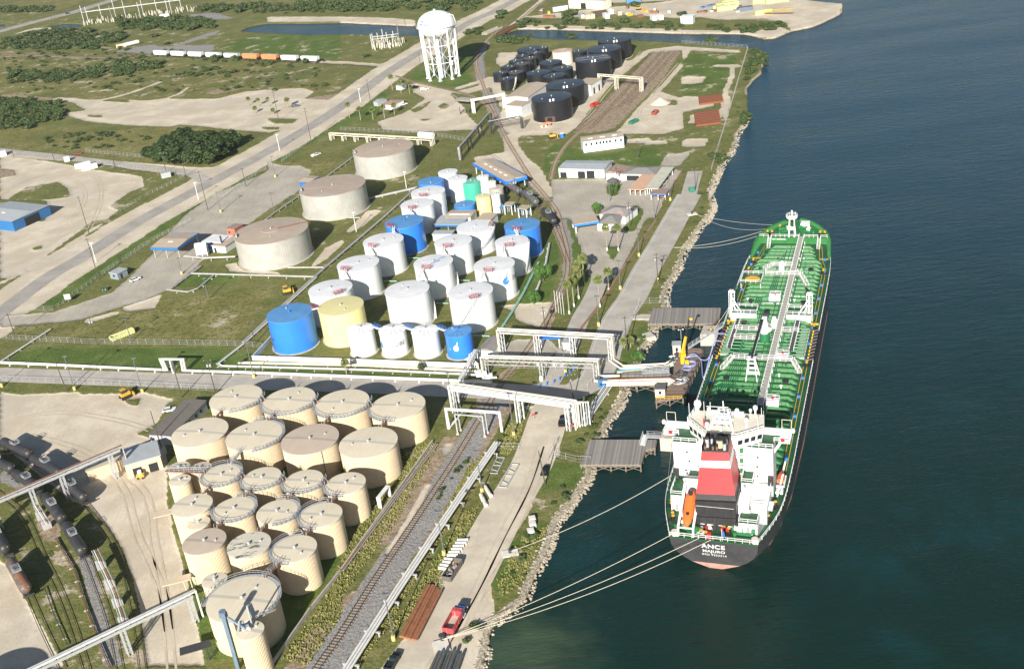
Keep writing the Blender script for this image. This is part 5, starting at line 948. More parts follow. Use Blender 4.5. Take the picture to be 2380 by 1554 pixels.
rope(SW(189,6.8,11.6),B3,1.0,'far bow rope to the concrete pad beside the dock road');rope(SW(186,9.4,11.6),(B3[0]+1,B3[1]-1,.8),3.0,'second bow rope, hanging lower, to the same far pad');rope(SW(184,10.8,11.6),B4,1.4,'upper of the two bow ropes that meet at the rocky bank');rope(SW(178,13.2,11.6),B4,1.8,'lower of the two bow ropes that meet at the rocky bank')
rope(SW(126,14.7,9.2),c2('S2',690,385,3.9),.4,'rope from midships to the forward concrete dolphin')
# ==== PIERS, JETTY, PIPE BRIDGES
def plankmat(name,col,ang,per=.32,k=.3):
 m,t,b,N,Lk=nodes(name);p=pos(t);v=mapv(t,p,(1,1,1),(0,0,-ang));sx=N('ShaderNodeSeparateXYZ');Lk(v,sx.inputs[0])
 row=mth(t,'FLOOR',mth(t,'MULTIPLY',sx.outputs[0],1/per));wn=N('ShaderNodeTexWhiteNoise');wn.noise_dimensions='1D';Lk(row,wn.inputs['W'])
 c=mixc(t,wn.outputs['Value'],[x*(1-k)for x in col],[x*(1+k)for x in col]);c=mixc(t,mth(t,'MULTIPLY',noise(t,p,.5,4),.4),c,[x*.6 for x in col])
 Lk(c,b.inputs['Base Color']);b.inputs['Roughness'].default_value=.9;return m
PLK=plankmat('weathered_planks',(.26,.245,.225),RAD(-14),.45);PLK2=plankmat('brown_planks',(.24,.175,.135),RAD(75),.4);TIMB=M('pier_timber',(.20,.165,.125),.95,0,.3,1.2)
def pier(name,poly,z,mat,label,group=None,step=4.0,braces=True,cat='pier'):
 c_=(sum(p[0]for p in poly)/len(poly),sum(p[1]for p in poly)/len(poly),0);root=thing(name,c_,label,cat,group)
 mb=MB();mb.prism(poly,z-.25,z);mb.build('deck',mat,root)
 mb=MB();n=len(poly);bm_=MB();pts=[]
 for i in range(n):
  a,b=Vector(poly[i][:2]),Vector(poly[(i+1)%n][:2]);L=(b-a).length;k=max(1,round(L/step));mb.tube((a.x,a.y,z-.45),(b.x,b.y,z-.45),.28,4)
  for j in range(k):q=a+(b-a)*(j/k);pts.append((q,a+(b-a)*((j+1)/k)))
 mb.build('edge_beam',TIMB,root);mb=MB()
 for q,q2 in pts:
  cx,cy=c_[0],c_[1];s_=.985;mb.tube((cx+(q.x-cx)*s_,cy+(q.y-cy)*s_,-4.5),(cx+(q.x-cx)*s_,cy+(q.y-cy)*s_,z-.3),.22,7)
  if braces:bm_.tube((cx+(q.x-cx)*s_,cy+(q.y-cy)*s_,-.7),(cx+(q2.x-cx)*s_,cy+(q2.y-cy)*s_,z-.5),.1,4);bm_.tube((cx+(q2.x-cx)*s_,cy+(q2.y-cy)*s_,-.7),(cx+(q.x-cx)*s_,cy+(q.y-cy)*s_,z-.5),.1,4)
 x0,x1=min(p[0]for p in poly),max(p[0]for p in poly);y0,y1=min(p[1]for p in poly),max(p[1]for p in poly)
 X_,Y_=np.meshgrid(np.arange(x0,x1,step),np.arange(y0,y1,step));X_,Y_=X_.ravel(),Y_.ravel();ok=in_poly(X_,Y_,poly)
 for x,y in zip(X_[ok],Y_[ok]):mb.tube((x,y,-4.5),(x,y,z-.3),.22,6)
 mb.build('piles',TIMB,root)
 if braces:bm_.build('cross_braces',TIMB,root)
 return root
PZ=1.3
pier('wooden_pier',[P(1519,715,PZ),P(1675,715,PZ),P(1672,735,PZ),P(1657,752,PZ),P(1506,752,PZ)],PZ,PLK,'wide grey planked pier beside the bow half of the ship','planked piers')
pier('wooden_pier',[P(1372,1021,PZ),P(1526,1021,PZ),P(1522,1040,PZ),P(1500,1045,PZ),P(1494,1060,PZ),P(1489,1079,PZ),P(1349,1079,PZ)],PZ,PLK,'wide grey planked pier beside the ship stern','planked piers')
JZ=1.7
jet=pier('hose_jetty',line('V',[1650,690,1880,590,2140,600,2130,690,2010,960,1900,1180,1800,1430,1330,1520,1340,1440,1500,1420,1510,1290,1600,1240,1650,1000],JZ),JZ,PLK2,'brown planked hose jetty with coiled black hoses at mid ship')
pier('pipe_trestle',line('V',[690,1220,700,1120,1640,1070,1610,1240],JZ),JZ,PLK,'timber pipe trestle from the bank out to the hose jetty',step=5)
pier('jetty_walkway',line('V',[725,1030,1150,985,1560,1010,1600,1060,1100,1085,740,1075],JZ),JZ,PLK,'grey board walkway from the blue shed out to the hose jetty',step=6,braces=False,cat='walkway')
mb=MB();mb.prism(line('V',[940,20,1260,20,1220,105,920,105]),-.4,.35);tag(mb.build('pier_approach',CONC),'pale concrete ramp leading onto the forward planked pier','ramp')
def dolphin(poly,z,label):
 c_=poly[0];root=thing('mooring_dolphin',(c_[0],c_[1],0),label,'dolphin','concrete mooring dolphins');mb=MB();mb.prism(poly,-3.5,z);mb.build('block',CONC,root)
 x,y=sum(p[0]for p in poly)/len(poly),sum(p[1]for p in poly)/len(poly);mb=MB();mb.cyl(x,y,z,z+.06,1.1,16);mb.build('rust_patch',RUSTY,root);mb=MB();mb.cyl(x,y,z,z+.7,.28,10,r2=.22);mb.cyl(x,y,z+.6,z+.85,.42,10);mb.build('bollard',SYEL,root);return root
dolphin(line('S2',[545,345,735,355,745,440,690,475,490,478],3.2),3.2,'pale concrete dolphin at the outer corner of the forward pier')
dolphin(line('S1',[215,448,440,462,420,605,165,590],3.2),3.2,'pale concrete dolphin beside the ship stern quarter')
strut_walk('dolphin_footbridge','grey railed footbridge from the stern pier to its dolphin',c2('S1',-20,560,3.2),c2('S1',180,570,3.3),1.6,cat='footbridge');a_=P(1493,1035,1.3);b_=c2('S1',-30,545,3.2)
strut_walk('dolphin_steps','grey steps up from the stern pier to the footbridge',a_,b_,1.6,cat='steps')
for i in range(8):
 p_=c2('V',2150-i*45,700+i*100,0);mb=MB();mb.cyl(p_[0],p_[1],-2,1.9,.45,10);tag(mb.build('fender_pile',DKST),ORD[i]+' dark pile fender from the bow end along the hose jetty','fender','pile fenders of the hose jetty')
BLK_R=M('black_hose',(.05,.05,.055),.5,0,.3,3);BLUH=M('blue_grey_hose',(.25,.29,.52),.5,0,.1,2)
for i,(x,y,r,n)in enumerate(((1930,900,1.9,3),(1870,970,1.5,2))):
 c_=c2('V',x,y,JZ);mb=MB();mb.pipe([(c_[0]+r*(1+.1*sin(t_*.5))*cos(t_*.5),c_[1]+r*.95*sin(t_*.5),JZ+.2+t_*.02)for t_ in range(13*n)],.14,6);tag(mb.build('hose_coil',BLUH),('larger' if i==0 else 'smaller')+' coil of blue grey hose on the jetty planks','hose')
hr=random.Random(5)
for i in range(9):
 c_=c2('V',hr.uniform(1690,1840),hr.uniform(1020,1210),JZ);r=hr.uniform(1.2,2.2);mb=MB();pts=[]
 for t_ in range(22):a=t_*.42+i;pts.append((c_[0]+r*cos(a)*(1+.25*sin(a*.7+i)),c_[1]+r*.8*sin(a)*(1+.2*cos(a*.5)),JZ+.15+.04*i))
 mb.pipe(pts,.14,6);tag(mb.build('loading_hose',BLK_R if i%3 else GALV),'tangled dark loading hose heaped on the hose jetty','hose','tangled loading hoses')
def hose(pts,label):
 pts=[Vector(p)for p in pts];o_=[]
 for i in range(len(pts)-1):
  p0=pts[max(i-1,0)];p1=pts[i];p2=pts[i+1];p3=pts[min(i+2,len(pts)-1)]
  for j in range(6):u=j/6;o_.append(tuple(.5*((2*p1)+(p2-p0)*u+(2*p0-5*p1+4*p2-p3)*u*u+(3*p1-p0-3*p2+p3)*u**3)))
 o_.append(tuple(pts[-1]));mb=MB();mb.pipe(o_,.19,8);tag(mb.build('cargo_hose',BLUH),label,'hose')
J0=c2('V',1850,770,2.0);J1=c2('V',2000,700,3.2)
hose([J0,J1,c2('V',2130,800,2.6),c2('V',2250,770,4),SW(101,16.2,7.5),SW(101.5,15.2,10.2),SW(101,12.0,10.4)],'blue grey cargo hose arching onto the ship manifold, upper one')
hose([J0,(J1[0]+.5,J1[1]-.8,2.8),c2('V',2120,830,1.8),SW(88,17.5,2.0),SW(95.5,16.3,7),SW(96.5,15.0,10.2),SW(96,12.0,10.4)],'blue grey cargo hose drooping low before it reaches the manifold')
cb=c2('V',1800,860,JZ);cr=thing('hose_crane',cb,'yellow telescopic hose crane with black tip on the jetty','crane');tp=Vector(P(1602,741,15.5));b0=Vector((cb[0],cb[1],5.0));md=b0+(tp-b0)*.5
mb=MB();mb.cyl(cb[0],cb[1],JZ,4.2,.75,12);mb.box(cb[0],cb[1],4.6,1.7,1.5,1.3,.2);mb.build('slewing_column',SYEL,cr);mb=MB();mb.tube(b0,md,.55,4,r2=.42);mb.tube(b0+Vector((.8,0,-.6)),b0+(md-b0)*.6,.18,6);mb.build('boom',SYEL,cr);mb=MB();mb.tube(md,tp,.24,4);mb.build('boom_extension',SBLK,cr);mb=MB();mb.tube(tp,tp+Vector((.9,0,-.2)),.4,6);mb.box(cb[0]+1,cb[1]-1.4,2.6,1.2,.9,1.4);mb.build('boom_head',SYEL,cr)
CRM=M('cream_wall',(.72,.60,.44),.7,0,.06,1);GREYR=M('shed_roof',(.32,.36,.36),.6,0,.1,1);DKR=M('dark_shingle',(.10,.10,.105),.85,0,.15,3)
def hut(name,cx,cy,z,sx,sy,h,ang,wall,roof,label,cat='hut',win=1,roofh=.35,over=.25,gable=False):
 root=thing(name,(cx,cy,z),label,cat);mb=MB();mb.box(cx,cy,z+h/2,sx,sy,h,ang);mb.build('walls',wall,root)
 ca,sa=cos(ang),sin(ang);W_=lambda x,y,zz:(cx+x*ca-y*sa,cy+x*sa+y*ca,zz);mb=MB();X_,Y_=sx/2+over,sy/2+over;zt=z+h
 if gable:mb.add([W_(-X_,-Y_,zt),W_(X_,-Y_,zt),W_(X_,0,zt+roofh),W_(-X_,0,zt+roofh),W_(-X_,Y_,zt),W_(X_,Y_,zt),W_(-X_,-Y_,zt-.15),W_(X_,-Y_,zt-.15),W_(X_,Y_,zt-.15),W_(-X_,Y_,zt-.15)],[(0,1,2,3),(3,2,5,4),(6,7,1,0),(9,4,5,8),(7,8,5,2,1),(0,3,4,9,6),(9,8,7,6)])
 else:mb.add([W_(-X_,-Y_,zt),W_(X_,-Y_,zt),W_(X_,Y_,zt),W_(-X_,Y_,zt),W_(-X_,-Y_,zt+roofh*.3),W_(X_,-Y_,zt+roofh*.3),W_(X_,Y_,zt+roofh),W_(-X_,Y_,zt+roofh)],[(3,2,1,0),(4,5,6,7),(0,1,5,4),(1,2,6,5),(2,3,7,6),(3,0,4,7)])
 mb.build('roof',roof,root)
 for i in range(win):
  q=(i+.5)/win*sx-sx/2;mb=MB();mb.add([W_(q-.4,-sy/2-.03,z+h*.4),W_(q+.4,-sy/2-.03,z+h*.4),W_(q+.4,-sy/2-.03,z+h*.75),W_(q-.4,-sy/2-.03,z+h*.75)],[(0,1,2,3)]);mb.build('window',GLS,root)
 return root
c_=c2('V',1725,700,JZ);hut('jetty_hut',c_[0]-.3,c_[1]+.8,JZ,2.5,2.2,3.3,RAD(-12),CRM,GREYR,'small cream hut with a pale green roof beside the yellow crane')
c_=c2('V',1425,1460,JZ);hut('jetty_hut',c_[0],c_[1]+1.2,JZ,2.9,2.4,2.9,RAD(-14),CRM,DKR,'small cream hut with a dark shingle roof at the aft end of the jetty');r_=MB();r_.rail(line('V',[1335,1500,1790,1480],JZ),1.1,.07,1.2);tag(r_.build('safety_railing',SYEL),'yellow railing along the aft edge of the hose jetty','railing')
p_=c2('V',1775,510,JZ);mb=MB();mb.tube(p_,(p_[0],p_[1],6.5),.09,5);mb.tube((p_[0]-.7,p_[1],6.6),(p_[0]+.7,p_[1],6.6),.06,4);o_=thing('jetty_lamp',p_,'twin headed grey lamp post behind the jetty hut','lamp post');mb.build('post',GALV,o_);mb=MB();mb.box(p_[0]-.7,p_[1],6.6,.4,.4,.25);mb.box(p_[0]+.7,p_[1],6.6,.4,.4,.25);mb.build('lamp_heads',WHP,o_)
ga,gb=c2('V',1895,595,2.2),SW(108.5,14.6,9.6);gw=strut_walk('boarding_gangway','long white gangway sloping up from the jetty to the ship deck',ga,gb,1.1,mat=GALV,cat='gangway')
for i in range(10):p_=c2('V',1600+hr.uniform(-20,110),720+i*20+hr.uniform(-10,10),JZ);mb=MB();mb.cyl(p_[0],p_[1],JZ,JZ+hr.uniform(.8,2),.25,8);mb.tube((p_[0]-.8,p_[1],JZ+.9),(p_[0]+.8,p_[1]+.4,JZ+.9),.2,6);tag(mb.build('pipe_valve',hr.choice([WHP,GALV,DKST])),'grey or white pipe valve among the jetty pipework','valve','valves on the hose jetty')
# ---- pipes
PCR=M('cream_pipe',(.66,.61,.48),.55,0,.1,.6,spot=(.4,.25,.12,.4));PWH=M('white_pipe',(.70,.70,.67),.5,0,.08,.6,spot=(.5,.4,.3,.25));PGR=M('grey_pipe',(.42,.43,.42),.5,.2,.15,.6);PTE=M('teal_pipe',(.25,.50,.42),.5,0,.1,1)
def piperun(name,pts,offs,label,r=.28,sup=6.0,mats=None,group=None,cat='pipeline',suph=None,postm=CONC,z=None):
 """parallel pipes along a polyline with low sleepers under them"""
 P3=[Vector(p)for p in pts];root=thing(name,tuple(pts[0]),label,cat,group)
 for k,off in enumerate(offs):
  o_=[]
  for i,p in enumerate(P3):
   a=(P3[i]-P3[i-1])if i else(P3[1]-P3[0]);b=(P3[i+1]-P3[i])if i<len(P3)-1 else a;na,nb=Vector((-a.y,a.x,0)),Vector((-b.y,b.x,0))
   if na.length<1e-3:na=nb
   if nb.length<1e-3:nb=na
   nn=(na.normalized()+nb.normalized());nn=nn.normalized()*min(1.6,1/max(.5,nn.length/2))if nn.length>.1 else nb.normalized();o_.append(tuple(p+nn*off))
  mb=MB();mb.pipe(o_,r if not isinstance(r,(list,tuple))else r[k],8);mb.build('pipe',(mats or[PWH]*9)[k],root)
 if sup:
  mb=MB();w_=max(offs)-min(offs)+.9
  for a,b in zip(P3[:-1],P3[1:]):
   d=b-a;L=Vector((d.x,d.y)).length
   if L<3:continue
   for j in range(max(1,int(L/sup))):
    q=a+d*((j+.5)/max(1,int(L/sup)));zb=q.z-.35
    if zb>.1:mb.box(q.x,q.y,zb/2,w_,.35,zb,math.atan2(d.y,d.x)+pi/2)
  if mb.v:mb.build('pipe_sleepers',postm,root)
 return root
def F3(c,pts,z):return line(c,pts,z)
piperun('pipeline',F3('B',[345,748,0,972,-40,1000],.8),(0,.55),'pair of grey pipes slanting to the left frame edge on low sleepers',.2,mats=[PGR,PWH])
wl=F3('B',[-120,978,400,1000,1148,1032],.9);wr=F3('B',[1275,1036,1700,1052,2380,1078],.9)+F3('M',[300,1090,800,1110,1050,1118],.9)
a_,b_=Vector(wl[-1]),Vector(wr[0]);piperun('pipeline',wl[:-1]+[tuple(a_),(a_.x-.6,a_.y,5.2),(b_.x+.3,b_.y,5.2),tuple(b_)]+wr[1:],(0,.6),'long white pipeline along the terminal road with a square expansion loop',.34,mats=[PWH,PWH],sup=7,postm=WHP)
piperun('pipeline',F3('B',[2280,70,2200,385,1690,850,1510,990],.7)[1:]+F3('B',[1540,1008,2380,1030],.7)+F3('M',[300,1040,950,1070],.7),(0,.6),'dark grey pipeline that bends from the tank yard to run behind the white one',.22,mats=[PGR,PWH])
piperun('pipeline',F3('B',[1660,985,2380,1000],.6)+F3('M',[200,1005,940,1045],.6),(0,.7),'cream pipe pair just below the white concrete wall',.26,mats=[PCR,PCR],sup=9)
mb=MB();wlp=F3('B',[1765,965,2380,985],0)+F3('M',[400,1000,960,1022],0)
for a,b in zip(wlp[:-1],wlp[1:]):d=Vector(b)-Vector(a);mb.box((a[0]+b[0])/2,(a[1]+b[1])/2,.9,d.length+.2,.3,1.8,math.atan2(d.y,d.x))
a,b=c2('B',1765,965),c2('B',1895,825);d=Vector(b)-Vector(a);mb.box((a[0]+b[0])/2,(a[1]+b[1])/2,.85,d.length,.3,1.7,math.atan2(d.y,d.x));WALLW=M('white_wall',(.76,.76,.73),.8,0,.06,.3,streak=(.5,.47,.4,.3));tag(mb.build('containment_wall',WALLW),'long white concrete wall in front of the small wheel roofed tanks','wall')
piperun('pipeline',F3('T2',[20,1400,-50,1440],.8)+F3('T2',[490,1350,290,1540],.8)[:0]+[c2('G',2260,600,.8),c2('G',1890,930,.8),c2('G',1200,1520,.8),c2('B',1880,660,.8),c2('B',1690,840,.8)],(0,.5),'dark grey pipeline running past the three huge grey tanks',.3,mats=[PGR,PGR])
piperun('pipeline',[c2('G',1520,240,.8),c2('G',1200,480,.8),c2('G',620,880,.8),c2('G',500,970,.8)],(0,.4),'grey pipe pair between the gate drive and the huge grey tanks',.2,mats=[PGR,PGR])
piperun('pipeline',F3('B',[1330,362,2190,385],.9),(0,.5),'silver pipe crossing the lawn in front of the nearest huge tank',.26,mats=[PGR,PGR],sup=8);piperun('pipeline',F3('B',[1390,310,1180,465],.8),(0,.5,1.0),'dark pipe bundle beside the truck loading drive',.2,mats=[PGR,PGR,PGR])
piperun('pipeline',F3('B',[1160,475,1310,490,1380,465,1500,365],.8),(0,.4),'thin grey pipe bent round the lawn corner to a valve set',.18,mats=[PGR,PGR]);piperun('pipeline',F3('B',[1280,240,1420,255,1640,245],1.2),(0,.6),'silver pipe pair from the truck rack to the nearest huge tank',.28,mats=[PGR,PGR])
piperun('pipeline',[c2('G',1480,945,.6),c2('G',1610,945,.6)],(0,),'short silver pipe beside the middle huge tank',.3,mats=[PGR],sup=0);piperun('pipeline',[c2('G',770,1525,.6),c2('G',1190,1522,.6)],(0,),'silver pipe from the nearest huge tank to the dark pipeline',.3,mats=[PGR],sup=0)
piperun('pipeline',F3('M',[1450,150,1420,320],.9)+F3('M',[1380,430,1355,495],.9),(0,.4),'white pipe on the lawn strip beside the round trees',.26,mats=[PWH,PGR],sup=8);piperun('pipeline',F3('M',[1375,280,1270,490,1230,560,1180,640,1090,780],.6),(0,.45),'pale teal pipe pair bordering the white farm on the railway side',.22,mats=[PTE,PTE],sup=8)
for i,(a,b)in enumerate((((460,250,560,255)),(900,0,0,0))[:0]+(((300,412),(390,415)),((455,250),(560,255)),((640,568),(750,568)),((820,408),(900,410)),((920,792),(1040,797)))):piperun('pipeline',[c2('M',*a,.7),c2('M',*b,.7)],(0,),f'short teal pipe between white farm tanks, number {i + 1} counted from the near left' if 0 else['teal pipe under the left column of white tanks','teal pipe behind the blue left column tank','pipe between the two near white tanks','teal pipe between the lettered tanks','pipe right of the small blue droplet tank'][i],.2,mats=[PTE],sup=0)
rl=F3('D',[1090,-10,850,340,640,650,400,1010,130,1430,-30,1680],1.6);root=piperun('rail_side_pipeline',[rl[0][:2]+(1.6,)]+rl[1:],(-.75,0,.75),'three parallel white pipes on T shaped supports beside the near railway',.3,mats=[PWH]*3,sup=0)
mb=MB();PL=[Vector(p)for p in rl]
for a,b in zip(PL[:-1],PL[1:]):
 d=b-a;k=max(1,round(d.length/11));ang=math.atan2(d.y,d.x)+pi/2
 for j in range(k):q=a+d*((j+.4)/k);mb.box(q.x,q.y,1.15,4.2,.35,.3,ang);mb.box(q.x+1.7*cos(ang),q.y+1.7*sin(ang),.5,.4,.4,1.1,ang);mb.box(q.x-1.7*cos(ang),q.y-1.7*sin(ang),.5,.4,.4,1.1,ang)
mb.build('t_support',GALV,root)
piperun('pipeline',F3('D',[660,0,340,420,0,880],.5),(0,.35,.7),'dark rusty pipe bundle along the toe wall of the near farm',[.16,.2,.14],mats=[PGR,RUSTY,PGR],sup=7)
mb=MB();kw=F3('D',[640,0,0,900],0)+F3('C',[2170,1160,1900,1545],0);
for a,b in zip(kw[:-1],kw[1:]):d=Vector(b)-Vector(a);mb.box((a[0]+b[0])/2,(a[1]+b[1])/2,.55,d.length+.3,.3,1.1,math.atan2(d.y,d.x))
tag(mb.build('containment_wall',CONC),'low grey concrete wall between the near beige tanks and the tall grass','wall')
def goalpost(pts,h,offs,label,r=.22,mats=None,name='pipe_loop'):
 a,b=Vector(pts[0]),Vector(pts[1]);return piperun(name,[(a.x,a.y,.4),(a.x,a.y,h),(b.x,b.y,h),(b.x,b.y,.4)],offs,label,r,sup=0,mats=mats)
def goal2(a,b,h,label,offs=(-.4,0,.4),r=.18,mats=None):
 a,b=Vector(a),Vector(b);d=(b-a).normalized();nn=Vector((-d.y,d.x,0));root=thing('pipe_loop',tuple(a),label,'pipe loop')
 for k,o in enumerate(offs):mb=MB();q=nn*o;mb.pipe([tuple(a+q+Vector((0,0,.3))),tuple(a+q+Vector((0,0,h))),tuple(b+q+Vector((0,0,h))),tuple(b+q+Vector((0,0,.3)))],r,8);mb.build('pipe',(mats or[PWH]*6)[k],root)
 return root
goal2(c2('D',275,455),c2('D',340,372),3.6,'small arched white pipe loop over the toe wall');
# ---- the three big pipe bridges
def beam(mb,a,b,w,h):a,b=Vector(a),Vector(b);d=b-a;mb.tube(a,b,max(w,h)/1.4,4)if abs(d.z)>.5 else mb.box((a.x+b.x)/2,(a.y+b.y)/2,a.z,d.length,w,h,math.atan2(d.y,d.x))
def bridge(name,A,B,h,legs,offs,mats,r,label,*,girder=.5,wide=2.2,truss=False,ends=None,gm=PWH,drop=(True,True),pipez=.55,legw=.3):
 A,B=Vector((A[0],A[1],0)),Vector((B[0],B[1],0));d=(B-A).normalized();nn=Vector((-d.y,d.x,0));root=thing(name,tuple(A),label,'pipe bridge');L=(B-A).length
 for s_ in(-1,1):
  mb=MB();p,q=A+nn*s_*wide/2,B+nn*s_*wide/2;beam(mb,(p.x,p.y,h),(q.x,q.y,h),.25,girder)
  if truss:
   beam(mb,(p.x,p.y,h-1.5),(q.x,q.y,h-1.5),.2,.2);k=int(L/2)
   for i in range(k):x0=p+d*(L*i/k);x1=p+d*(L*(i+1)/k);mb.tube((x0.x,x0.y,h-1.5 if i%2 else h),(x1.x,x1.y,h if i%2 else h-1.5),.08,4)
  mb.build('girder',gm,root)
 mb=MB()
 for i in range(int(L/3.4)+1):c_=A+d*min(L,i*3.4);p,q=c_+nn*(wide/2+.2),c_-nn*(wide/2+.2);mb.tube((p.x,p.y,h+.15),(q.x,q.y,h+.15),.12,4)
 if girder>1:mb.add([tuple(A+nn*1.35*i)[:2]+(h+.3,)for i in(1,-1)]+[tuple(B+nn*1.35*i)[:2]+(h+.3,)for i in(-1,1)],[(0,1,2,3)])  # solid plate added among the beams so no light leaks through the bridge's shadow
 mb.build('cross_beams',gm,root)
 for t_ in legs:
  mb=MB();c_=A+d*(L*t_)
  for s_ in(-1,1):
   for e in(-.8,.8):p=c_+nn*s_*wide/2+d*e*.6;mb.box(p.x,p.y,h/2,legw,legw,h,math.atan2(d.y,d.x))
   for i in range(4):p,q=c_+nn*s_*wide/2+d*.5,c_+nn*s_*wide/2-d*.5;mb.tube((p.x,p.y,h*i/4),(q.x,q.y,h*(i+1)/4),.07,4)
  mb.build('leg',gm,root)
 for k,o in enumerate(offs):
  mb=MB();q=nn*o;zz=h+pipez+(0.0 if k%2 else .25);pts=[]
  if drop[0]:pts.append(tuple(A+q-d*(1.0+.0*k)+Vector((0,0,.5))))
  pts+=[tuple(A+q-d*1.0+Vector((0,0,zz))),tuple(B+q+d*1.0+Vector((0,0,zz)))]
  if drop[1]:pts.append(tuple(B+q+d*1.0+Vector((0,0,.5))))
  mb.pipe(pts,r,8);mb.build('pipe',mats[k],root)
 return root
BR1A,BR1B=c2('X',600,640),c2('X',2110,735);bridge('pipe_bridge',BR1A,BR1B,8.0,(0,.33,.66,1),(-.9,-.2,.6),[PCR,PCR,PWH],.24,'pale pipe bridge farthest from the camera, over the blue scale canopy',girder=.4,legw=.24,gm=M('bridge_grey',(.52,.54,.54),.5,0,.1,.5,spot=(.35,.3,.25,.3)))
BR2A,BR2B=c2('X',370,975),c2('X',1905,1030);bridge('pipe_bridge',BR2A,BR2B,6.6,(0,.52,1),(-.7,0,.7),[PCR,PCR,PWH],.23,'middle pipe bridge carrying cream pipes on a lattice girder',truss=True,gm=PGR,girder=.25)
BR3A,BR3B=c2('L',590,740),c2('X',1590,1700);bridge('pipe_bridge',BR3A,BR3B,8.3,(0,.56,.97),(-1.0,.1,1.0),[PWH,PWH,PCR],.26,'nearest big pipe bridge, white box girder with three pipes across the railway',gm=M('bridge_grey',(.52,.54,.54)),girder=1.05,wide=2.8,legw=.38)
mb=MB();pA,pB=Vector(c2('X',1130,1500)),Vector(c2('X',1600,1560));root=thing('pipe_risers',tuple(BR3B),'bunch of white pipes dropping to the ground at the river end of the nearest bridge','pipes')
for i in range(6):q=Vector(BR3B)+Vector((1.0+i*.75,-.4+.1*i,0));r_=MB();r_.pipe([(q.x,q.y,.6),(q.x,q.y,8.6-.15*(i%3)),(q.x-2,q.y+.6,8.6-.15*(i%3))],.2,7);r_.build('pipe',PWH if i%2 else GALV,root)
q0=Vector(BR3B)+Vector((3.5,0,0));piperun('pipeline',[(q0.x,q0.y,.8),c2('X',1790,1500,.8),c2('X',2070,1085,.8)],(-1.2,-.6,0,.6,1.2),'five white pipes running along the bank from the nearest bridge to the trestle',.22,mats=[PWH,GALV,PWH,PGR,PWH],sup=9)
piperun('pipeline',[c2('V',480,1180,2.4),c2('V',1560,1150,2.6),c2('V',1640,1190,2.3)],(-2.6,-1.8,-1.0,-.2,.6,1.4),'bundle of cream and white pipes lying on the timber trestle',.2,mats=[PCR,PWH,PWH,PCR,PWH,RUSTY],sup=0)
piperun('pipeline',[c2('V',400,1200,3.0),c2('V',1500,1205,3.0)],(0,.6),'yellowish pipe pair on the near side of the trestle',.25,mats=[PCR,PCR],sup=0)
piperun('pipeline',[c2('X',2110,735,.7),c2('V',740,930,.9),c2('V',1500,890,1.6),c2('V',1620,830,2.2)],(-.8,.8),'cream and white pipes curving from the farthest bridge out to the yellow crane',.32,mats=[PWH,PCR],sup=0)
PB_=M('bright_blue_pipe',(.05,.30,.60),.5,0,.1,1);piperun('pipeline',[c2('V',650,1015,.6),c2('V',1500,925,1.4),c2('V',1640,880,2)],(-.7,-.2,.3,.8),'thin teal, yellow and blue hoses laid side by side towards the jetty',.12,mats=[PTE,SYEL,PB_,PB_],sup=0)
for i in range(3):a_=c2('V',1090+i*30,1045-i*25,1.7);b_=c2('V',1560,1010-i*30,1.8);strut_walk('stored_gangway',['nearest','middle','farthest'][i]+' grey aluminium gangway section stored on the trestle walkway',a_,b_,.8,cat='gangway',group='stored gangway sections')
piperun('pipeline',[c2('X',1905,1030,7.0),c2('V',380,1090,7.0)if 0 else c2('X',1945,975,2.4),c2('V',700,1085,2.2)],(0,.5),'pair of cream pipes dropping from the middle bridge onto the trestle',.28,mats=[PCR,PWH],sup=0)
la,ra=c2('L',460,1070),c2('L',1390,1160);a_,b_=Vector(la),Vector(ra);root=thing('pipe_portal',la,'big white pipe portal with a trussed support standing over the near railway','pipe portal')
mb=MB();tl=c2('L',600,880,.8);mb.pipe([tl,(a_.x,a_.y,.8),(a_.x,a_.y,7.2),(b_.x,b_.y,7.6),(b_.x,b_.y,1.2)],.42,10);mb.build('pipe',PWH,root)
t1,t2_=Vector(c2('L',610,1150)),Vector(c2('L',1085,1190));d=(t2_-t1).normalized();nn=Vector((-d.y,d.x,0));mb=MB()
for s_ in(0,1):
 o_=nn*2.2*s_
 for t_ in(t1,t2_):q=t_+o_;mb.box(q.x,q.y,3.5,.35,.35,7.0)
 p,q=t1+o_,t2_+o_;mb.tube((p.x,p.y,6.9),(q.x,q.y,6.9),.22,4);mb.tube((p.x,p.y,5.0),(p.x+d.x*2,p.y+d.y*2,6.9),.1,4);mb.tube((q.x,q.y,5.0),(q.x-d.x*2,q.y-d.y*2,6.9),.1,4)
for t_ in(t1,t2_):
 for i in range(4):p,q=t_+nn*(2.2*(i%2)),t_+nn*(2.2*((i+1)%2));mb.tube((p.x,p.y,i*1.7+.2),(q.x,q.y,i*1.7+1.9),.08,4)
mb.build('portal_frame',GALV,root);mb=MB()
for t_ in(t1,t2_):
 for s_ in(0,1):q=t_+nn*2.2*s_;mb.box(q.x,q.y,.25,.8,.8,.5)
mb.build('footing',CONC,root)
c_=c2('X',130,700);root=thing('valve_manifold',c_,'white manifold of valves, arches and stair frames by the grey roofed office','manifold');mb=MB()
for i in range(5):o_=i*.9;mb.pipe([c2('X',90+i*22,790-i*6,.6),c2('X',100+i*20,760-i*10,3.0),c2('X',200+i*12,800,3.0),c2('X',260+i*8,790,.5)],.16,6)
for i in range(12):p_=c2('X',140+hr.uniform(-40,150),650+hr.uniform(0,120));mb.cyl(p_[0],p_[1],0,hr.uniform(1,2.4),.22,7);mb.tube((p_[0]-1,p_[1],.9),(p_[0]+1,p_[1]+.3,.9),.2,6)
mb.build('valves',WHP,root)
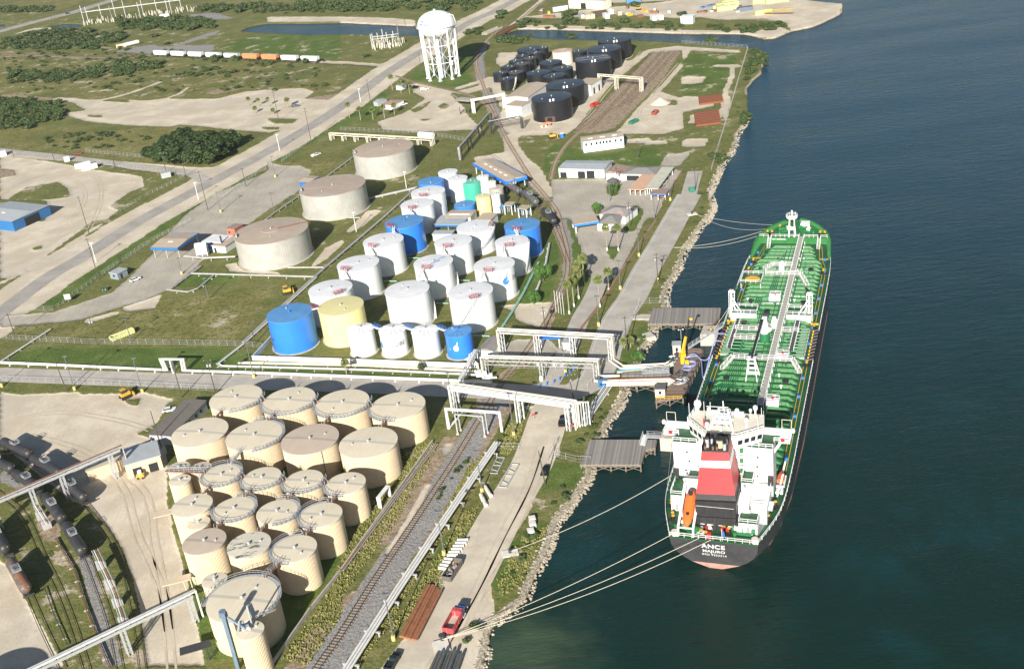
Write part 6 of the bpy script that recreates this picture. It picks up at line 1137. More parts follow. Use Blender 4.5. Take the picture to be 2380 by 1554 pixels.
a_=c2('X',255,770);b_=c2('X',30,1200);piperun('pipe_rack',[(a_[0],a_[1],.6),(a_[0],a_[1],4.6),(b_[0],b_[1],4.6),(b_[0],b_[1],.4)],(-.9,-.3,.4),'white pipe rack slanting from the valve manifold down to the road edge',.2,mats=[PWH,WHP,GALV],sup=0,cat='pipe rack')
for i,(x,y)in enumerate(((240,980),(320,1000),(400,1030))):p_=c2('X',x,y);mb=MB();mb.tube((p_[0],p_[1],0),(p_[0],p_[1],2.2),.4,8);mb.tube((p_[0]-2,p_[1],1.2),(p_[0]+2.6,p_[1]-.5,1.2),.32,8);mb.box(p_[0]+.8,p_[1],2.2,1.0,.8,.8);tag(mb.build('pump_unit',WHP),['white pump nearest the slanting rack','middle white pump at the road corner','white pump nearest the gate fence'][i],'pump','pumps at the road corner')
# ---- left yard overhead racks
def yardrack(A,B,h,label,legs,mats,w=1.4,gm=GALV):
 return bridge('yard_pipe_rack',A,B,h,legs,(-.45,.1,.5),mats,.17,label,girder=.7,wide=w,gm=gm,drop=(False,True),legw=.32)
yardrack(c2('Y',-420,1800),c2('Y',2210,640),8.4,'rust streaked pipe rack crossing over the black tank cars',(.16,.40,.60,.93),[GALV,RUSTY,RUSTY])
yardrack(c2('C',120,1850),c2('C',1390,1225),7.4,'pale pipe rack crossing the tracks at the bottom of the yard',(.60,.98),[PWH,PWH,PGR])
for a,b,n_ in(((660,740),(870,1260),'right hand'),((250,430),(330,560),'short left hand')):
 piperun('yard_pipe_rack',[c2('C',*a,3.2),c2('C',(a[0]+b[0])/2+(18 if n_[0]=='r' else 0),(a[1]+b[1])/2,3.2),c2('C',*b,3.2)],(-.7,-.2,.3,.8),n_+' low pipe rack running between the yard tracks',.14,mats=[GALV,PWH,RUSTY,PGR],sup=7,postm=GALV,cat='pipe rack')
piperun('pipeline',F3('C',[380,660,520,900,580,1100,700,1420,760,1560],.6),(0,.4),'rusty ground pipe with white stubs between two yard tracks',.12,mats=[RUSTY,DKST],sup=6)
piperun('pipeline',F3('C',[310,1000,380,1200,470,1400],.5),(0,),'thin dark ground pipe on pale blocks at the lower left',.12,mats=[DKST],sup=5)
bridge('far_pipe_rack',c2('T2',835,1120),c2('T2',1045,870),6.5,(0,.3,.65,1),(-.3,.3),[PGR,PGR],.2,'dark lattice pipe rack climbing beside the far railway',truss=True,gm=DKST,girder=.25,wide=2,drop=(True,False));bridge('far_pipe_rack',c2('T2',1050,935),c2('T2',1265,895),6.5,(0,1),(-.3,.3),[PGR,PGR],.2,'dark pipe rack spanning the far railway to the white block',truss=True,gm=DKST,girder=.25,wide=2,drop=(False,True))
bridge('far_pipe_rack',c2('K',1625,800),c2('K',2200,850),7.6,(0,.4,1),(-.5,.5),[PCR,PGR],.25,'pale pipe rack over the tank car loading tracks',gm=RUSTW,girder=.5);bridge('far_pipe_rack',c2('T2',930,790),c2('T2',1140,750),7.4,(0,1),(0,),[PWH],.25,'white arched pipe crossing the far railway beside the sheds',gm=WHP,girder=.3,wide=1.2)
bridge('far_pipe_rack',c2('T2',-60,975),c2('T2',640,1015),3.2,tuple(np.linspace(0,1,9)),(-.8,-.2,.4,1.0),[PCR,RUSTY,PCR,PGR],.2,'rusty low pipe rack along the fence behind the far huge tank',truss=False,gm=RUSTW,girder=.4,wide=2.6)
# ==== BUILDINGS AND WATER TOWER
TANR=M('tan_metal_roof',(.46,.38,.29),.6,0,.06,.4);GRYR=M('grey_metal_roof',(.42,.45,.47),.5,.1,.07,.5);BLUW=M('blue_metal',(.03,.15,.38),.45,0,.08,.6);WW=M('white_metal_wall',(.76,.78,.78),.55,0,.05,.5,streak=(.6,.6,.57,.2));BRT=M('bright_blue_trim',(.02,.20,.75),.45,0,.05,1)
SHG=M('grey_shingle',(.24,.23,.22),.9,0,.15,1.5);BRS=M('brown_shingle',(.30,.21,.17),.9,0,.12,1.5);PNK=M('salmon_roof',(.60,.38,.26),.8,0,.06,.6);BEIW=M('beige_metal',(.60,.50,.36),.6,0,.06,.5);DARKIN=M('dark_opening',(.02,.02,.022),.9)
def quadbox(c,L,z,h,name,wall,roof,label,cat,rt='flat',ridge=0,rh=1.0,over=.3,openings=(),open_sides=False,posts=0,fascia=None,fh=.8,skyl=0,base='roof'):
 """building from the pixel corners of its eaves (front-left, front-right, back-right, back-left) at eave height z+h"""
 pts=[Vector(c2(c,L[i],L[i+1],z+h))for i in range(0,8,2)]
 a,b,e,d=[Vector((p.x,p.y,0))for p in pts];u=((b-a)+(e-d)).normalized();w_=(((b-a).length+(e-d).length)/2);v=Vector((-u.y,u.x,0));dp=((d-a).dot(v)+(e-b).dot(v))/2;cen=(a+b+e+d)/4
 root=thing(name,(cen.x,cen.y,z),label,cat);ang=math.atan2(u.y,u.x);W_=lambda x,y,zz:(cen.x+u.x*x+v.x*y,cen.y+u.y*x+v.y*y,zz);hx,hy=w_/2,abs(dp)/2
 if not open_sides:mb=MB();mb.box(cen.x,cen.y,z+h/2-.02,w_,2*hy,h,ang);mb.build('walls',wall,root)
 else:
  n=max(2,posts)
  for i in range(n):
   for s_ in(-1,1):mb=MB();q=W_(-hx*.94+2*hx*.94*i/(n-1),s_*hy*.9,0);mb.box(q[0],q[1],z+h/2,.3,.3,h,ang);mb.build('post',WHP if fascia is not BLUW else GALV,root)
 X_,Y_=hx+over,hy+over;zt=z+h;mb=MB()
 if rt=='flat':mb.box(cen.x,cen.y,zt+.12,2*X_,2*Y_,.24,ang)
 elif rt=='gx':mb.add([W_(-X_,-Y_,zt),W_(X_,-Y_,zt),W_(X_,ridge,zt+rh),W_(-X_,ridge,zt+rh),W_(-X_,Y_,zt),W_(X_,Y_,zt)],[(0,1,2,3),(3,2,5,4),(1,5,2),(0,3,4),(0,4,5,1)])
 elif rt=='gy':mb.add([W_(-X_,-Y_,zt),W_(-X_,Y_,zt),W_(ridge,Y_,zt+rh),W_(ridge,-Y_,zt+rh),W_(X_,-Y_,zt),W_(X_,Y_,zt)],[(0,3,2,1),(3,4,5,2),(0,4,3),(1,2,5),(0,1,5,4)])
 elif rt=='hip':k=min(X_,Y_)*.95;mb.add([W_(-X_,-Y_,zt),W_(X_,-Y_,zt),W_(X_,Y_,zt),W_(-X_,Y_,zt),W_(-X_+k,0,zt+rh),W_(X_-k,0,zt+rh)],[(0,1,5,4),(1,2,5),(2,3,4,5),(3,0,4),(3,2,1,0)])
 mb.build('roof',roof,root)
 if fascia:
  mb=MB()
  for(x0,y0,x1,y1)in((-X_,-Y_,X_,-Y_),(X_,-Y_,X_,Y_),(X_,Y_,-X_,Y_),(-X_,Y_,-X_,-Y_)):p,q=W_(x0,y0,0),W_(x1,y1,0);d_=Vector(q)-Vector(p);mb.box((p[0]+q[0])/2,(p[1]+q[1])/2,zt-fh/2+.1,d_.length+.1,.12,fh,math.atan2(d_.y,d_.x))
  mb.build('fascia',fascia,root)
 for(fx,wd_,z0,z1,side)in openings:
  mb=MB();y_={'f':-hy-.04,'b':hy+.04}.get(side)
  if y_ is not None:q=W_(-hx+2*hx*fx,y_,0);mb.box(q[0],q[1],z+(z0+z1)/2,wd_,.06,z1-z0,ang)
  else:q=W_(hx+.04 if side=='r' else-hx-.04,-hy+2*hy*fx,0);mb.box(q[0],q[1],z+(z0+z1)/2,.06,wd_,z1-z0,ang)
  mb.build('doorway' if z0<.3 else 'window',DARKIN if z0<.3 else(GLS if wall is not WW else M('shuttered_window',(.45,.42,.35),.6)),root)
 for i in range(skyl):mb=MB();q=W_(-hx*.6+hx*1.2*(i/max(1,skyl-1)if skyl>1 else .5),-hy*.35,0);k=rh*.6 if rt=='gx' else .15;mb.box(q[0],q[1],zt+k+.12,2.4,.7,.22,ang);mb.build('roof_vent',WHP,root)
 return root,W_,hx,hy,ang
q=quadbox
q('B',[-60,-15,105,0,318,-115,-60,-155],0,5.2,'loading_shed',BLUW,GRYR,'blue walled open ended shed with a pale metal roof at the left frame edge','shed','gx',0,1.2,openings=[(.5,9,.0,4.2,'r')],skyl=1)
q('B',[1065,180,1255,182,1360,80,1190,78],0,5.1,'truck_canopy',BLUW,TANR,'blue trimmed truck loading canopy with a tan roof beside the gate drive','canopy','gx',0,.8,open_sides=True,posts=3,fascia=BLUW,fh=1.2,skyl=1)
q('B',[772,358,826,366,874,330,818,320],0,2.7,'gate_hut',M('grey_blue_wall',(.22,.27,.31),.6),GRYR,'small grey blue gate hut with a white metal roof near the white sedan','hut','flat',openings=[(.5,1.0,1,2,'f'),(.35,.9,.0,2,'r')])
q('B',[1590,50,1640,55,1685,20,1625,15],0,3.6,'brick_hut',M('brick_red',(.50,.16,.10),.8),BRS,'small red hut with a brown roof behind the nearest huge grey tank','hut','flat',openings=[(.3,.8,1.5,2.5,'f')])
q('B',[1430,140,1560,150,1600,100,1470,92],0,3.2,'pump_shed',BLUW,M('white_roof_sheet',(.74,.75,.74),.5),'flat white roofed open pump shed between the canopy and the huge grey tank','shed','flat');q('B',[1500,170,1600,175,1640,105,1560,100],0,3.0,'pump_shed',WW,TANR,'low white pump shed with dark door by the red hut','shed','flat',openings=[(.2,1.2,.0,2,'f')])
q('T1',[2098,1268,2150,1270,2230,1230,2140,1225],0,3.6,'scale_shed',BLUW,TANR,'small blue shed with a tan roof half hidden by the middle huge tank','shed','gx',0,.5)
q('T2',[240,712,270,716,305,690,275,685],0,2.6,'metal_shed',GRYR,GRYR,'little grey metal shed beside the brown roofed house','shed','gx',0,.5);q('T2',[300,732,380,735,410,697,330,690],0,2.8,'small_house',WW,BRS,'small white house with a brown hip roof among palms','house','hip',0,1.4,openings=[(.4,1,1,2,'f')]);q('T2',[395,600,430,602,445,585,410,582],0,2.6,'metal_shed',WW,GRYR,'little white shed under the palms near the road','shed','gx',0,.4)
q('K',[320,1050,540,1060,625,990,410,975],0,6.6,'white_block',WW,TANR,'windowless white block with a tan flat roof in front of the tan roofed hall','building','flat');q('K',[320,935,660,930,840,740,560,735],0,7.2,'process_hall',WW,TANR,'long white hall with a tan ridged roof beside the black tanks','building','gy',0,.9)
q('K',[1300,760,1510,765,1605,670,1400,665],0,6.2,'pump_house',WW,TANR,'white pump house with two tall dark doorways by the loading tracks','building','flat',openings=[(.3,1.8,.0,3.6,'r'),(.75,1.8,.0,3.6,'r')]);q('T2',[800,700,900,710,930,690,830,680],3.2,.4,'rack_canopy',DKST,M('rack_roof',(.4,.38,.34),.7),'small flat roof over a dark loading stand beside the far railway','canopy','flat')
c_=c2('T2',862,790);mb=MB();[mb.box(c_[0]+i,c_[1]+j,1.9,.35,.35,3.8)for i in(-2.5,2.5)for j in(-1.2,1.2)];[mb.tube((c_[0]-2.5,c_[1]+j,.3),(c_[0]+2.5,c_[1]+j,3.4),.15,4)for j in(-1.2,1.2)];tag(mb.build('rack_stand',DKST),'dark steel legs under the small flat loading roof','stand')
q('U',[50,212,765,122,710,30,20,132],0,5.7,'workshop',M('pale_blue_wall',(.62,.74,.78),.6,0,.05,.5),TANR,'long pale blue workshop with small windows and a tan roof','building','gx',1.2,.5,openings=[(f_,.9,3.4,4.7,'f')for f_ in(.07,.2,.33,.42,.5,.58,.66,.8,.93)],skyl=3)
q('U',[-355,680,440,695,540,550,-240,540],0,4.4,'garage_row',WW,GRYR,'white garage building with three open bays and a pale grey roof','building','gx',1.0,.5,openings=[(.1,3.2,.0,2.6,'f'),(.5,3.6,.0,3.2,'f'),(.7,3.9,.0,3.6,'f')])
q('U',[470,770,770,770,850,650,560,640],0,3.2,'twin_gable_office',WW,BRS,'white office with twin brown gables beside the garage','building','gy',-2.4,1.4,openings=[(.75,.8,1.2,2,'f')]);q('U',[780,775,1320,780,1400,645,850,640],0,3.0,'long_office',WW,SHG,'long low office with a grey shingle hip roof','building','hip',0,1.3,openings=[(.2,3,.0,2.3,'f'),(.4,3,.0,2.3,'f'),(.85,1,1.2,2.1,'f')])
q('U',[900,1050,1180,1055,1330,790,1060,780],0,2.7,'carport',WW,PNK,'salmon roofed carport in front of the long office','carport','flat',open_sides=True,posts=4);q('U',[1195,1035,1395,1035,1600,665,1400,660],0,2.9,'carport',WW,M('sage_roof',(.52,.52,.42),.7),'sage grey roofed carport strip beside the salmon one','carport','flat',open_sides=True,posts=6)
q('U',[1245,1128,1500,1130,1550,1040,1290,1035],0,2.6,'carport',WW,BRS,'small brown roofed carport with a blue edge at the car park corner','carport','flat',open_sides=True,posts=3,fascia=BRT,fh=.3)
q('Q',[1350,283,1672,235,1645,140,1325,190],0,3.8,'fuel_canopy',WW,TANR,'blue edged drive through canopy with a tan roof','canopy','flat',open_sides=True,posts=2,fascia=BRT,fh=.9);q('Q',[1740,270,1990,270,2010,130,1720,125],0,2.9,'visitor_office',WW,SHG,'visitor office with patched grey and pink shingle roof','building','hip',0,1.6);q('Q',[1790,130,2140,190,2160,30,1800,10],0,3.0,'visitor_wing',WW,M('patched_shingle',(.30,.29,.28),.9,0,.15,1,spot=(.45,.28,.24,.8,.25,.52)),'rear wing of the visitor office with blotched shingles','building','hip',0,1.6)
r_,W_,hx,hy,an=q('PP',[985,35,1452,305,1715,215,1270,-20],0,5.4,'tank_car_shed',WW,TANR,'long open tank car shed with a tan roof and bright blue fascia','shed','gx',0,.7,open_sides=True,posts=6,fascia=BRT,fh=1.5,skyl=5)
q('PP',[450,900,830,900,925,780,530,780],0,4.2,'blending_shed',WW,GRYR,'grey roofed open blending shed with a dull blue edge','shed','flat',open_sides=True,posts=3,fascia=BLUW,fh=.9);q('PP',[600,800,930,790,1045,700,680,695],0,4.6,'blending_house',WW,TANR,'tan roofed blending house with long white roof vents','building','gx',0,.4,skyl=4);q('PP',[1060,830,1250,835,1305,745,1110,735],0,3.8,'compressor_house',WW,TANR,'small tan roofed building with a roof flue by the slim yellow tank','building','flat')
q('PP',[420,1035,690,1030,720,985,460,985],0,3.0,'lean_to',WW,GRYR,'low grey lean to in front of the blending shed','shed','flat');q('PP',[1420,635,1530,640,1560,590,1460,590],0,4.2,'loading_cover',WW,TANR,'left small tan cover over the blue steel truck rack','canopy','flat',open_sides=True,posts=2);q('PP',[1620,680,1740,690,1780,640,1670,630],0,4.2,'loading_cover',WW,TANR,'right small tan cover over the blue steel truck rack','canopy','flat',open_sides=True,posts=2)
q('X',[260,600,480,610,575,440,400,415],0,3.3,'yard_office',WW,SHG,'narrow office with a dark grey roof and blue gable by the manifold','building','gy',0,.9,openings=[(.35,.6,1.3,2.1,'f'),(.75,1.2,.0,2.4,'f')]);q('X',[1130,442,1390,443,1395,398,1120,398],0,3.2,'scale_canopy',WW,BRT,'bright blue canopy over the weigh bridge controls','canopy','flat',open_sides=True,posts=2)
q('X',[1425,500,1520,500,1550,460,1450,458],0,2.6,'gate_booth',WW,GRYR,'pale grey gate booth beside the blue canopy','hut','flat',openings=[(.4,.7,.8,1.9,'f')]);q('V',[330,1170,450,1185,470,1130,350,1115],0,2.4,'blue_shed',BLUW,M('blue_roof_sheet',(.12,.22,.36),.5),'small blue shed at the head of the jetty walkway','shed','flat',openings=[(.4,.7,1,1.6,'f')])
r_,W_,hx,hy,an=q('C',[1050,480-65,1300,260,1240,195,960,430-65],0,3.6,'spare',WW,WW,'x','x')if 0 else(0,0,0,0,0)
q('B',[1190,1500,1405,1265,1320,1222,1035,1475],0,3.4,'trailer_office',M('grey_siding',(.42,.43,.45),.7,0,.06,1),M('dark_flat_roof',(.16,.145,.13),.9,0,.1,.6),'long grey trailer office with a dark roof dotted with vents','trailer','gx',0,.25,openings=[(f_,.9,1.2,2.3,'f')for f_ in(.15,.3,.5,.68,.82)],skyl=0)
q('C',[610,190,905,95,820,45,570,140],0,3.6,'yard_shed',BEIW,roofmat('ribbed_cream_roof',(.52,.46,.34),(.58,.52,.39),RAD(-24),.7),'low beige shed with a ribbed cream roof behind the rusty rack','shed','flat');q('C',[900,155,1140,65,1060,0,820,50],0,4.6,'yard_workshop',BEIW,GRYR,'beige workshop with pale and blue shadowed roof and open front','building','flat',openings=[(.3,2.6,.0,2.8,'f'),(.75,2.6,.0,2.8,'f')])
for x,y,w2 in((30+1100,460,0),(1200+0,930,0)):c_=c2('C',x+30,y+20,4.0);mb=MB();mb.box(c_[0],c_[1],4.0,7.0,2.6,.2,RAD(12));[mb.box(c_[0]+i,c_[1]+.3,2,.2,.2,4)for i in(1.5,3.2)];tag(mb.build('platform_roof',BEIW),('upper' if y<600 else 'lower')+' beige platform roof jutting from the near farm stairs','roof')
c_=c2('C',1360,1420,4.0);mb=MB();mb.box(c_[0],c_[1],4.0,6.8,2.6,.18,RAD(14));mb.box(c_[0]+2.4,c_[1],2,.25,.25,4);mb.box(c_[0]+3.2,c_[1]+1,2,.25,.25,4);tag(mb.build('platform_roof',M('charcoal_sheet',(.045,.047,.05),.6)),'charcoal grey platform roof jutting at the lower edge of the near farm','roof')
q('T2',[1600,3,1848,8,1865,-12,1625,-18],0,6.5,'far_warehouse',M('cream_metal',(.72,.68,.55),.6),GRYR,'cream warehouse with a dark doorway at the top edge of the picture','building','gx',0,1,openings=[(.42,5,.0,4.5,'f')]);q('T3',[-5,121,86,117,80,104,2,106],0,5,'far_white_building',WW,WW,'low white flat roofed building behind the inlet bushes','building','flat')
for x,y,s_,mt,lb in((1530,75,12,WW,'long white box trailer left of the warehouse'),(1680,125,9,GRYR,'blue grey container nearest the inlet trees'),(1713,128,9,BEIW,'beige container second in the row of four'),(1747,125,9,BEIW,'beige container third in the row of four'),(1800,107,12,M('dark_car',(.08,.05,.04),.8),'long dark brown container behind the row'),(1850,125,9,WW,'white container at the right end of the row'),(1875,92,9,WW,'white box van body behind the containers'),(2180,140,7,WW,'left of two small white sheds by the inlet'),(2225,135,7,WW,'right of two small white sheds by the inlet'),(2040,18,12,M('truck_blue',(.10,.25,.45),.5),'blue grey trailer near the top edge'),(1940,105,6,TANR,'tiny tan roofed shed among the far yard bushes')):
 c_=c2('T2',x,y);mb=MB();mb.box(c_[0],c_[1],1.6,s_ if s_>9 else 3.4,3 if s_>9 else s_,3.2,RAD(8));tag(mb.build('storage_container',mt),lb,'container','boxes stored in the far yard')
LY=M('faded_yellow',(.56,.58,.26),.7,0,.1,.5)
for i,(x,y,s_)in enumerate(((545,22,12),(662,16,17),(315,45,17),(330,28,12),(255,66,9),(315,68,16),(565,98,12))):c_=c2('T3',x,y);mb=MB();mb.box(c_[0],c_[1],1.5,s_,4,3,RAD(2));[mb.box(c_[0]-s_/2+k*3,c_[1]-2.05,1.5,.2,.12,2.8)for k in range(1,int(s_/3)+1)];tag(mb.build('yellow_bin',LY),['pale yellow bin alone at the top of the point','long pale yellow bin at the top edge of the point','long yellow bin in the middle of the stack yard','shorter yellow bin at the back of the stack yard','smallest yellow bin at the left of the stack yard','long front yellow bin of the stack yard','yellow bin near the conveyor foot'][i],'bin','yellow bins on the point')
a_,b_=c2('T3',575,88,1.5),c2('T3',778,70,4);strut_walk('yellow_conveyor','long yellow conveyor lying across the bare point',a_,b_,3,mat=SYEL,rl=SYEL,cat='conveyor')
c_=c2('T3',440,75);mb=MB();mb.box(c_[0],c_[1],1.4,11,5,2.8);tag(mb.build('grey_bin',M('bin_grey',(.12,.15,.19),.6)),'dark grey open bin standing on the bare point','bin')
for i in range(16):c_=c2('T3',hr.uniform(110,420),hr.uniform(25,105));mb=MB();mb.box(c_[0],c_[1],.6,hr.uniform(3,9),hr.uniform(1,3),1.2,hr.uniform(0,3));tag(mb.build('scrap_piece',hr.choice([RUSTY,GALV,RUSTY,M('scrap_blue',(.1,.2,.35),.6)])),'low heap of scrap steel among weeds on the point','scrap','scrap heaps on the point')
for i in range(14):c_=c2('T2',hr.choice([hr.uniform(1340,1500),hr.uniform(1880,2380)]),hr.uniform(60,125));mb=MB();mb.box(c_[0],c_[1],.9,hr.uniform(3,7),hr.uniform(1.5,3),1.8,hr.uniform(0,3));tag(mb.build('scrap_piece',hr.choice([RUSTY,GALV,SYEL,RUSTW])),'piece of old machinery in the far works yard','scrap','old machinery in the far works yard')
for x,y,lb in((585,1165,'left white container beside the dirt turnaround'),(632,1178,'right white container beside the dirt turnaround')):c_=c2('T1',x-5,y);mb=MB();mb.box(c_[0],c_[1],1.3,2.6,8.5,2.6,RAD(-63));tag(mb.build('storage_container',WW),lb,'container','white containers by the dirt turnaround')
for cc,x,y,sx_,sy_,mt,lb in(('T1',18,1085,5,4,WW,'white box at the left frame edge beside the side road'),('T1',1148,120,9,5,WW,'white control house of the substation'),('T1',870,325,14,3,BEIW,'lilac grey trailer left of the white tank trailer'),('T1',1160,1235,5,3,GALV,'grey transformer skid at the side road corner'),('T1',470,1125,3,2,WW,'white cabinet by the side road fence')):c_=c2(cc,x,y);mb=MB();mb.box(c_[0],c_[1],1.4,sx_,sy_,2.8,RAD(20));tag(mb.build('equipment_box',mt),lb,'box')
c_=c2('T1',920,322);mb=MB();mb.tube((c_[0]-5,c_[1]-3,2.2),(c_[0]+5,c_[1]+5,2.2),1.6,14);tag(mb.build('tank_trailer',WHP),'white tank trailer parked beside the lilac trailer','trailer')
for i,(x,y)in enumerate(((1450,720),(1700,760))):
 c_=c2('PP',x,y);root=thing('truck_rack',c_,('left' if i==0 else 'right')+' blue steel truck loading rack cluttered with pipes','loading rack','blue truck racks');mb=MB();SB=M('rack_blue',(.04,.22,.50),.5,0,.1,1)
 for a in(-2.5,0,2.5):
  for b in(-1.4,1.4):mb.tube((c_[0]+a,c_[1]+b,0),(c_[0]+a,c_[1]+b,4.2),.13,4)
  mb.tube((c_[0]+a,c_[1]-1.4,0),(c_[0]+a+1,c_[1]+1.4,4),.08,4)
 mb.box(c_[0],c_[1],2.7,6,3,.15);mb.build('frame',SB,root);mb=MB();[mb.pipe([(c_[0]-2.5+k*.8,c_[1]-1,.2),(c_[0]-2.5+k*.8,c_[1]-1+hr.uniform(-.6,.8),2.5),(c_[0]-2+k*.8,c_[1]+1,3.4)],.13,5)for k in range(7)];mb.build('rack_pipes',GALV,root)
 # ---- water tower
wc=c2('T2',716,540);tw=thing('water_tower',wc,'white water tower with a flattened bowl on eight legs, blue lettering','water tower');TWH=M('tower_white',(.78,.79,.80),.4,0,.03,.2)
mb=MB();EZ,RR,HT,HB=34.0,12.2,9.2,7.8;prof=[(.01,EZ-HB)]+[(RR*cos(RAD(a)),EZ+HB*sin(RAD(a)))for a in range(-80,0,10)]+[(RR,EZ),(RR,EZ+1.0)]+[(RR*cos(RAD(a)),EZ+1.0+(HT-1)*sin(RAD(a)))for a in range(10,90,8)]+[(.01,EZ+HT)]
mb.lathe(wc[0],wc[1],prof,64);bowl=mb.build('bowl',TWH,tw,smooth=True);mb=MB();mb.lathe(wc[0],wc[1],[(RR,EZ-.2),(RR+1.1,EZ-.2),(RR+1.1,EZ),(RR,EZ)],64);mb.rail([(wc[0]+(RR+1)*cos(2*pi*i/32),wc[1]+(RR+1)*sin(2*pi*i/32),EZ)for i in range(32)],1.1,.08,2.4,close=True);mb.build('balcony',TWH,bowl)
LG=[]
for i in range(8):
 a=RAD(-11+45*i);b0,b1=Vector((wc[0]+10.6*cos(a),wc[1]+10.6*sin(a),0)),Vector((wc[0]+11.6*cos(a),wc[1]+11.6*sin(a),EZ-.5));LG.append((b0,b1));mb=MB();mb.tube(b0,b1,.62,12);mb.build('leg',TWH,tw,smooth=True);mb=MB();mb.cyl(b0.x,b0.y,-.1,.7,1.2,4);mb.build('footing',TWH,tw)
mb=MB()
for i in range(8):
 (a0,a1),(b0,b1)=LG[i],LG[(i+1)%8]
 for k in range(3):p0,p1=a0+(a1-a0)*(k/3),a0+(a1-a0)*((k+1)/3);q0,q1=b0+(b1-b0)*(k/3),b0+(b1-b0)*((k+1)/3);mb.tube(p0,q1,.1,4);mb.tube(q0,p1,.1,4);(mb.tube(p1,q1,.22,5)if k<2 else None)
mb.build('cross_bracing',TWH,tw);mb=MB();mb.cyl(wc[0],wc[1],0,EZ-HB+.4,1.7,20);mb.build('riser',TWH,tw,smooth=True);mb=MB();mb.cyl(wc[0],wc[1],EZ+HT-.1,EZ+HT+1.0,.7,10);mb.pipe([(wc[0]+9,wc[1]-2,EZ+6.4),(wc[0]+11.6,wc[1]-3,EZ+5.4),(wc[0]+12.8,wc[1]-3.4,EZ)],.2,6);mb.build('roof_fittings',TWH,bowl);mb=MB();mb.box(wc[0]+6.5,wc[1]-10.6,11,2.0,.2,3.0);mb.build('notice',WHP,tw)
TBL=M('tower_lettering',(.03,.10,.35),.5)
def onbowl(vs,fs,a0,z0,nm):
 mb=MB();o_=[]
 for x,y,_ in vs:
  zz=z0+y;s_=min(.97,max(0,(zz-EZ-1)/(HT-1)));r=RR*math.sqrt(1-s_*s_)+.14;a=a0+x/RR;o_.append((wc[0]+r*cos(a),wc[1]+r*sin(a),zz+.05))
 mb.add(o_,fs);mb.build(nm,TBL,bowl)
v,f=text_mesh('BROWNSVILLE',2.1,.07,.05);onbowl(v,f,RAD(-118),EZ+2.4,'lettering');v,f=text_mesh('PORT OF',1.5,.05,.05);onbowl([(x-1.6,y,z)for x,y,z in v],f,RAD(-126),EZ+4.3,'lettering')
onbowl([(-.9,.2,0),(.2,.0,0),(1.9,.4,0),(.4,.35,0),(.3,1.0,0),(-.1,.4,0)],[(0,1,2,3,4,5)],RAD(-104),EZ+4.0,'emblem')
for a,b,w2,mt,lb in(((1040,215),(1190,195),0,0,0),)[:0]+(((1095,248),(1235,172),4.0,RUSTY,'rust brown railway girder bridge across the inlet'),((1000,240),(1110,195),4.5,CONC,'grey low bridge left of the rusty railway bridge')):
 A,B=Vector(c2('T2',*a,.6)),Vector(c2('T2',*b,.6));d=B-A;root=thing('inlet_bridge',tuple(A),lb,'bridge');mb=MB();m_=(A+B)/2;mb.box(m_.x,m_.y,.45,d.length,w2,.5,math.atan2(d.y,d.x));mb.build('deck',mt,root)
 nn=Vector((-d.y,d.x,0)).normalized()*w2/2;mb=MB();[mb.box(m_.x+s_*nn.x,m_.y+s_*nn.y,1.1,d.length,.3,1.5,math.atan2(d.y,d.x))for s_ in(1,-1)];mb.build('girder',mt,root);mb=MB();[mb.cyl(A.x+d.x*t_+s_*nn.x*.8,A.y+d.y*t_+s_*nn.y*.8,-5,.4,.35,8)for t_ in np.linspace(.1,.9,7)for s_ in(1,-1)];mb.build('piers',TIMB,root)
 # ==== RAILWAYS, ROLLING STOCK, VEHICLES
RAIL=M('rail_steel',(.11,.075,.055),.6,.3,.2,1);TIE=M('sleeper_wood',(.21,.165,.125),.95,0,.3,2)
def track(cl,label,ties=True,gap=.95):
 cl=strip(cl,1,seg=3.0);root=thing('railway_track',tuple(cl[0]),label,'railway track','railway tracks');n=len(cl)
 for s_ in(-.78,.78):
  mb=MB();o_=[]
  for i in range(n):d=(cl[min(i+1,n-1)]-cl[max(i-1,0)]).normalized();o_.append((cl[i].x-d.y*s_,cl[i].y+d.x*s_,.27))
  mb.pipe(o_,.085,4);mb.build('rail',RAIL,root)
 if ties:
  mb=MB();acc=0
  for a,b in zip(cl[:-1],cl[1:]):
   d=b-a;L=d.length;ang=math.atan2(d.y,d.x);q=acc
   while q<L:p=a+d*(q/L);mb.box(p.x,p.y,.06,.21,2.5*(1+.06*rnd.uniform(-1,1)),.16,ang);q+=gap
   acc=q-L
  mb.build('sleepers',TIE,root)
 return cl
track(line('F',[700,1610,735,1554,792,1473,869,1350,942,1243,1010,1140,1061,1062,1109,982,1136,940,1162,896,1193,858,1222,818,1249,778,1277.7,733,1306,672,1316.8,642,1320,608.7,1317.6,575.4,1306,533.8,1293,489,1260,447,1235,417.5,1210,377.5,1175.5,319.7,1145.5,253,1122,196,1107,150,1112,120,1129,97,1155,74,1192,60,1236,23,1280,-8]),'main railway running from the lower frame edge up past the black tanks')
track(line('F',[1320,612,1311,585,1297,550,1288,530,1272,500,1240,455]),'siding that splits off beside the railway side blue tank');track(line('F',[1281,416,1284,400,1290,380,1300,360,1322,330,1360,296,1400,270,1460,236]),'curved spur in ballast left of the long pale blue workshop',gap=.8)
for i,(a,b)in enumerate((((1333,308),(1518,120)),((1372,300),(1542,117)),((1440,250),(1556,119)),((1459,243),(1572,121)))):track([P(*a),P(*b)],['leftmost straight loading track beside the black farm','second straight loading track from the black farm','third straight loading track from the black farm','straight loading track farthest from the black farm'][i],ties=False)
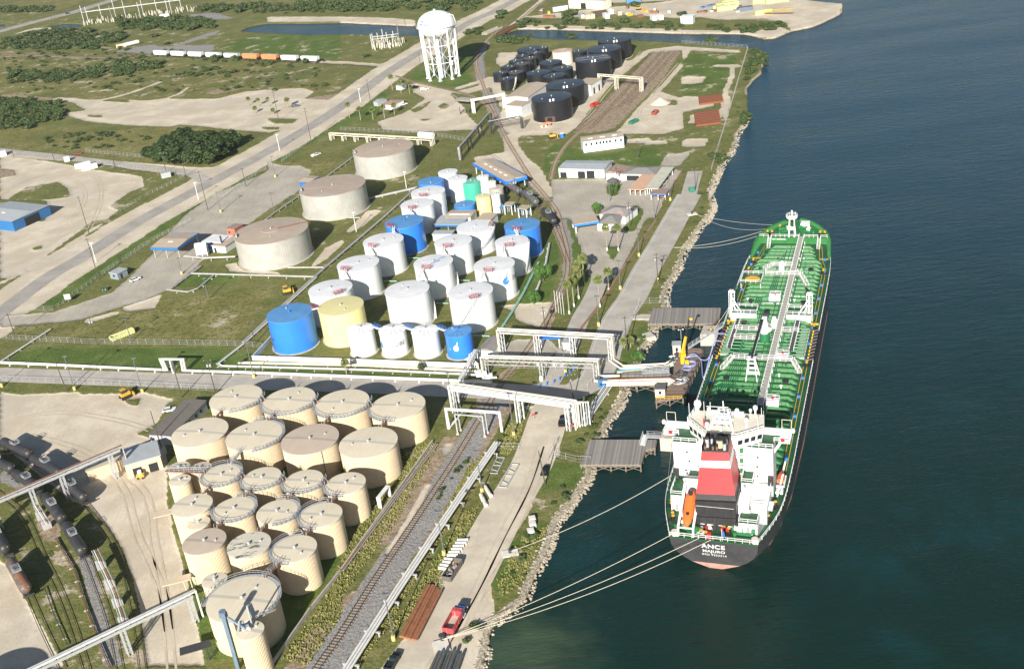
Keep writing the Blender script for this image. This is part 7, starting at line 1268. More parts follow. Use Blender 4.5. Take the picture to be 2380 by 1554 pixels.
track(line('F',[1238,440,1210,420,1160,372,1120,350]),'spur running under the blue edged tank car shed',ties=False);track(line('T2',[380,530,520,575,760,630,900,665,1000,720,1060,790]),'old curved spur crossing the yard below the water tower',gap=.9);track(line('T1',[-40,372,300,385,700,398,1300,403,2380,455])+line('T2',[200,462]),'far railway carrying the hopper train',ties=False);track(line('PP',[1400,320,1640,430,1860,600,2050,800,2200,960]),'spur holding the dark tank cars by the shed',ties=False)
track(line('C',[560,380,700,560,800,720,870,900,920,1100,965,1350,995,1600]),'yard track bordering the pale haul yard',False);track(line('C',[-60,10,120,95,300,195,460,310,580,400]),'yard track under the upper string of tank cars',False);track(line('C',[-120,50,100,170,312,340,450,540,590,770,700,1050,780,1300,840,1600]),'yard track holding the middle string of tank cars',False)
track(line('C',[-40,330,160,500,300,800,400,1000,500,1250,610,1600]),'yard track in grass between the middle and left tank cars',False);track(line('C',[-80,520,20,700,120,900,200,1060,300,1290,440,1580]),'lowest left yard track behind the rusty tank car',False)
TCB=M('tank_car_black',(.035,.036,.04),.5,0,.15,.8,spot=(.11,.09,.075,.4));TCR=M('tank_car_rusty',(.10,.095,.09),.6,0,.2,.6,spot=(.28,.12,.06,.9,.35,.5));TCG=M('tank_car_grey',(.10,.105,.11),.5,0,.15,.8,spot=(.25,.12,.08,.6,.6,.56))
def tank_car(mat,L=16.6):
 t_=thing('tank_car',(0,0,0),'proto','tank car','dark railway tank cars');r=1.52;h=L/2;vs=[];mb=MB();pr=[(-h,.02),(-h+.05,.5),(-h+.25,1.0),(-h+.6,1.35),(-h+1.1,r),(h-1.1,r),(h-.6,1.35),(h-.25,1.0),(h-.05,.5),(h,.02)]
 for x,q in pr:vs+=[(x,q*cos(2*pi*i/24),2.75+q*sin(2*pi*i/24))for i in range(24)]
 mb.add(vs,[(k*24+i,k*24+(i+1)%24,(k+1)*24+(i+1)%24,(k+1)*24+i)for k in range(len(pr)-1)for i in range(24)]);mb.build('tank_barrel',mat,t_,local=True,smooth=True)
 mb=MB();mb.cyl(0,0,4.1,4.75,.7,12);mb.build('dome',mat,t_,local=True);mb=MB();mb.box(0,0,4.42,2.6,2.0,.08);mb.rail([(-1.3,-1,4.4),(1.3,-1,4.4),(1.3,1,4.4),(-1.3,1,4.4)],.9,.05,1.3,close=True);mb.build('top_platform',GALV,t_,local=True)
 mb=MB();mb.box(0,0,1.12,L+.8,1.0,.28);mb.box(h+.2,0,1.2,.3,2.8,.3);mb.box(-h-.2,0,1.2,.3,2.8,.3);mb.build('underframe',DKST,t_,local=True)
 for s_ in(-1,1):
  mb=MB()
  for k in(-.9,.9):
   for y in(-.78,.78):mb.tube((s_*(h-1.8)+k,y-.08,.72),(s_*(h-1.8)+k,y+.08,.72),.44,12)
  mb.box(s_*(h-1.8),0,.75,2.2,1.9,.3);mb.build('bogie',DKST,t_,local=True)
  mb=MB();v,f=[(-.5,-.3,0),(.5,-.3,0),(.5,-.12,0),(-.5,-.12,0),(-.7,.1,0),(.7,.1,0),(.7,.28,0),(-.7,.28,0)],[(0,1,2,3),(4,5,6,7)];mb.add([(s_*(h-.2+.0*abs(y)),x,3.3+y)for x,y,_ in v],f);mb.build('end_marking',SYEL,t_,local=True)
 return t_
protos={}
for nm,mt in(('b',TCB),('r',TCR),('g',TCG)):protos[nm]=tank_car(mt)
used={}
for cc,x0,y0,x1,y1,k,lb in(('Y',60,100,540,320,'b','black tank car at the head of the upper string, next to the frame edge'),('Y',590,390,1060,650,'b','black tank car in the middle of the upper string'),('Y',1070,740,1500,1100,'b','black tank car at the end of the upper string, under the rusty rack'),('Y',-260,390,190,560,'b','black tank car of the middle string touching the left frame edge'),('Y',240,640,760,960,'b','black tank car of the middle string just above the rusty rack'),('C',320,380,435,535,'b','black tank car of the middle string emerging below the rusty rack'),('C',455,565,590,775,'b','last black tank car of the middle string, at the open track end'),('C',-60,560,50,760,'b','dull black tank car cut by the left frame edge'),('C',70,815,195,1040,'r','rust streaked tank car at the lower left'),('PP',1430,330,1640,440,'g','grey tank car coming out from under the blue edged shed'),('PP',1690,450,1890,610,'g','rust topped grey tank car beside the trade yard'),('PP',1950,690,2140,890,'b','single black tank car standing alone beside the railway side blue tank')):
 a,b=Vector(c2(cc,x0,y0,2.6)),Vector(c2(cc,x1,y1,2.6));m_=(a+b)/2;rz=math.atan2(b.y-a.y,b.x-a.x)
 if k not in used:used[k]=1;o_=protos[k];o_.location=(m_.x,m_.y,.3);o_.rotation_euler.z=rz;o_['label']=lb
 else:dup(protos[k],(m_.x,m_.y,.3),rz,lb)
def hopper(mat):
 t_=thing('hopper_car',(0,0,0),'p','hopper car','covered hopper train');mb=MB();L=8.0;mb.prism([(-L+1.2,-1.5),(L-1.2,-1.5),(L-1.2,1.5),(-L+1.2,1.5)],1.3,2.4,top=[(-L,-1.55),(L,-1.55),(L,1.55),(-L,1.55)]);mb.prism([(-L,-1.55),(L,-1.55),(L,1.55),(-L,1.55)],2.4,4.6);[mb.box(x,s_*1.58,3.1,.14,.08,2.9)for x in np.arange(-7.5,7.6,1.5)for s_ in(-1,1)];mb.build('hopper_body',mat,t_,local=True)
 mb=MB();mb.box(0,0,4.68,15.4,1.0,.16);mb.build('roof_walk',GALV,t_,local=True)
 for s_ in(-1,1):mb=MB();mb.box(s_*6.3,0,.7,2.4,2.2,.8);mb.build('bogie',DKST,t_,local=True)
 return t_
HW,HO,HG=M('hopper_white',(.70,.72,.70),.6,0,.08,.4,streak=(.5,.5,.45,.4)),M('hopper_orange',(.72,.24,.09),.6,0,.12,.5,streak=(.55,.25,.15,.5)),M('hopper_grey',(.46,.49,.48),.6)
hp_={};A,B=Vector(c2('T1',1072,392)),Vector(c2('T1',2240,440));d=(B-A)/9
for i,k in enumerate('wwwwgooww'):
 q=A+d*(i+.5);rz=math.atan2(d.y,d.x);lb=['white hopper car at the left end of the train','second white hopper car from the left','third white hopper car from the left','white hopper car just left of the grey one','grey hopper car next to the orange pair','left orange hopper car','right orange hopper car','white hopper car just right of the orange pair','white hopper car at the right end of the train'][i]
 if k not in hp_:hp_[k]=hopper({'w':HW,'o':HO,'g':HG}[k]);o_=hp_[k];o_.location=(q.x,q.y,.25);o_.rotation_euler.z=rz;o_['label']=lb
 else:dup(hp_[k],(q.x,q.y,.25),rz,lb)
TYRE=M('tyre',(.02,.02,.02),.8)
def car(cc,x,y,ang,col,label,kind='car',s=1.0):
 p=c2(cc,x,y);a=RAD(ang);t_=thing({'car':'parked_car','pickup':'pickup_truck'}[kind],p,label,'car' if kind=='car' else 'pickup',None,a);mt=M('paint_%d_%d_%d'%tuple(int(c*99)for c in col),col,.25,.1,.02)
 L,W=(4.6,1.8)if kind=='car' else(5.7,2.0);mb=MB();mb.prism([(-L/2,-W/2),(L/2,-W/2),(L/2,W/2),(-L/2,W/2)],.35,.95,top=[(-L/2+.05,-W/2+.08),(L/2-.15,-W/2+.1),(L/2-.15,W/2-.1),(-L/2+.05,W/2-.08)])
 x0,x1=(-1.9,.9)if kind=='car' else(-.4,1.5)
 if kind=='pickup':mb.box(-L/2+.1,0,1.1,.12,W,.45);[mb.box(-1.6,s_*(W/2-.06),1.1,2.4,.12,.45)for s_ in(-1,1)]
 mb.prism([(x0+.35,-W/2+.25),(x1-.5,-W/2+.25),(x1-.5,W/2-.25),(x0+.35,W/2-.25)],1.42,1.5);mb.build('body',mt,t_,local=True);mb=MB();mb.prism([(x0,-W/2+.1),(x1,-W/2+.1),(x1,W/2-.1),(x0,W/2-.1)],.93,1.42,top=[(x0+.4,-W/2+.28),(x1-.6,-W/2+.28),(x1-.6,W/2-.28),(x0+.4,W/2-.28)]);mb.build('windows',GLS,t_,local=True)
 for sx_ in(-1,1):
  for sy_ in(-1,1):mb=MB();mb.tube((sx_*L*.31,sy_*W/2,.35),(sx_*L*.31,sy_*(W/2-.24),.35),.35,12);mb.build('wheel',TYRE,t_,local=True)
 return t_
CW,CB,CS=(.75,.76,.76),(.015,.015,.018),(.45,.46,.47)
car('B',945,410,38,CW,'white sedan on the drive beside the grey gate hut');car('G',1100,225,45,CW,'white pickup on the grass near the far huge grey tank','pickup');car('B',1185,1320,10,CW,'white sport utility car beside the trailer office');car('M',1545,1400,80,CB,'black pickup with loaded bed by the nearest pipe bridge','pickup');car('M',1578,1305,95,CS,'grey pickup under the nearest pipe bridge','pickup');car('D',1425,200,72,CB,'black hatchback beside a leaning pole on the haul road')
car('D',365,1530,68,(.02,.03,.03),'dark pickup cut by the bottom frame edge','pickup');car('T2',585,628,0,CW,'white pickup in the yard below the water tower','pickup');car('T2',515,612,5,CB,'dark car under the palms by the white shed');car('T2',432,735,30,CW,'white pickup beside the brown roofed house','pickup');car('U',1475,950,60,CW,'white car beside the sage carport');car('U',1570,775,50,(.05,.03,.12),'dark purple car at the top of the sage carport');car('U',1420,1020,60,CS,'grey car nose out of the carport end');car('T1',2060,745,10,(.1,.13,.17),'dark covered trailer among the small palms','pickup');car('T1',472,98,25,CB,'black car far off on the highway');car('T1',545,1078,10,(.3,.05,.04),'red tractor like car on the side road')
def multi(name,p,label,cat,parts,rz=0.0,group=None):
 t_=thing(name,p,label,cat,group,rz)
 for pn,mt,fn in parts:mb=MB();fn(mb);mb.build(pn,mt,t_,local=True)
 return t_
def wheels(mb,xs,w,r=.55):[mb.tube((x,s_*w,r),(x,s_*(w-.45),r),r,14)for x in xs for s_ in(-1,1)]
TRED=M('truck_red',(.45,.06,.07),.5,0,.1,1,streak=(.6,.5,.45,.35));TBLU=M('truck_cab_blue',(.05,.14,.34),.35);INR=M('bed_inside',(.50,.43,.35),.8)
def tray(mb,x0,x1,w,z0,z1,t=.12,fl=True):
 mb.box((x0+x1)/2,w,(z0+z1)/2,x1-x0,t,z1-z0);mb.box((x0+x1)/2,-w,(z0+z1)/2,x1-x0,t,z1-z0);mb.box(x0,0,(z0+z1)/2,t,2*w,z1-z0);mb.box(x1,0,(z0+z1)/2+.1,t,2*w,z1-z0+.2)
_a,_b=Vector(c2('H',1300,860,1.4)),Vector(c2('H',1500,500,1.4));_m=(_a+_b)/2;dz_=math.atan2(_b.y-_a.y,_b.x-_a.x)
multi('dump_truck',(_m.x,_m.y,0),'red tipper truck with a blue cab parked on the haul road','truck',[('tipper_body',TRED,lambda m:(tray(m,-4.6,1.1,1.25,1.2,2.7),[m.box(x,s_*1.34,1.95,.14,.1,1.4)for x in np.arange(-4.2,1.1,.75)for s_ in(-1,1)],m.box(1.5,0,2.9,1.2,2.3,.25))),('bed_floor',INR,lambda m:m.box(-1.75,0,1.3,5.6,2.4,.12)),('cab',TBLU,lambda m:(m.box(2.5,0,1.9,1.5,2.2,1.5),m.prism([(3.2,-.9),(4.9,-.75),(4.9,.75),(3.2,.9)],.8,1.7,top=[(3.2,-.8),(4.8,-.6),(4.8,.6),(3.2,.8)]))),('windscreen',GLS,lambda m:m.box(3.28,0,2.25,.06,1.9,.6)),('chassis',DKST,lambda m:m.box(0,0,.85,9.4,.9,.3)),('fuel_tank',GALV,lambda m:(m.tube((1.6,-1.15,.8),(2.9,-1.15,.8),.35,10),m.box(4.95,0,.9,.15,2.1,.5))),('wheels',TYRE,lambda m:wheels(m,(-3.6,-2.3,4.1),1.25))],dz_)
_a,_b=Vector(c2('J',1840,1230)),Vector(c2('J',2060,900));_m=(_a+_b)/2;an_=math.atan2(_b.y-_a.y,_b.x-_a.x);SKG=M('skip_grey',(.12,.115,.105),.6,0,.15,1)
def skip(p,rz,mt,ins,label,L=7.0,w=1.15,h=1.6):return multi('rolloff_skip',p,label,'skip',[('sides',mt,lambda m:(tray(m,-L/2,L/2,w,.2,h),[m.box(x,s_*(w+.08),.9,.14,.12,1.3)for x in np.arange(-L/2+.4,L/2,.9)for s_ in(-1,1)])),('floor',ins,lambda m:m.box(0,0,.35,L,2*w,.12)),('contents',GALV,lambda m:[m.box(rnd.uniform(-L/3,L/3),rnd.uniform(-.5,.5),.7,rnd.uniform(.5,2),.5,.5,rnd.uniform(0,3))for _ in range(5)])],rz)
skip((_m.x,_m.y,0),an_,SKG,RUSTY,'open dark grey scrap skip beside the white concrete pipes');skip(c2('K',1540,1050),RAD(50),M('skip_red',(.42,.04,.03),.5),RUSTY,'red skip beside the big black tanks',6);skip(c2('K',2085,1290),RAD(45),M('skip_green',(.03,.17,.10),.5),RUSTY,'green skip on the dirt pad',6);skip(c2('T2',2190,795),RAD(60),M('skip_red2',(.25,.05,.04),.6),DKST,'small dark topped red skip on the dirt pad',5);skip(c2('B',855,800),RAD(38),LY,RUSTY,'rust flecked yellow bin on its pad in the lawn',9,1.4);skip(c2('B',735,480),RAD(30),M('bin_green',(.02,.08,.06),.6),DKST,'small dark green bin on the lawn by the gate drive',1.8,.8,1.2);skip(c2('U',1960,1080),0,M('kiosk_green',(.03,.18,.13),.6),DKST,'green kiosk on a yellow base at the road end',2.4,1.1,1.7)
CAT=M('machine_yellow',(.62,.36,.04),.5,0,.15,1)
for cc,x,y,lb,rz in(('B',2005,500,'yellow bulldozer beside the dark pipeline',.2),('B',880,1225,'yellow and black grader at the yard edge',.7),('K',955,1500,'small yellow machine beside the blue portable toilet',.1),('T3',-300,70,'green yellow excavator in the far works yard',.4)):
 multi('earth_mover',c2(cc,x,y),lb,'machine',[('body',CAT,lambda m:(m.box(0,0,1.5,3.2,1.6,1.1),m.box(2.4,0,.9,.4,3.2,1.2))),('cab',DKST,lambda m:(m.box(-.5,0,2.6,1.4,1.4,1.2),m.box(1,0,.9,3.6,.3,.3))),('cab_roof',CAT,lambda m:m.box(-.5,0,3.3,1.7,1.7,.15)),('tracks',TYRE,lambda m:[m.box(-.2,s_*1.1,.45,3.4,.5,.9)for s_ in(-1,1)])],rz)
MOR=M('machine_orange',(.75,.22,.10),.5);multi('boom_lift',c2('K',835,1345),'orange boom lift at the foot of the front black tank','machine',[('boom',MOR,lambda m:(m.box(0,0,1.3,3,1.4,.9),m.tube((-2,0,1.8),(3.2,0,2.2),.3,5),m.box(3.2,0,1.6,1,1.2,1.1))),('wheels',WHP,lambda m:wheels(m,(-1.2,1.2),1.0,.5))]);multi('portable_toilet',c2('K',1088,1490),'bright blue portable toilet beside the crossing','toilet',[('cabin',BRT,lambda m:m.box(0,0,1.1,1.5,1.5,2.2)),('roof',WHP,lambda m:m.box(0,0,2.28,1.6,1.6,.15))])
multi('forklift',c2('C',985,240),'white and yellow forklift in front of the beige workshop','forklift',[('body',CAT,lambda m:m.box(0,0,.9,2.2,1.2,1.1)),('tank',WHP,lambda m:m.cyl(0,0,1.4,2.6,.6,10)),('wheels',TYRE,lambda m:wheels(m,(-.7,.7),.7,.35))]);mb=MB();a_=c2('T2',545,938,1.5);b_=c2('T2',645,945,1.5);mb.tube(a_,b_,1.5,16);tag(mb.build('storage_vessel',WHP),'white horizontal vessel by the fence below the yard','vessel')
p_=c2('B',1420,235,0);multi('process_vessels',p_,'cluster of white heater vessels beside the nearest huge grey tank','vessels',[('vessel',WHP,lambda m:(m.tube((-3,1,4.4),(2,1,4.4),1.3,12),m.box(0,-1,2.6,4.5,1.2,2.6),m.box(-.3,0,1,5,2.6,.3))),('frame',WHP,lambda m:[m.tube((x,y,0),(x,y,4.4),.14,4)for x in(-2.4,0,2.2)for y in(-1.6,1.4)]),('flue',DKST,lambda m:m.cyl(8,4,0,6.5,.4,8))])
CPI=M('precast_concrete',(.66,.64,.58),.85,0,.08,1)
for i in range(10):x0,y0=2120-i*37+(i%2)*8,495+i*54;a_,b_=c2('J',x0-90,y0-5,.45),c2('J',x0+85,y0+(18 if i>5 else-8),.45);mb=MB();mb.tube(a_,b_,.42,14);mb.tube(b_,tuple(Vector(b_)+(Vector(b_)-Vector(a_)).normalized()*.25),.5,14);tag(mb.build('concrete_pipe',CPI),['farthest','second farthest','third farthest','fourth farthest','fifth farthest','sixth','seventh','eighth','ninth','nearest'][i]+' white concrete pipe in the row behind the dark skip','concrete pipe','row of concrete pipes')
for a,b,lb in(((1005,300),(1045,365),'long'),((975,355),(990,392),'short'),((990,380),(1010,430),'nearest')):mb=MB();mb.tube(c2('D',*a,.45),c2('D',*b,.45),.55,14);tag(mb.build('concrete_pipe',CPI),lb+' white concrete pipe lying by the yellow based lamp','concrete pipe')
for i,(x,y)in enumerate(((1335,540),(1337,575),(1325,625))):p_=c2('D',x,y);mb=MB();mb.box(p_[0],p_[1],.6,1.7,1.7,1.2,.1);mb.cyl(p_[0],p_[1],1.2,1.23,.5,12);tag(mb.build('concrete_box',CPI),['farthest','middle','nearest'][i]+' white precast manhole box on the bank grass','box','precast boxes')
for(a,b)in(((1090,95),(1035,205)),((1190,140),(1100,300))):
 A,B=Vector(c2('D',*a,.3)),Vector(c2('D',*b,.3));d=B-A;n_=Vector((-d.y,d.x,0)).normalized()*2.2;root=thing('frame_section',tuple(A),('farther' if a[0]==1090 else 'nearer')+' galvanised ladder frame lying in the grass','frame');mb=MB();mb.tube(A,B,.2,4);mb.tube(A+n_,B+n_,.2,4);[mb.tube(A+d*(i/4),B+n_-d*(1-(i+(i%2)*.4)/4),.14,4)for i in range(5)];mb.build('truss',GALV,root)
RPM=M('rust_pipe',(.30,.125,.06),.85,0,.25,.8,spot=(.18,.10,.07,.6))
for i in range(8):q=i*.0;a_=c2('H',440+i*38,985+(i*9 if i>1 else 0),.4+(.55 if i%3==1 else 0));b_=c2('H',915+i*33,85+max(0,i-3)*26,.4+(.55 if i%3==1 else 0));mb=MB();mb.tube(a_,b_,.33,12);tag(mb.build('steel_pipe',RPM),['leftmost','second from left','third from left','fourth from left','fourth from right','third from right','second from right','rightmost'][i]+' long rusty pipe in the stack beside the haul road','steel pipe','stack of rusty pipes')
PIL=M('sheet_pile_grey',(.13,.14,.14),.5,.2,.15,1,spot=(.25,.13,.08,.4))
for i in range(8):a_=c2('H',930+i*66,1640,.5+.5*(i%3));b_=c2('H',1100+i*60,1270-(i%3)*20+(i>5)*30,.5+.5*(i%3));mb=MB();mb.tube(a_,b_,.4,6);tag(mb.build('sheet_pile',PIL),['leftmost','second from left','third from left','fourth from left','fourth from right','third from right','second from right','rightmost'][i]+' grey steel sheet pile stacked at the bottom frame edge','sheet pile','stack of sheet piles')
for(x,y,h_,lb)in((1180,1060,2.4,'grey bollard on a concrete slab by the dump truck holding the stern ropes'),):p_=c2('H',x,y);multi('quay_bollard',p_,lb,'bollard',[('slab',CPI,lambda m:m.box(-.2,-2,.2,3.4,4.2,.4,.2)),('post',DKST,lambda m:(m.cyl(0,0,.4,1.6,.5,12),m.cyl(0,0,1.5,1.8,.75,12)))])
for cc,x,y,lb in(('D',1180,765,'small bollard pad on the grassy bank holding a single rope'),('T3',70,1494,'bollard pad beside the dock road holding the bow ropes')):multi('quay_bollard',c2(cc,x,y),lb,'bollard',[('slab',CPI,lambda m:m.box(0,0,.1,4,2.6,.3,.1)),('post',DKST,lambda m:m.cyl(0,0,.3,1.3,.4,10))])
RP=M('rust_plate',(.22,.075,.035),.8,0,.2,1)
for x,y,n_,lb in((178,690,5,'upper'),(155,835,8,'lower')):c_=c2('T3',x,y);root=thing('rusty_bundles',c_,lb+' stack of dark rusty pile sections by the quay fence','steel stack');mb=MB();[mb.box(c_[0]+.5*k,c_[1]-10+k*3,.6,13,2.4,1.0)for k in range(n_)];mb.build('sections',RP,root)
c_=c2('T2',2225,720);mb=MB();mb.cyl(c_[0],c_[1],-.1,3.0,6,16,r2=.4);tag(mb.build('sand_heap',M('pale_sand',(.6,.52,.42),.95,0,.1,1)),'cone of pale sand beside the dirt track','heap')
# ==== VEGETATION, ROCK BANK
def leafmat(name,a,b_):
 m,t,b,N,Lk=nodes(name);p=pos(t);Lk(mixc(t,ramp(t,noise(t,p,.9,3),.35,.65),a,b_),b.inputs['Base Color']);b.inputs['Roughness'].default_value=.7;b.inputs['Specular IOR Level'].default_value=.2;return m
LF=[leafmat('brush_leaf',(.030,.062,.018),(.062,.095,.030)),leafmat('brush_leaf_pale',(.065,.10,.035),(.11,.14,.055))];LDK=[leafmat('dark_leaf',(.020,.040,.014),(.040,.065,.022)),leafmat('dark_leaf2',(.035,.062,.02),(.06,.09,.03))];LRD=[leafmat('green_leaf',(.045,.115,.022),(.08,.165,.035)),leafmat('green_leaf2',(.065,.15,.03),(.10,.19,.045))]
BARK=M('bark',(.15,.12,.09),.95,0,.2,2)
def crown(mb,rx,rz,n,size,seed,z0=.25,lobes=9,flat=.8):
 r=random.Random(seed);L=[]
 for i in range(lobes):a=r.uniform(0,6.3);q=r.uniform(.15,.72);L.append((rx*q*cos(a),rx*q*sin(a),rz*r.uniform(.35,.8),r.uniform(.30,.52)))
 for i in range(n):
  cx,cy,cz,s_=r.choice(L);u=Vector((r.gauss(0,1),r.gauss(0,1),r.gauss(.25,1))).normalized()*(r.uniform(.72,1.05));p=Vector((cx+u.x*rx*s_,cy+u.y*rx*s_,max(.05,cz+u.z*rz*s_*flat)))
  nn=(u+Vector((r.uniform(-.7,.7),r.uniform(-.7,.7),r.uniform(-.3,.9)))).normalized();a=nn.orthogonal().normalized()*size*r.uniform(.6,1.3);b_=nn.cross(a).normalized()*size*r.uniform(.5,1.0);mb.add([tuple(p-a-b_*.6),tuple(p+a*.2-b_),tuple(p+a+b_*.5),tuple(p-a*.1+b_)],[(0,1,2,3)],1 if r.random()<.35+.3*(s_>.42)else 0)
 return mb
protoB=[]
for i in range(5):mb=MB();crown(mb,1.0,1.0+.15*(i%3),420,.16,i+1);me=mb.build('shrub_p',LF,loc=(0,0,0));protoB.append(me.data);bpy.data.objects.remove(me)
def scatter(c,pts,n,smin,smax):
 pl=line(c,pts);x0,x1=min(p[0]for p in pl),max(p[0]for p in pl);y0,y1=min(p[1]for p in pl),max(p[1]for p in pl);o_=[]
 while len(o_)<n:
  X_=np.array([rnd.uniform(x0,x1)for _ in range(60)]);Y_=np.array([rnd.uniform(y0,y1)for _ in range(60)])
  for x,y,k in zip(X_,Y_,in_poly(X_,Y_,pl)):
   if k and len(o_)<n:o_.append((float(x),float(y),rnd.uniform(smin,smax)))
 return o_
S_=[];ZN=[];ZL_='belt beside the highway|thicket left of the parked tank trailer|thicket in front of the far substation|belt above the pond track|belt above the pond|dark thicket below the hopper train|thicket behind the side road|clump near the lot edge|open pasture west of the main road|scrub beside the evergreen grove|north bank of the inlet|clump by the rusty inlet bridge|clump right of the water tower|mangrove fringe at the inlet mouth|point shore of the inlet|bush cluster hanging over the east bank|bush cluster at the quay fence end|near railway ballast edge|far fence line|inner basin bank|single big bushes standing alone|low scrub along the rocky bank'.split('|')
for a in(('T1',[0,60,360,50,355,88,0,92],60,3,6),('T1',[0,292,380,205,860,222,900,262,700,345,0,355],210,2.4,5.6),('T1',[800,152,1240,122,1500,150,1520,188,1400,218,850,208],140,3,6),('T1',[1360,45,1700,45,2100,30,2380,20,2380,88,1400,95],85,3.5,6.5),('T2',[0,15,960,5,950,60,800,105,560,85,0,88],85,3.5,7),('T1',[60,492,300,505,740,480,1140,430,1130,478,900,525,400,570,70,598],150,2.4,5),('T1',[-40,695,200,695,410,725,440,825,250,895,-40,910],160,2.5,4.8),('T1',[1240,500,1500,475,1640,500,1640,540,1300,540],16,2.5,4),('T1',[0,260,2300,430,2300,640,1400,640,0,650],300,1.0,3.2),('T1',[320,940,1000,920,1100,990,700,1040,330,1060],50,1.2,2.8),('T2',[1230,140,1340,150,2300,165,2380,175,2380,215,1230,205],46,2.2,4.5),('T2',[1040,250,1330,265,1240,312,1050,292],22,2.5,4.5),('T2',[870,220,1000,200,990,245,880,255],9,2.5,4),('T3',[510,330,608,360,580,465,500,540,430,570,440,480],30,2,3.8),('T3',[130,180,300,185,700,150,730,185,560,235,300,230],42,2,4),('T3',[370,800,480,800,505,850,420,875],12,1.8,3),('T3',[195,1080,320,1090,330,1140,230,1155],10,1.8,2.8),('D',[600,500,760,280,900,100,860,60,640,420],14,.5,1.2),('T1',[1800,20,2380,90,2380,110,1700,110],10,2,3.5),('V',[970,640,1110,700,1080,860,940,820],8,1.0,1.7)):S_+=[q+(len(ZN),)for q in scatter(*a)];ZN.append(1)
S_+=[c2('T2',x,y)[:2]+(s_,20)for x,y,s_ in((1600,115,7),(1580,150,6),(1280,165,6),(1115,105,6.5),(1100,130,5),(1600,270,5.5),(170,400,3.5),(2370,110,5),(2050,45,5))]+[c2('T1',x,y)[:2]+(s_,20)for x,y,s_ in((1560,400,5),(1500,420,5),(1640,425,4.5),(1880,450,4.5),(2140,440,4.5),(1160,315,4),(1080,260,5),(1150,210,5),(1000,215,4.5),(820,440,5),(1650,620,3.5))]+[c2('T3',215,300)[:2]+(5,20),c2('T3',440,840)[:2]+(4.5,20),c2('T3',265,1120)[:2]+(4.2,20)]
for a_,b_ in zip(BANK_S[12:-1],BANK_S[13:]):
 for k in range(rnd.choice((0,0,1,2,3))):q=rnd.random();S_.append((a_[0]+(b_[0]-a_[0])*q-rnd.uniform(2.5,7),a_[1]+(b_[1]-a_[1])*q,rnd.uniform(.7,1.7),21))
S_=[s for s in S_ if not(in_poly(np.array([s[0]]),np.array([s[1]]),CHANNEL)[0]or in_poly(np.array([s[0]]),np.array([s[1]]),POND)[0])]
S_.sort(key=lambda s:-s[2]/math.hypot(s[0],s[1],170))
for i,(x,y,s_,zi)in enumerate(S_[:285]):
 o=bpy.data.objects.new('shrub',protoB[i%5]);COL.objects.link(o);o.location=(x,y,-.1);o.rotation_euler.z=rnd.uniform(0,6.3);k=s_*.95;o.scale=(k,k*rnd.uniform(.85,1.1),k*rnd.uniform(.55,.8))
 tag(o,'dusty green shrub in the '+ZL_[zi]if zi<20 else('big green bush standing alone on the flats' if zi==20 else 'small green scrub bush above the rocky bank'),'shrub','shrubs: '+ZL_[zi])
mb=MB();q0=np.array([v.co[:]for v in protoB[0].vertices]);f0=[tuple(p.vertices)for p in protoB[0].polygons];m0=[p.material_index for p in protoB[0].polygons]
for(x,y,s_,zi)in S_[285:]:
 a=rnd.uniform(0,6.3);ca,sa=cos(a),sin(a);V_=np.stack([x+s_*(q0[:,0]*ca-q0[:,1]*sa),y+s_*(q0[:,0]*sa+q0[:,1]*ca),q0[:,2]*s_*.62],1);b_=len(mb.v);mb.v.extend(map(tuple,V_));mb.f.extend(tuple(i+b_ for i in f)for f in f0[::2]);mb.m.extend(m0[::2])
tag(mb.build('brush',LF),'low far brush of small thorn bushes spread over the flats','brush',None,'stuff')
def tree(name,p,label,cat,rx,rz,h0,lm,n,size,seed,group=None,tr=.25):
 t_=thing(name,p,label,cat,group);mb=MB();mb.tube((0,0,0),(.1,0,h0+rz*.4),tr,7,r2=tr*.5);[mb.tube((0,0,h0*.8),(rx*.5*cos(a),rx*.5*sin(a),h0+rz*.5),tr*.4,5,r2=.05)for a in(0,2,4)];mb.build('trunk',BARK,t_,local=True)
 mb=MB();crown(mb,rx,rz,n,size,seed,lobes=12);
 mb.v=[(x,y,z+h0)for x,y,z in mb.v];mb.build('crown',lm,t_,local=True);return t_
tree('round_tree',c2('M',1410,415),'bushy round green tree on the lawn, the farther and larger of the pair','tree',3.3,5.8,.6,LRD,2600,.26,11);tree('round_tree',c2('M',1345,575),'bushy round green tree on the lawn, the nearer and smaller of the pair','tree',2.6,4.8,.4,LRD,2200,.24,12);tree('round_tree',c2('Q',1670,105),'small round tree beside the visitor wing','tree',2.3,3.2,.8,LRD,900,.26,13);tree('round_tree',c2('U',615,1080),'small green tree in front of the gazebo','tree',1.9,2.6,.5,LRD,700,.26,14)
tree('bank_bush',c2('V',1010,780),'large willowy green bush on the rocks by the inner basin','bush',2.6,2.6,.1,LRD,1100,.22,15);tree('weedy_bush',c2('M',565,1045),'straggly yellow green bush leaning on the white wall','bush',1.6,2.8,.4,LF,500,.2,16);tree('weedy_bush',c2('T3',205,300),'round olive bush on the inlet point','bush',4.8,4,.1,LF,900,.4,17)
cz=[MB()for _ in range(3)];CP=[]
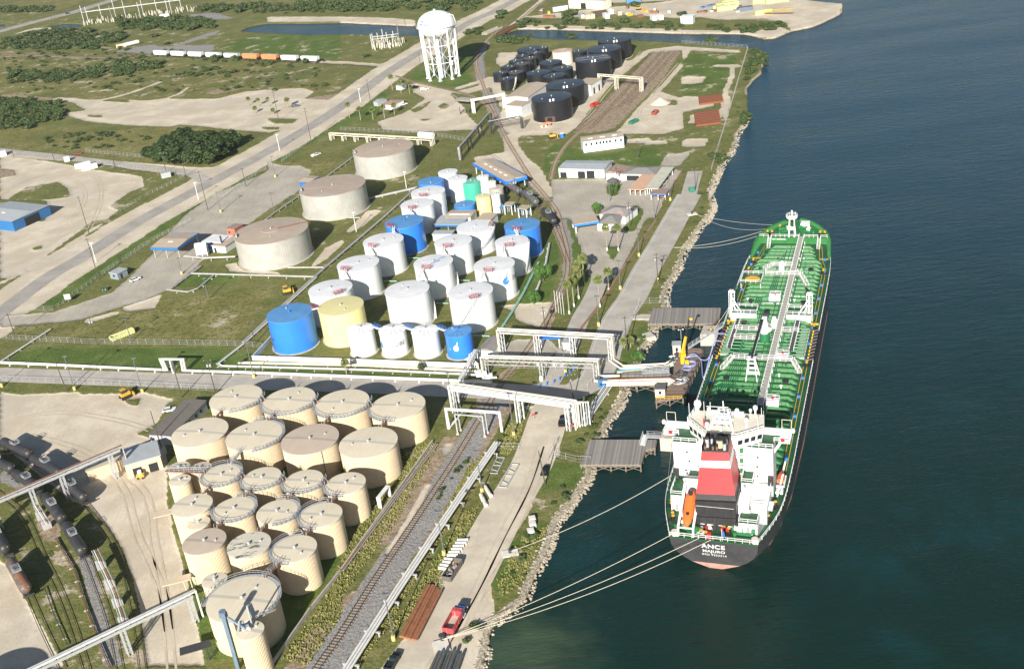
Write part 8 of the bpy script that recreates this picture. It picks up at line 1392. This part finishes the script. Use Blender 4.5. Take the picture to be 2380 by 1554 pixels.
for i in range(3):
 r=random.Random(i+40);mb=cz[i]
 crown(mb,.34,.8,1300,.05,i+60,lobes=16,flat=.55)
 for k in range(0):z=r.uniform(.04,1)**1.0;w_=.26*(1-z**2.6)**.6*min(1,z*5+.4);a=r.uniform(0,6.3);p=Vector((w_*cos(a)*r.uniform(.6,1.1),w_*sin(a)*r.uniform(.6,1.1),z));u=Vector((cos(a),sin(a),-.1))*.030;v_=Vector((-sin(a)*.2,cos(a)*.2,1))*.034;mb.add([tuple(p-u-v_),tuple(p+u-v_*.5),tuple(p+u*1.2+v_),tuple(p-u+v_)],[(0,1,2,3)],k%3==0)
 o=mb.build('cp',LDK,loc=(0,0,0));CP.append(o.data);bpy.data.objects.remove(o)
mb=MB();mb.cyl(0,0,0,.7,.018,6,r2=.008);o=mb.build('cp',BARK,loc=(0,0,0));CT=o.data;bpy.data.objects.remove(o)
gv=scatter('T1',[1030,1115,1160,1050,1230,1000,1430,985,1620,1000,1690,1035,1640,1070,1480,1140,1290,1155],85,7,10.5)+scatter('T1',[1050,1120,1120,1108,1170,1130,1060,1135],5,7,9)
for i,(x,y,s_)in enumerate(gv):
 t_=thing('casuarina',(x,y,0),'dark feathery evergreen in the tight grove beside the side road','tree','dark evergreens of the roadside grove',rnd.uniform(0,6));t_.scale=(s_*2.0,s_*2.0,s_*(1.0+.1*(i%4)))
 for nm,me in(('trunk',CT),('crown',CP[i%3])):o=bpy.data.objects.new(nm,me);COL.objects.link(o);o.parent=t_
PF=[leafmat('palm_leaf',(.12,.16,.045),(.20,.23,.075)),leafmat('palm_leaf2',(.13,.15,.06),(.2,.2,.09))];PTR=M('palm_trunk',(.30,.25,.19),.95,0,.15,3);WT=M('whitewash',(.75,.75,.72),.8)
def palm(p,h,r,seed,label,white=False):
 t_=thing('fan_palm',p,label,'palm tree','fan palms');mb=MB();mb.tube((0,0,0),(.05,0,h),.26,8,r2=.17);mb.build('trunk',PTR,t_,local=True);rr=random.Random(seed);mb=MB()
 if white:m2=MB();m2.cyl(0,0,0,1.2,.33,8);m2.build('whitewashed_base',WT,t_,local=True)
 for i in range(30):
  a=i*2.4+rr.uniform(-.2,.2);e=RAD(rr.uniform(-45,75));d=Vector((cos(a)*cos(e),sin(a)*cos(e),sin(e)));s_=Vector((-sin(a),cos(a),0));u=d.cross(s_);c_=Vector((0,0,h))+d*r*.42;mb.tube((0,0,h),c_,.03,3)
  for k in range(7):b_=RAD(-75+25*k);q=(d*cos(b_)+s_*sin(b_))*r*.62;q.z-=.16*r*abs(sin(b_))+.1;w_=(s_*cos(b_)-d*sin(b_))*.1*r;mb.add([tuple(c_),tuple(c_+q*.6-w_),tuple(c_+q+Vector((0,0,-.12*r))),tuple(c_+q*.6+w_)],[(0,1,2,3)],i%4==0)
 mb.build('crown',PF,t_,local=True)
for i,(cc,x,y,h,lb,w2)in enumerate((('Q',1285,1520,11.5,'tall fan palm nearest the flagpoles, left one of the lawn clump',1),('Q',1350,1420,10.5,'whitewashed fan palm second from the flagpoles',1),('Q',1417,1310,10,'whitewashed fan palm in the middle of the railway lawn',1),('Q',1495,1100,10,'fan palm leaning over the drive kerb',0),('Q',1440,975,3.4,'short stout fan palm among the tall ones on the railway lawn',0),('Q',1400,1040,6,'medium fan palm half hidden among the lawn clump',0),('Q',1480,980,7.5,'fan palm at the top of the railway lawn',0),('Q',1712,1425,10.8,'whitewashed fan palm beside the lane lamp',1),('Q',1835,1205,8,'whitewashed fan palm right of the entry lane',1),('Q',1813,640,10,'left palm of the pair at the triangular island',1),('Q',1970,640,10,'right palm of the pair at the triangular island',1),('V',780,590,2.6,'low fan palm left of the bank pole',0),('V',890,580,2.6,'low fan palm right of the bank pole',0),('M',40,1060,4.5,'fan palm standing before the white wall',0),('T2',360,630,9,'palm at the road edge above the white shed',0),('T2',420,650,7,'left palm beside the white shed',0),('T2',480,655,7,'right palm beside the white shed',0),('T2',60,820,8,'lone palm at the road bend',0),('T2',138,840,7,'first palm of the row by the brown roofed house',0),('T2',225,835,6,'second palm of the row by the brown roofed house',0),('T2',305,825,7,'third palm of the row by the brown roofed house',0),('T2',375,800,6,'last palm of the row by the brown roofed house',0),('T1',1738,735,4.5,'left small palm on the pale lot island',0),('T1',1805,740,4.5,'middle small palm on the pale lot island',0),('T1',1875,742,4.8,'right small palm on the pale lot island',0),('T1',2010,752,5.5,'small palm beside the covered trailer',0),('T1',1782,790,3.5,'small palm standing alone on the pale lot',0),('T1',1908,797,3,'tiniest palm at the lot island edge',0))):palm(c2(cc,x,y),h,2.0 if h>5 else 1.7,i,lb,w2)
mb=MB();TG=[leafmat('tall_grass',(.24,.23,.075),(.33,.30,.12)),leafmat('tall_grass2',(.17,.20,.05),(.24,.26,.08))]
for a,n in((('D',[370,0,690,0,380,560,-60,1160,-60,960]),3600),(('D',[900,130,1060,60,880,330,330,1280,130,1547,20,1547,560,780]),2600),(('D',[860,480,960,440,720,1000,430,1250,330,1330,600,900]),1500),(('L',[1450,1000,1760,900,1700,1200,1500,1500,1350,1500]),700),(('C',[1960,1500,2200,1180,2380,900,2380,1200,2150,1547]),900),(('D',[1300,600,1440,590,1240,1000,1130,1080,1080,960]),600)):
 for(x,y,s_)in scatter(*a,int(n*.75),.18,.45):
  for k in range(3):q=rnd.uniform(0,6.3);dx,dy=cos(q)*s_*.6,sin(q)*s_*.6;lx,ly=rnd.uniform(-.3,.3),rnd.uniform(-.3,.3);mb.add([(x-dx,y-dy,-.05),(x+dx,y+dy,-.05),(x+dx*.7+lx,y+dy*.7+ly,s_),(x-dx*.2+lx,y-dy*.2+ly,s_*.9)],[(0,1,2,3)],k%2)
tag(mb.build('tall_grass',TG),'tall dry grass on the slopes either side of the near railway','grass',None,'stuff')
ROCK=M('riprap_rock',(.40,.355,.28),.9,0,.25,.9,spot=(.30,.26,.20,.6,1.5,.55));mb=MB();rs=random.Random(9)
bm=bmesh.new();bmesh.ops.create_icosphere(bm,subdivisions=1,radius=1.0);IV=[v.co.copy()for v in bm.verts];IF=[tuple(v.index for v in f.verts)for f in bm.faces];bm.free()
def rock(x,y,z,s_):sx,sy,sz=s_*rs.uniform(.7,1.2),s_*rs.uniform(.6,1),s_*rs.uniform(.45,.8);a=rs.uniform(0,6.3);mb.add([(x+(v.x*sx*cos(a)-v.y*sy*sin(a))*k,y+(v.x*sx*sin(a)+v.y*sy*cos(a))*k,z+v.z*sz*k)for v in IV for k in(rs.uniform(.78,1.12),)],IF)
bs=[Vector(p)for p in BANK_S]
for i,(a,b_)in enumerate(zip(bs[:-1],bs[1:])):
 if i<14:continue
 d=b_-a;n_=Vector((-d.y,d.x,0)).normalized();dens=(13 if a.y<480 else 8)*(.15+1.5*rs.random())
 for k in range(int(d.length*dens)):q=a+d*rs.random();o_=rs.uniform(-.8,3.0)*rs.uniform(.6,1);rock(q.x-n_.x*o_,q.y-n_.y*o_,-1.1+.3*(o_+1),rs.uniform(.22,.58))
tag(mb.build('riprap',ROCK),'pale limestone rubble lining the channel bank','rocks',None,'stuff')
mb=MB();p_=c2('V',1210,400);mb.box(p_[0],p_[1],.1,3.6,4.6,1.4,.3,tap=.8);tag(mb.build('concrete_lump',CONC),'big pale broken concrete slab on the inner basin bank','slab')
# ==== POLES, LAMPS, FENCES
PW=M('pole_wood',(.085,.068,.055),.9,0,.2,2);LMB=M('lamp_base_yellow',(.72,.58,.20),.7,0,.06,2);LPG=M('lamp_pole_grey',(.16,.17,.18),.5,.2,.1,2)
def upole(cc,x,y,h,label,arm=1,trf=0,ang=0.0,lean=0.0):
 p=c2(cc,x,y);t_=thing('utility_pole',p,label,'utility pole','utility poles',ang);mb=MB();mb.tube((0,0,0),(lean,0,h),.2,7,r2=.12);mb.build('pole',PW,t_,local=True)
 if arm:mb=MB();[mb.box(lean,0,h-.6-i*1.4,2.6,.12,.14)for i in range(arm)];mb.build('crossarm',PW,t_,local=True);mb=MB();[mb.cyl(k,0,h-.5,h-.15,.09,6)for k in(-1.1,0,1.1)];mb.build('insulators',GALV,t_,local=True)
 for i in range(trf):mb=MB();mb.cyl(.45*(1 if i else-1),.3,h-3.0,h-2.0,.34,10);mb.build('transformer',GALV,t_,local=True)
for a in(('T1',1450,1465,20,'tall dark pole between the side road mouth and the green verge'),('T1',2170,990,19.5,'tall dark pole on the verge by the pipe fence',2),('T1',1945,845,19.5,'tall dark pole on the grass island of the pale lot',2),('B',622,85,19,'tall dark pole at the yard gate, upper one of two'),('B',690,405,19,'tall dark pole on the verge by the grey gate hut'),('T2',207,720,15,'dark pole at the road below the far substation',1),('T2',560,500,13,'dark pole left of the water tower legs'),('T2',822,330,17,'dark pole right of the water tower'),('T2',15,585,13,'dark pole beside the dirt track west of the road'),('T1',378,1115,10,'wooden pole by the side road fence, left'),('T1',800,1160,10,'wooden pole by the side road fence, middle',2),('T1',1160,1200,11,'pale wooden pole with a transformer skid at its foot'),('T1',1297,1230,10,'wooden pole near the side road mouth',0),('T1',95,1090,9,'grey pole at the left end of the side road'),('T1',1715,1300,10,'dark pole on the inner verge of the gate drive'),('B',465,1183,13,'dark leaning pole between the two near road lamps',0,0,0,-.6),('B',1268,1225,12,'dark pole behind the trailer office',1,1),('B',1505,1200,13,'dark pole with two grey transformers at the road edge',1,2),('B',680,860,12,'lawn pole with twin white transformers',1,2),('B',1780,850,9,'thin dark pole left of the blue corner tank'),('B',105,800,10,'pole among the valves at the left fence'),('M',2210,430,12,'pole with a transformer above the yellow diamond sign',2,1),('V',830,670,13,'pole standing between two low palms on the bank',1),('X',1185,320,9,'pole with white transformers by the railway crossing',1,2),('X',1585,1290,9,'dark pole leaning over the road at the nearest bridge',1,1,0,-.8),('D',1425,290,11,'leaning dark pole beside the black hatchback',0,0,0,-.7),('U',1020,510,9,'pole on the green lawn behind the long office',1),('U',660,1030,10,'pole in front of the gazebo island',2,1),('U',880,1700,11,'pole with white transformers behind the visitor office',2,2),('PP',1600,595,12,'pole with transformers in front of the tank car shed',1,2),('PP',1910,840,11,'white braced pole beside the lone black tank car'),('U',2020,1050,10,'dark pole beside the green kiosk',1),('C',1125,30,13,'silver pole at the corner of the beige workshop',0),('T1',405,210,22,'right of two tall masts at the far left substation road',2),('T1',385,215,22,'left of two tall masts at the far left substation road',2),('T1',800,205,22,'tall dark mast in front of the far substation',2),('T1',585,100,24,'tall dark mast left of the far substation',0),('T1',1225,115,24,'tall dark mast right of the far substation',1),('T1',1378,100,24,'left of a pair of tall masts by the pond track',0),('T1',1392,102,24,'right of a pair of tall masts by the pond track',0),('T2',470,320,20,'right tall pole of the small substation',2),('T2',418,360,20,'left tall pole of the small substation',2)):upole(*a)
def lamp(cc,x,y,h,label,base=True,mat=LPG,ang=0):
 p=c2(cc,x,y);t_=thing('lamp_post',p,label,'lamp post','lamp posts',RAD(ang));mb=MB();mb.tube((0,0,.9 if base else 0),(0,0,h),.17,8,r2=.11);mb.build('pole',mat,t_,local=True);mb=MB();mb.box(.45,0,h+.05,1.2,.5,.25);mb.box(-.2,.35,h+.05,.6,.9,.2);mb.build('lamp_head',mat,t_,local=True)
 if base:mb=MB();mb.cyl(0,0,0,1.3,.48,12);mb.build('base',LMB,t_,local=True)
for a in(('D',720,775,13,'yellow based lamp beside the row of concrete pipes'),('D',368,1368,13,'yellow based lamp beside the rusty pipe stack'),('D',985,340,13,'yellow based lamp by the white precast pipes'),('L',1590,1170,14,'yellow based lamp in front of the nearest pipe bridge'),('B',15,1150,13,'yellow based lamp at the left frame edge'),('B',522,1172,13,'yellow based lamp left of the grader'),('B',995,1190,13,'yellow based lamp just right of the grader'),('B',1772,1085,13,'yellow based lamp on the pipeline verge'),('M',778,1290,12,'yellow based lamp behind the back row right beige tank'),('M',2078,240,11,'yellow based lamp farther up the dock road fence'),('M',1948,470,11,'yellow based lamp in the middle of the dock road fence'),('M',1797,725,11,'yellow based lamp by the lane gate'),('U',1582,1235,11,'yellow based lamp beside the brown carport'),('X',1470,920,8,'yellow based lamp inside the pipe bridge lawn'),('T1',1920,1235,11,'yellow based lamp at the gate drive entrance'),('T1',1540,1480,10,'yellow based lamp on the drive verge'),('B',1268,365,7,'yellow based grey post by the truck rack')):lamp(*a)
for a in(('T1',1950,1050,9,'white street lamp on the main road across from the lot'),('T1',1385,1395,9,'white street lamp by the main road and side road mouth'),('B',670,280,9,'white street lamp behind the tall verge pole'),('T2',137,710,8,'white street lamp near the road bend palms'),('B',1455,540,9,'grey floodlight post on the worn lawn'),('B',915,835,9,'grey post beside the yellow bin'),('G',610,870,9,'thin dark lamp post on the drive edge'),('G',1568,1110,9,'white floodlight post between the huge grey tanks and the white ones'),('G',2150,600,8,'white floodlight post near the far huge tank'),('U',530,1250,8,'thin lamp at the island tip'),('U',1310,1547,11,'dark lamp post beside the car park fence')):lamp(*a,base=False,mat=WHP if 'white' in a[4]else LPG)
for i in range(4):p=c2('Q',1100+i*37,1500+i*12);mb=MB();mb.tube(p,(p[0],p[1],8.5),.07,6);tag(mb.build('flagpole',WHP),ORD[i]+' bare white flagpole from the left by the entry lane gate','flagpole','flagpoles at the lane gate')
FEN=M('chain_link',(.42,.43,.42),.6,.2,.1,3);BRK=M('brick_fence',(.42,.27,.19),.9,0,.1,2)
def fence(cc,pts,label,h=2.0,step=3.2,mat=FEN,solid=False):
 pl=line(cc,pts);root=thing('fence',pl[0],label,'fence','site fences');mb=MB();m2=MB()
 for a,b in zip(pl[:-1],pl[1:]):
  a,b=Vector(a),Vector(b);d=b-a;k=max(1,int(d.length/step))
  for i in range(k+1):q=a+d*(i/k);mb.tube((q.x,q.y,0),(q.x,q.y,h),.06,4)
  for z in((h,h*.5,.15)if not solid else()):m2.tube((a.x,a.y,z),(b.x,b.y,z),.035,4)
  if solid:m_=(a+b)/2;m2.box(m_.x,m_.y,h/2,d.length,.2,h,math.atan2(d.y,d.x))
  else:
   for i in range(int(d.length/.55)):q=a+d*(i*.55/d.length);q2=a+d*(min(d.length,i*.55+.55)/d.length);m2.tube((q.x,q.y,.1),(q2.x,q2.y,h),.012,3,cap=False)
 mb.build('posts',mat,root);m2.build('panels' if solid else 'mesh',mat,root)
for a in(('B',[0,815,620,850,1200,855,1700,865,1830,880],'chain link fence across the lawn above the long white pipeline'),('B',[240,620,380,620,700,380,1060,140,1330,0],'chain link fence along the main road verge'),('G',[0,730,430,430,520,390],'chain link fence beside the gate drive'),('G',[700,300,1000,80,1130,0],'chain link fence above the parked white pickup'),('B',[0,1110,600,1130,1150,1160,1500,1180],'thin fence on the near side of the terminal road'),('T1',[600,1060,1000,1100],'short fence by the side road'),('T1',[680,1140,1200,1210,1290,1240,1000,1380,760,1530],'fence round the dirt yard'),('T2',[0,910,540,930,880,985],'fence along the rusty low rack'),('T3',[460,340,400,540,330,780,250,1040,205,1190],'long straight fence along the eastern quay'),('T3',[0,305,450,335],'fence facing the inlet'),('M',[1060,1010,1650,1040],'gate fence with signs across the railway'),('M',[1720,1170,1950,850,2080,590],'fence between the dock road and the bank'),('M',[2080,570,2300,565],'pier gate fence by the forward pier'),('D',[1440,130,1510,0],'fence section beside the haul road'),('D',[1490,90,1650,130,1745,130],'fence by the stern pier'),('L',[1310,1400,1680,1410],'short galvanised fence at the end of the rail verge')):fence(*a)
fence('M',[1640,800,1810,580,1880,480,2000,290,2140,80,2200,0],'brown brick fence between the entry lane and the dock road',1.3,4,BRK,True);fence('U',[1430,1330,1640,980,1790,740],'brown brick fence of the car park',1.2,4,BRK,True)
SGN=M('sign_red',(.6,.05,.05),.5);SYD=M('sign_yellow',(.75,.52,.05),.5)
for cc,x,y,h,mt,w_,hh,lb in(('M',2212,435,2.2,SYD,.8,.8,'yellow diamond road sign below the transformer pole'),('M',1610,1460,2.0,SGN,.8,.8,'red stop sign by the nearest bridge'),('M',1345,1375,1.6,SGN,1.0,.7,'red and white sign at the transformer enclosure'),('X',1135,1060,1.6,WHP,1.0,1.8,'white notice on the middle bridge leg'),('X',1090,865,1.8,WHP,1.0,.9,'leftmost white notice on the gate fence'),('X',1200,865,1.8,WHP,1.0,.9,'second white notice on the gate fence'),('X',1330,870,1.8,WHP,1.6,.9,'third white notice on the gate fence'),('X',1435,870,1.8,WHP,1.6,.9,'rightmost white notice on the gate fence'),('X',895,850,1.8,SGN,1.2,.8,'red sign on the railway gate'),('B',480,560,2.4,GALV,2.6,2.4,'grey notice board by the gate')):
 p=c2(cc,x,y);t_=thing('sign',p,lb,'sign');mb=MB();mb.tube((0,0,0),(0,0,h),.06,5);mb.build('post',GALV,t_,local=True);mb=MB();mb.box(0,-.08,h,w_*(.7 if mt is SYD else 1),.05,hh*(.7 if mt is SYD else 1))
 if mt is SYD:mb.v=[(.7*(a-(c-h)),b_,h+.7*(a+(c-h)))for a,b_,c in mb.v]
 mb.build('plate',mt,t_,local=True)
for i,(x,y)in enumerate(((1115,1120),(1208,1095),(1308,1065),(1388,1025),(1465,965),(1532,925),(1580,880),(1612,830))):p=c2('X',x,y);mb=MB();mb.cyl(p[0],p[1],0,1.2,.22,8);tag(mb.build('bollard',BRT),ORD[i]+' blue bollard from the left on the curved kerb','bollard','blue kerb bollards')
def substation(cc,x,y,n,hh,label,dx=7,sc_=1):
 p=c2(cc,x,y);t_=thing('substation',p,label,'substation');r=random.Random(int(x));mb=MB()
 for i in range(n):
  for j in(0,1):(i+2*j)%4==1 or mb.tube((i*dx-n*dx/2,j*14,0),(i*dx-n*dx/2,j*14,hh*(1 if(i+j)%3 else 1.25)),.35,4)
  if i:mb.tube((i*dx-n*dx/2,0,hh*.8),((i-1)*dx-n*dx/2,0,hh*.8),.3,4);mb.tube((i*dx-n*dx/2,14,hh*.7),((i-1)*dx-n*dx/2,14,hh*.7),.3,4)
 mb.build('gantries',GALV,t_,local=True);mb=MB();[mb.cyl(r.uniform(-n*dx/2,n*dx/2),r.uniform(-6,16),0,r.uniform(2,4.5),r.uniform(.2,.7),6)for _ in range(n*12)];mb.build('switchgear',M('switchgear',(.5,.47,.38),.7),t_,local=True)
substation('T1',980,125,8,15,'large far substation of pale steel gantries and insulators',14);substation('T2',330,330,6,9,'small substation left of the water tower',4)
p=c2('U',585,985);t_=thing('gazebo',p,'dark roofed octagonal gazebo on the car park island','gazebo');mb=MB();mb.cyl(0,0,2.6,4.2,3.0,8,r2=.2);mb.build('roof',DKR,t_,local=True);mb=MB();[mb.tube((2.5*cos(i*pi/4),2.5*sin(i*pi/4),0),(2.5*cos(i*pi/4),2.5*sin(i*pi/4),2.7),.1,5)for i in range(8)];mb.build('posts',TIMB,t_,local=True)
# ==== AIR
mb=MB();mb.box(200,3500,97,9000,9400,208);hz=mb.build('haze',bpy.data.materials.new('haze_air'),loc=(200,3500,-7));tag(hz,kind='stuff')
m=hz.data.materials[0];m.use_nodes=True;t=m.node_tree;t.nodes.remove(t.nodes['Principled BSDF']);v=t.nodes.new('ShaderNodeVolumePrincipled');v.inputs['Color'].default_value=(.82,.88,.95,1);v.inputs['Density'].default_value=.00005;v.inputs['Anisotropy'].default_value=.2
t.links.new(v.outputs[0],t.nodes['Material Output'].inputs['Volume'])
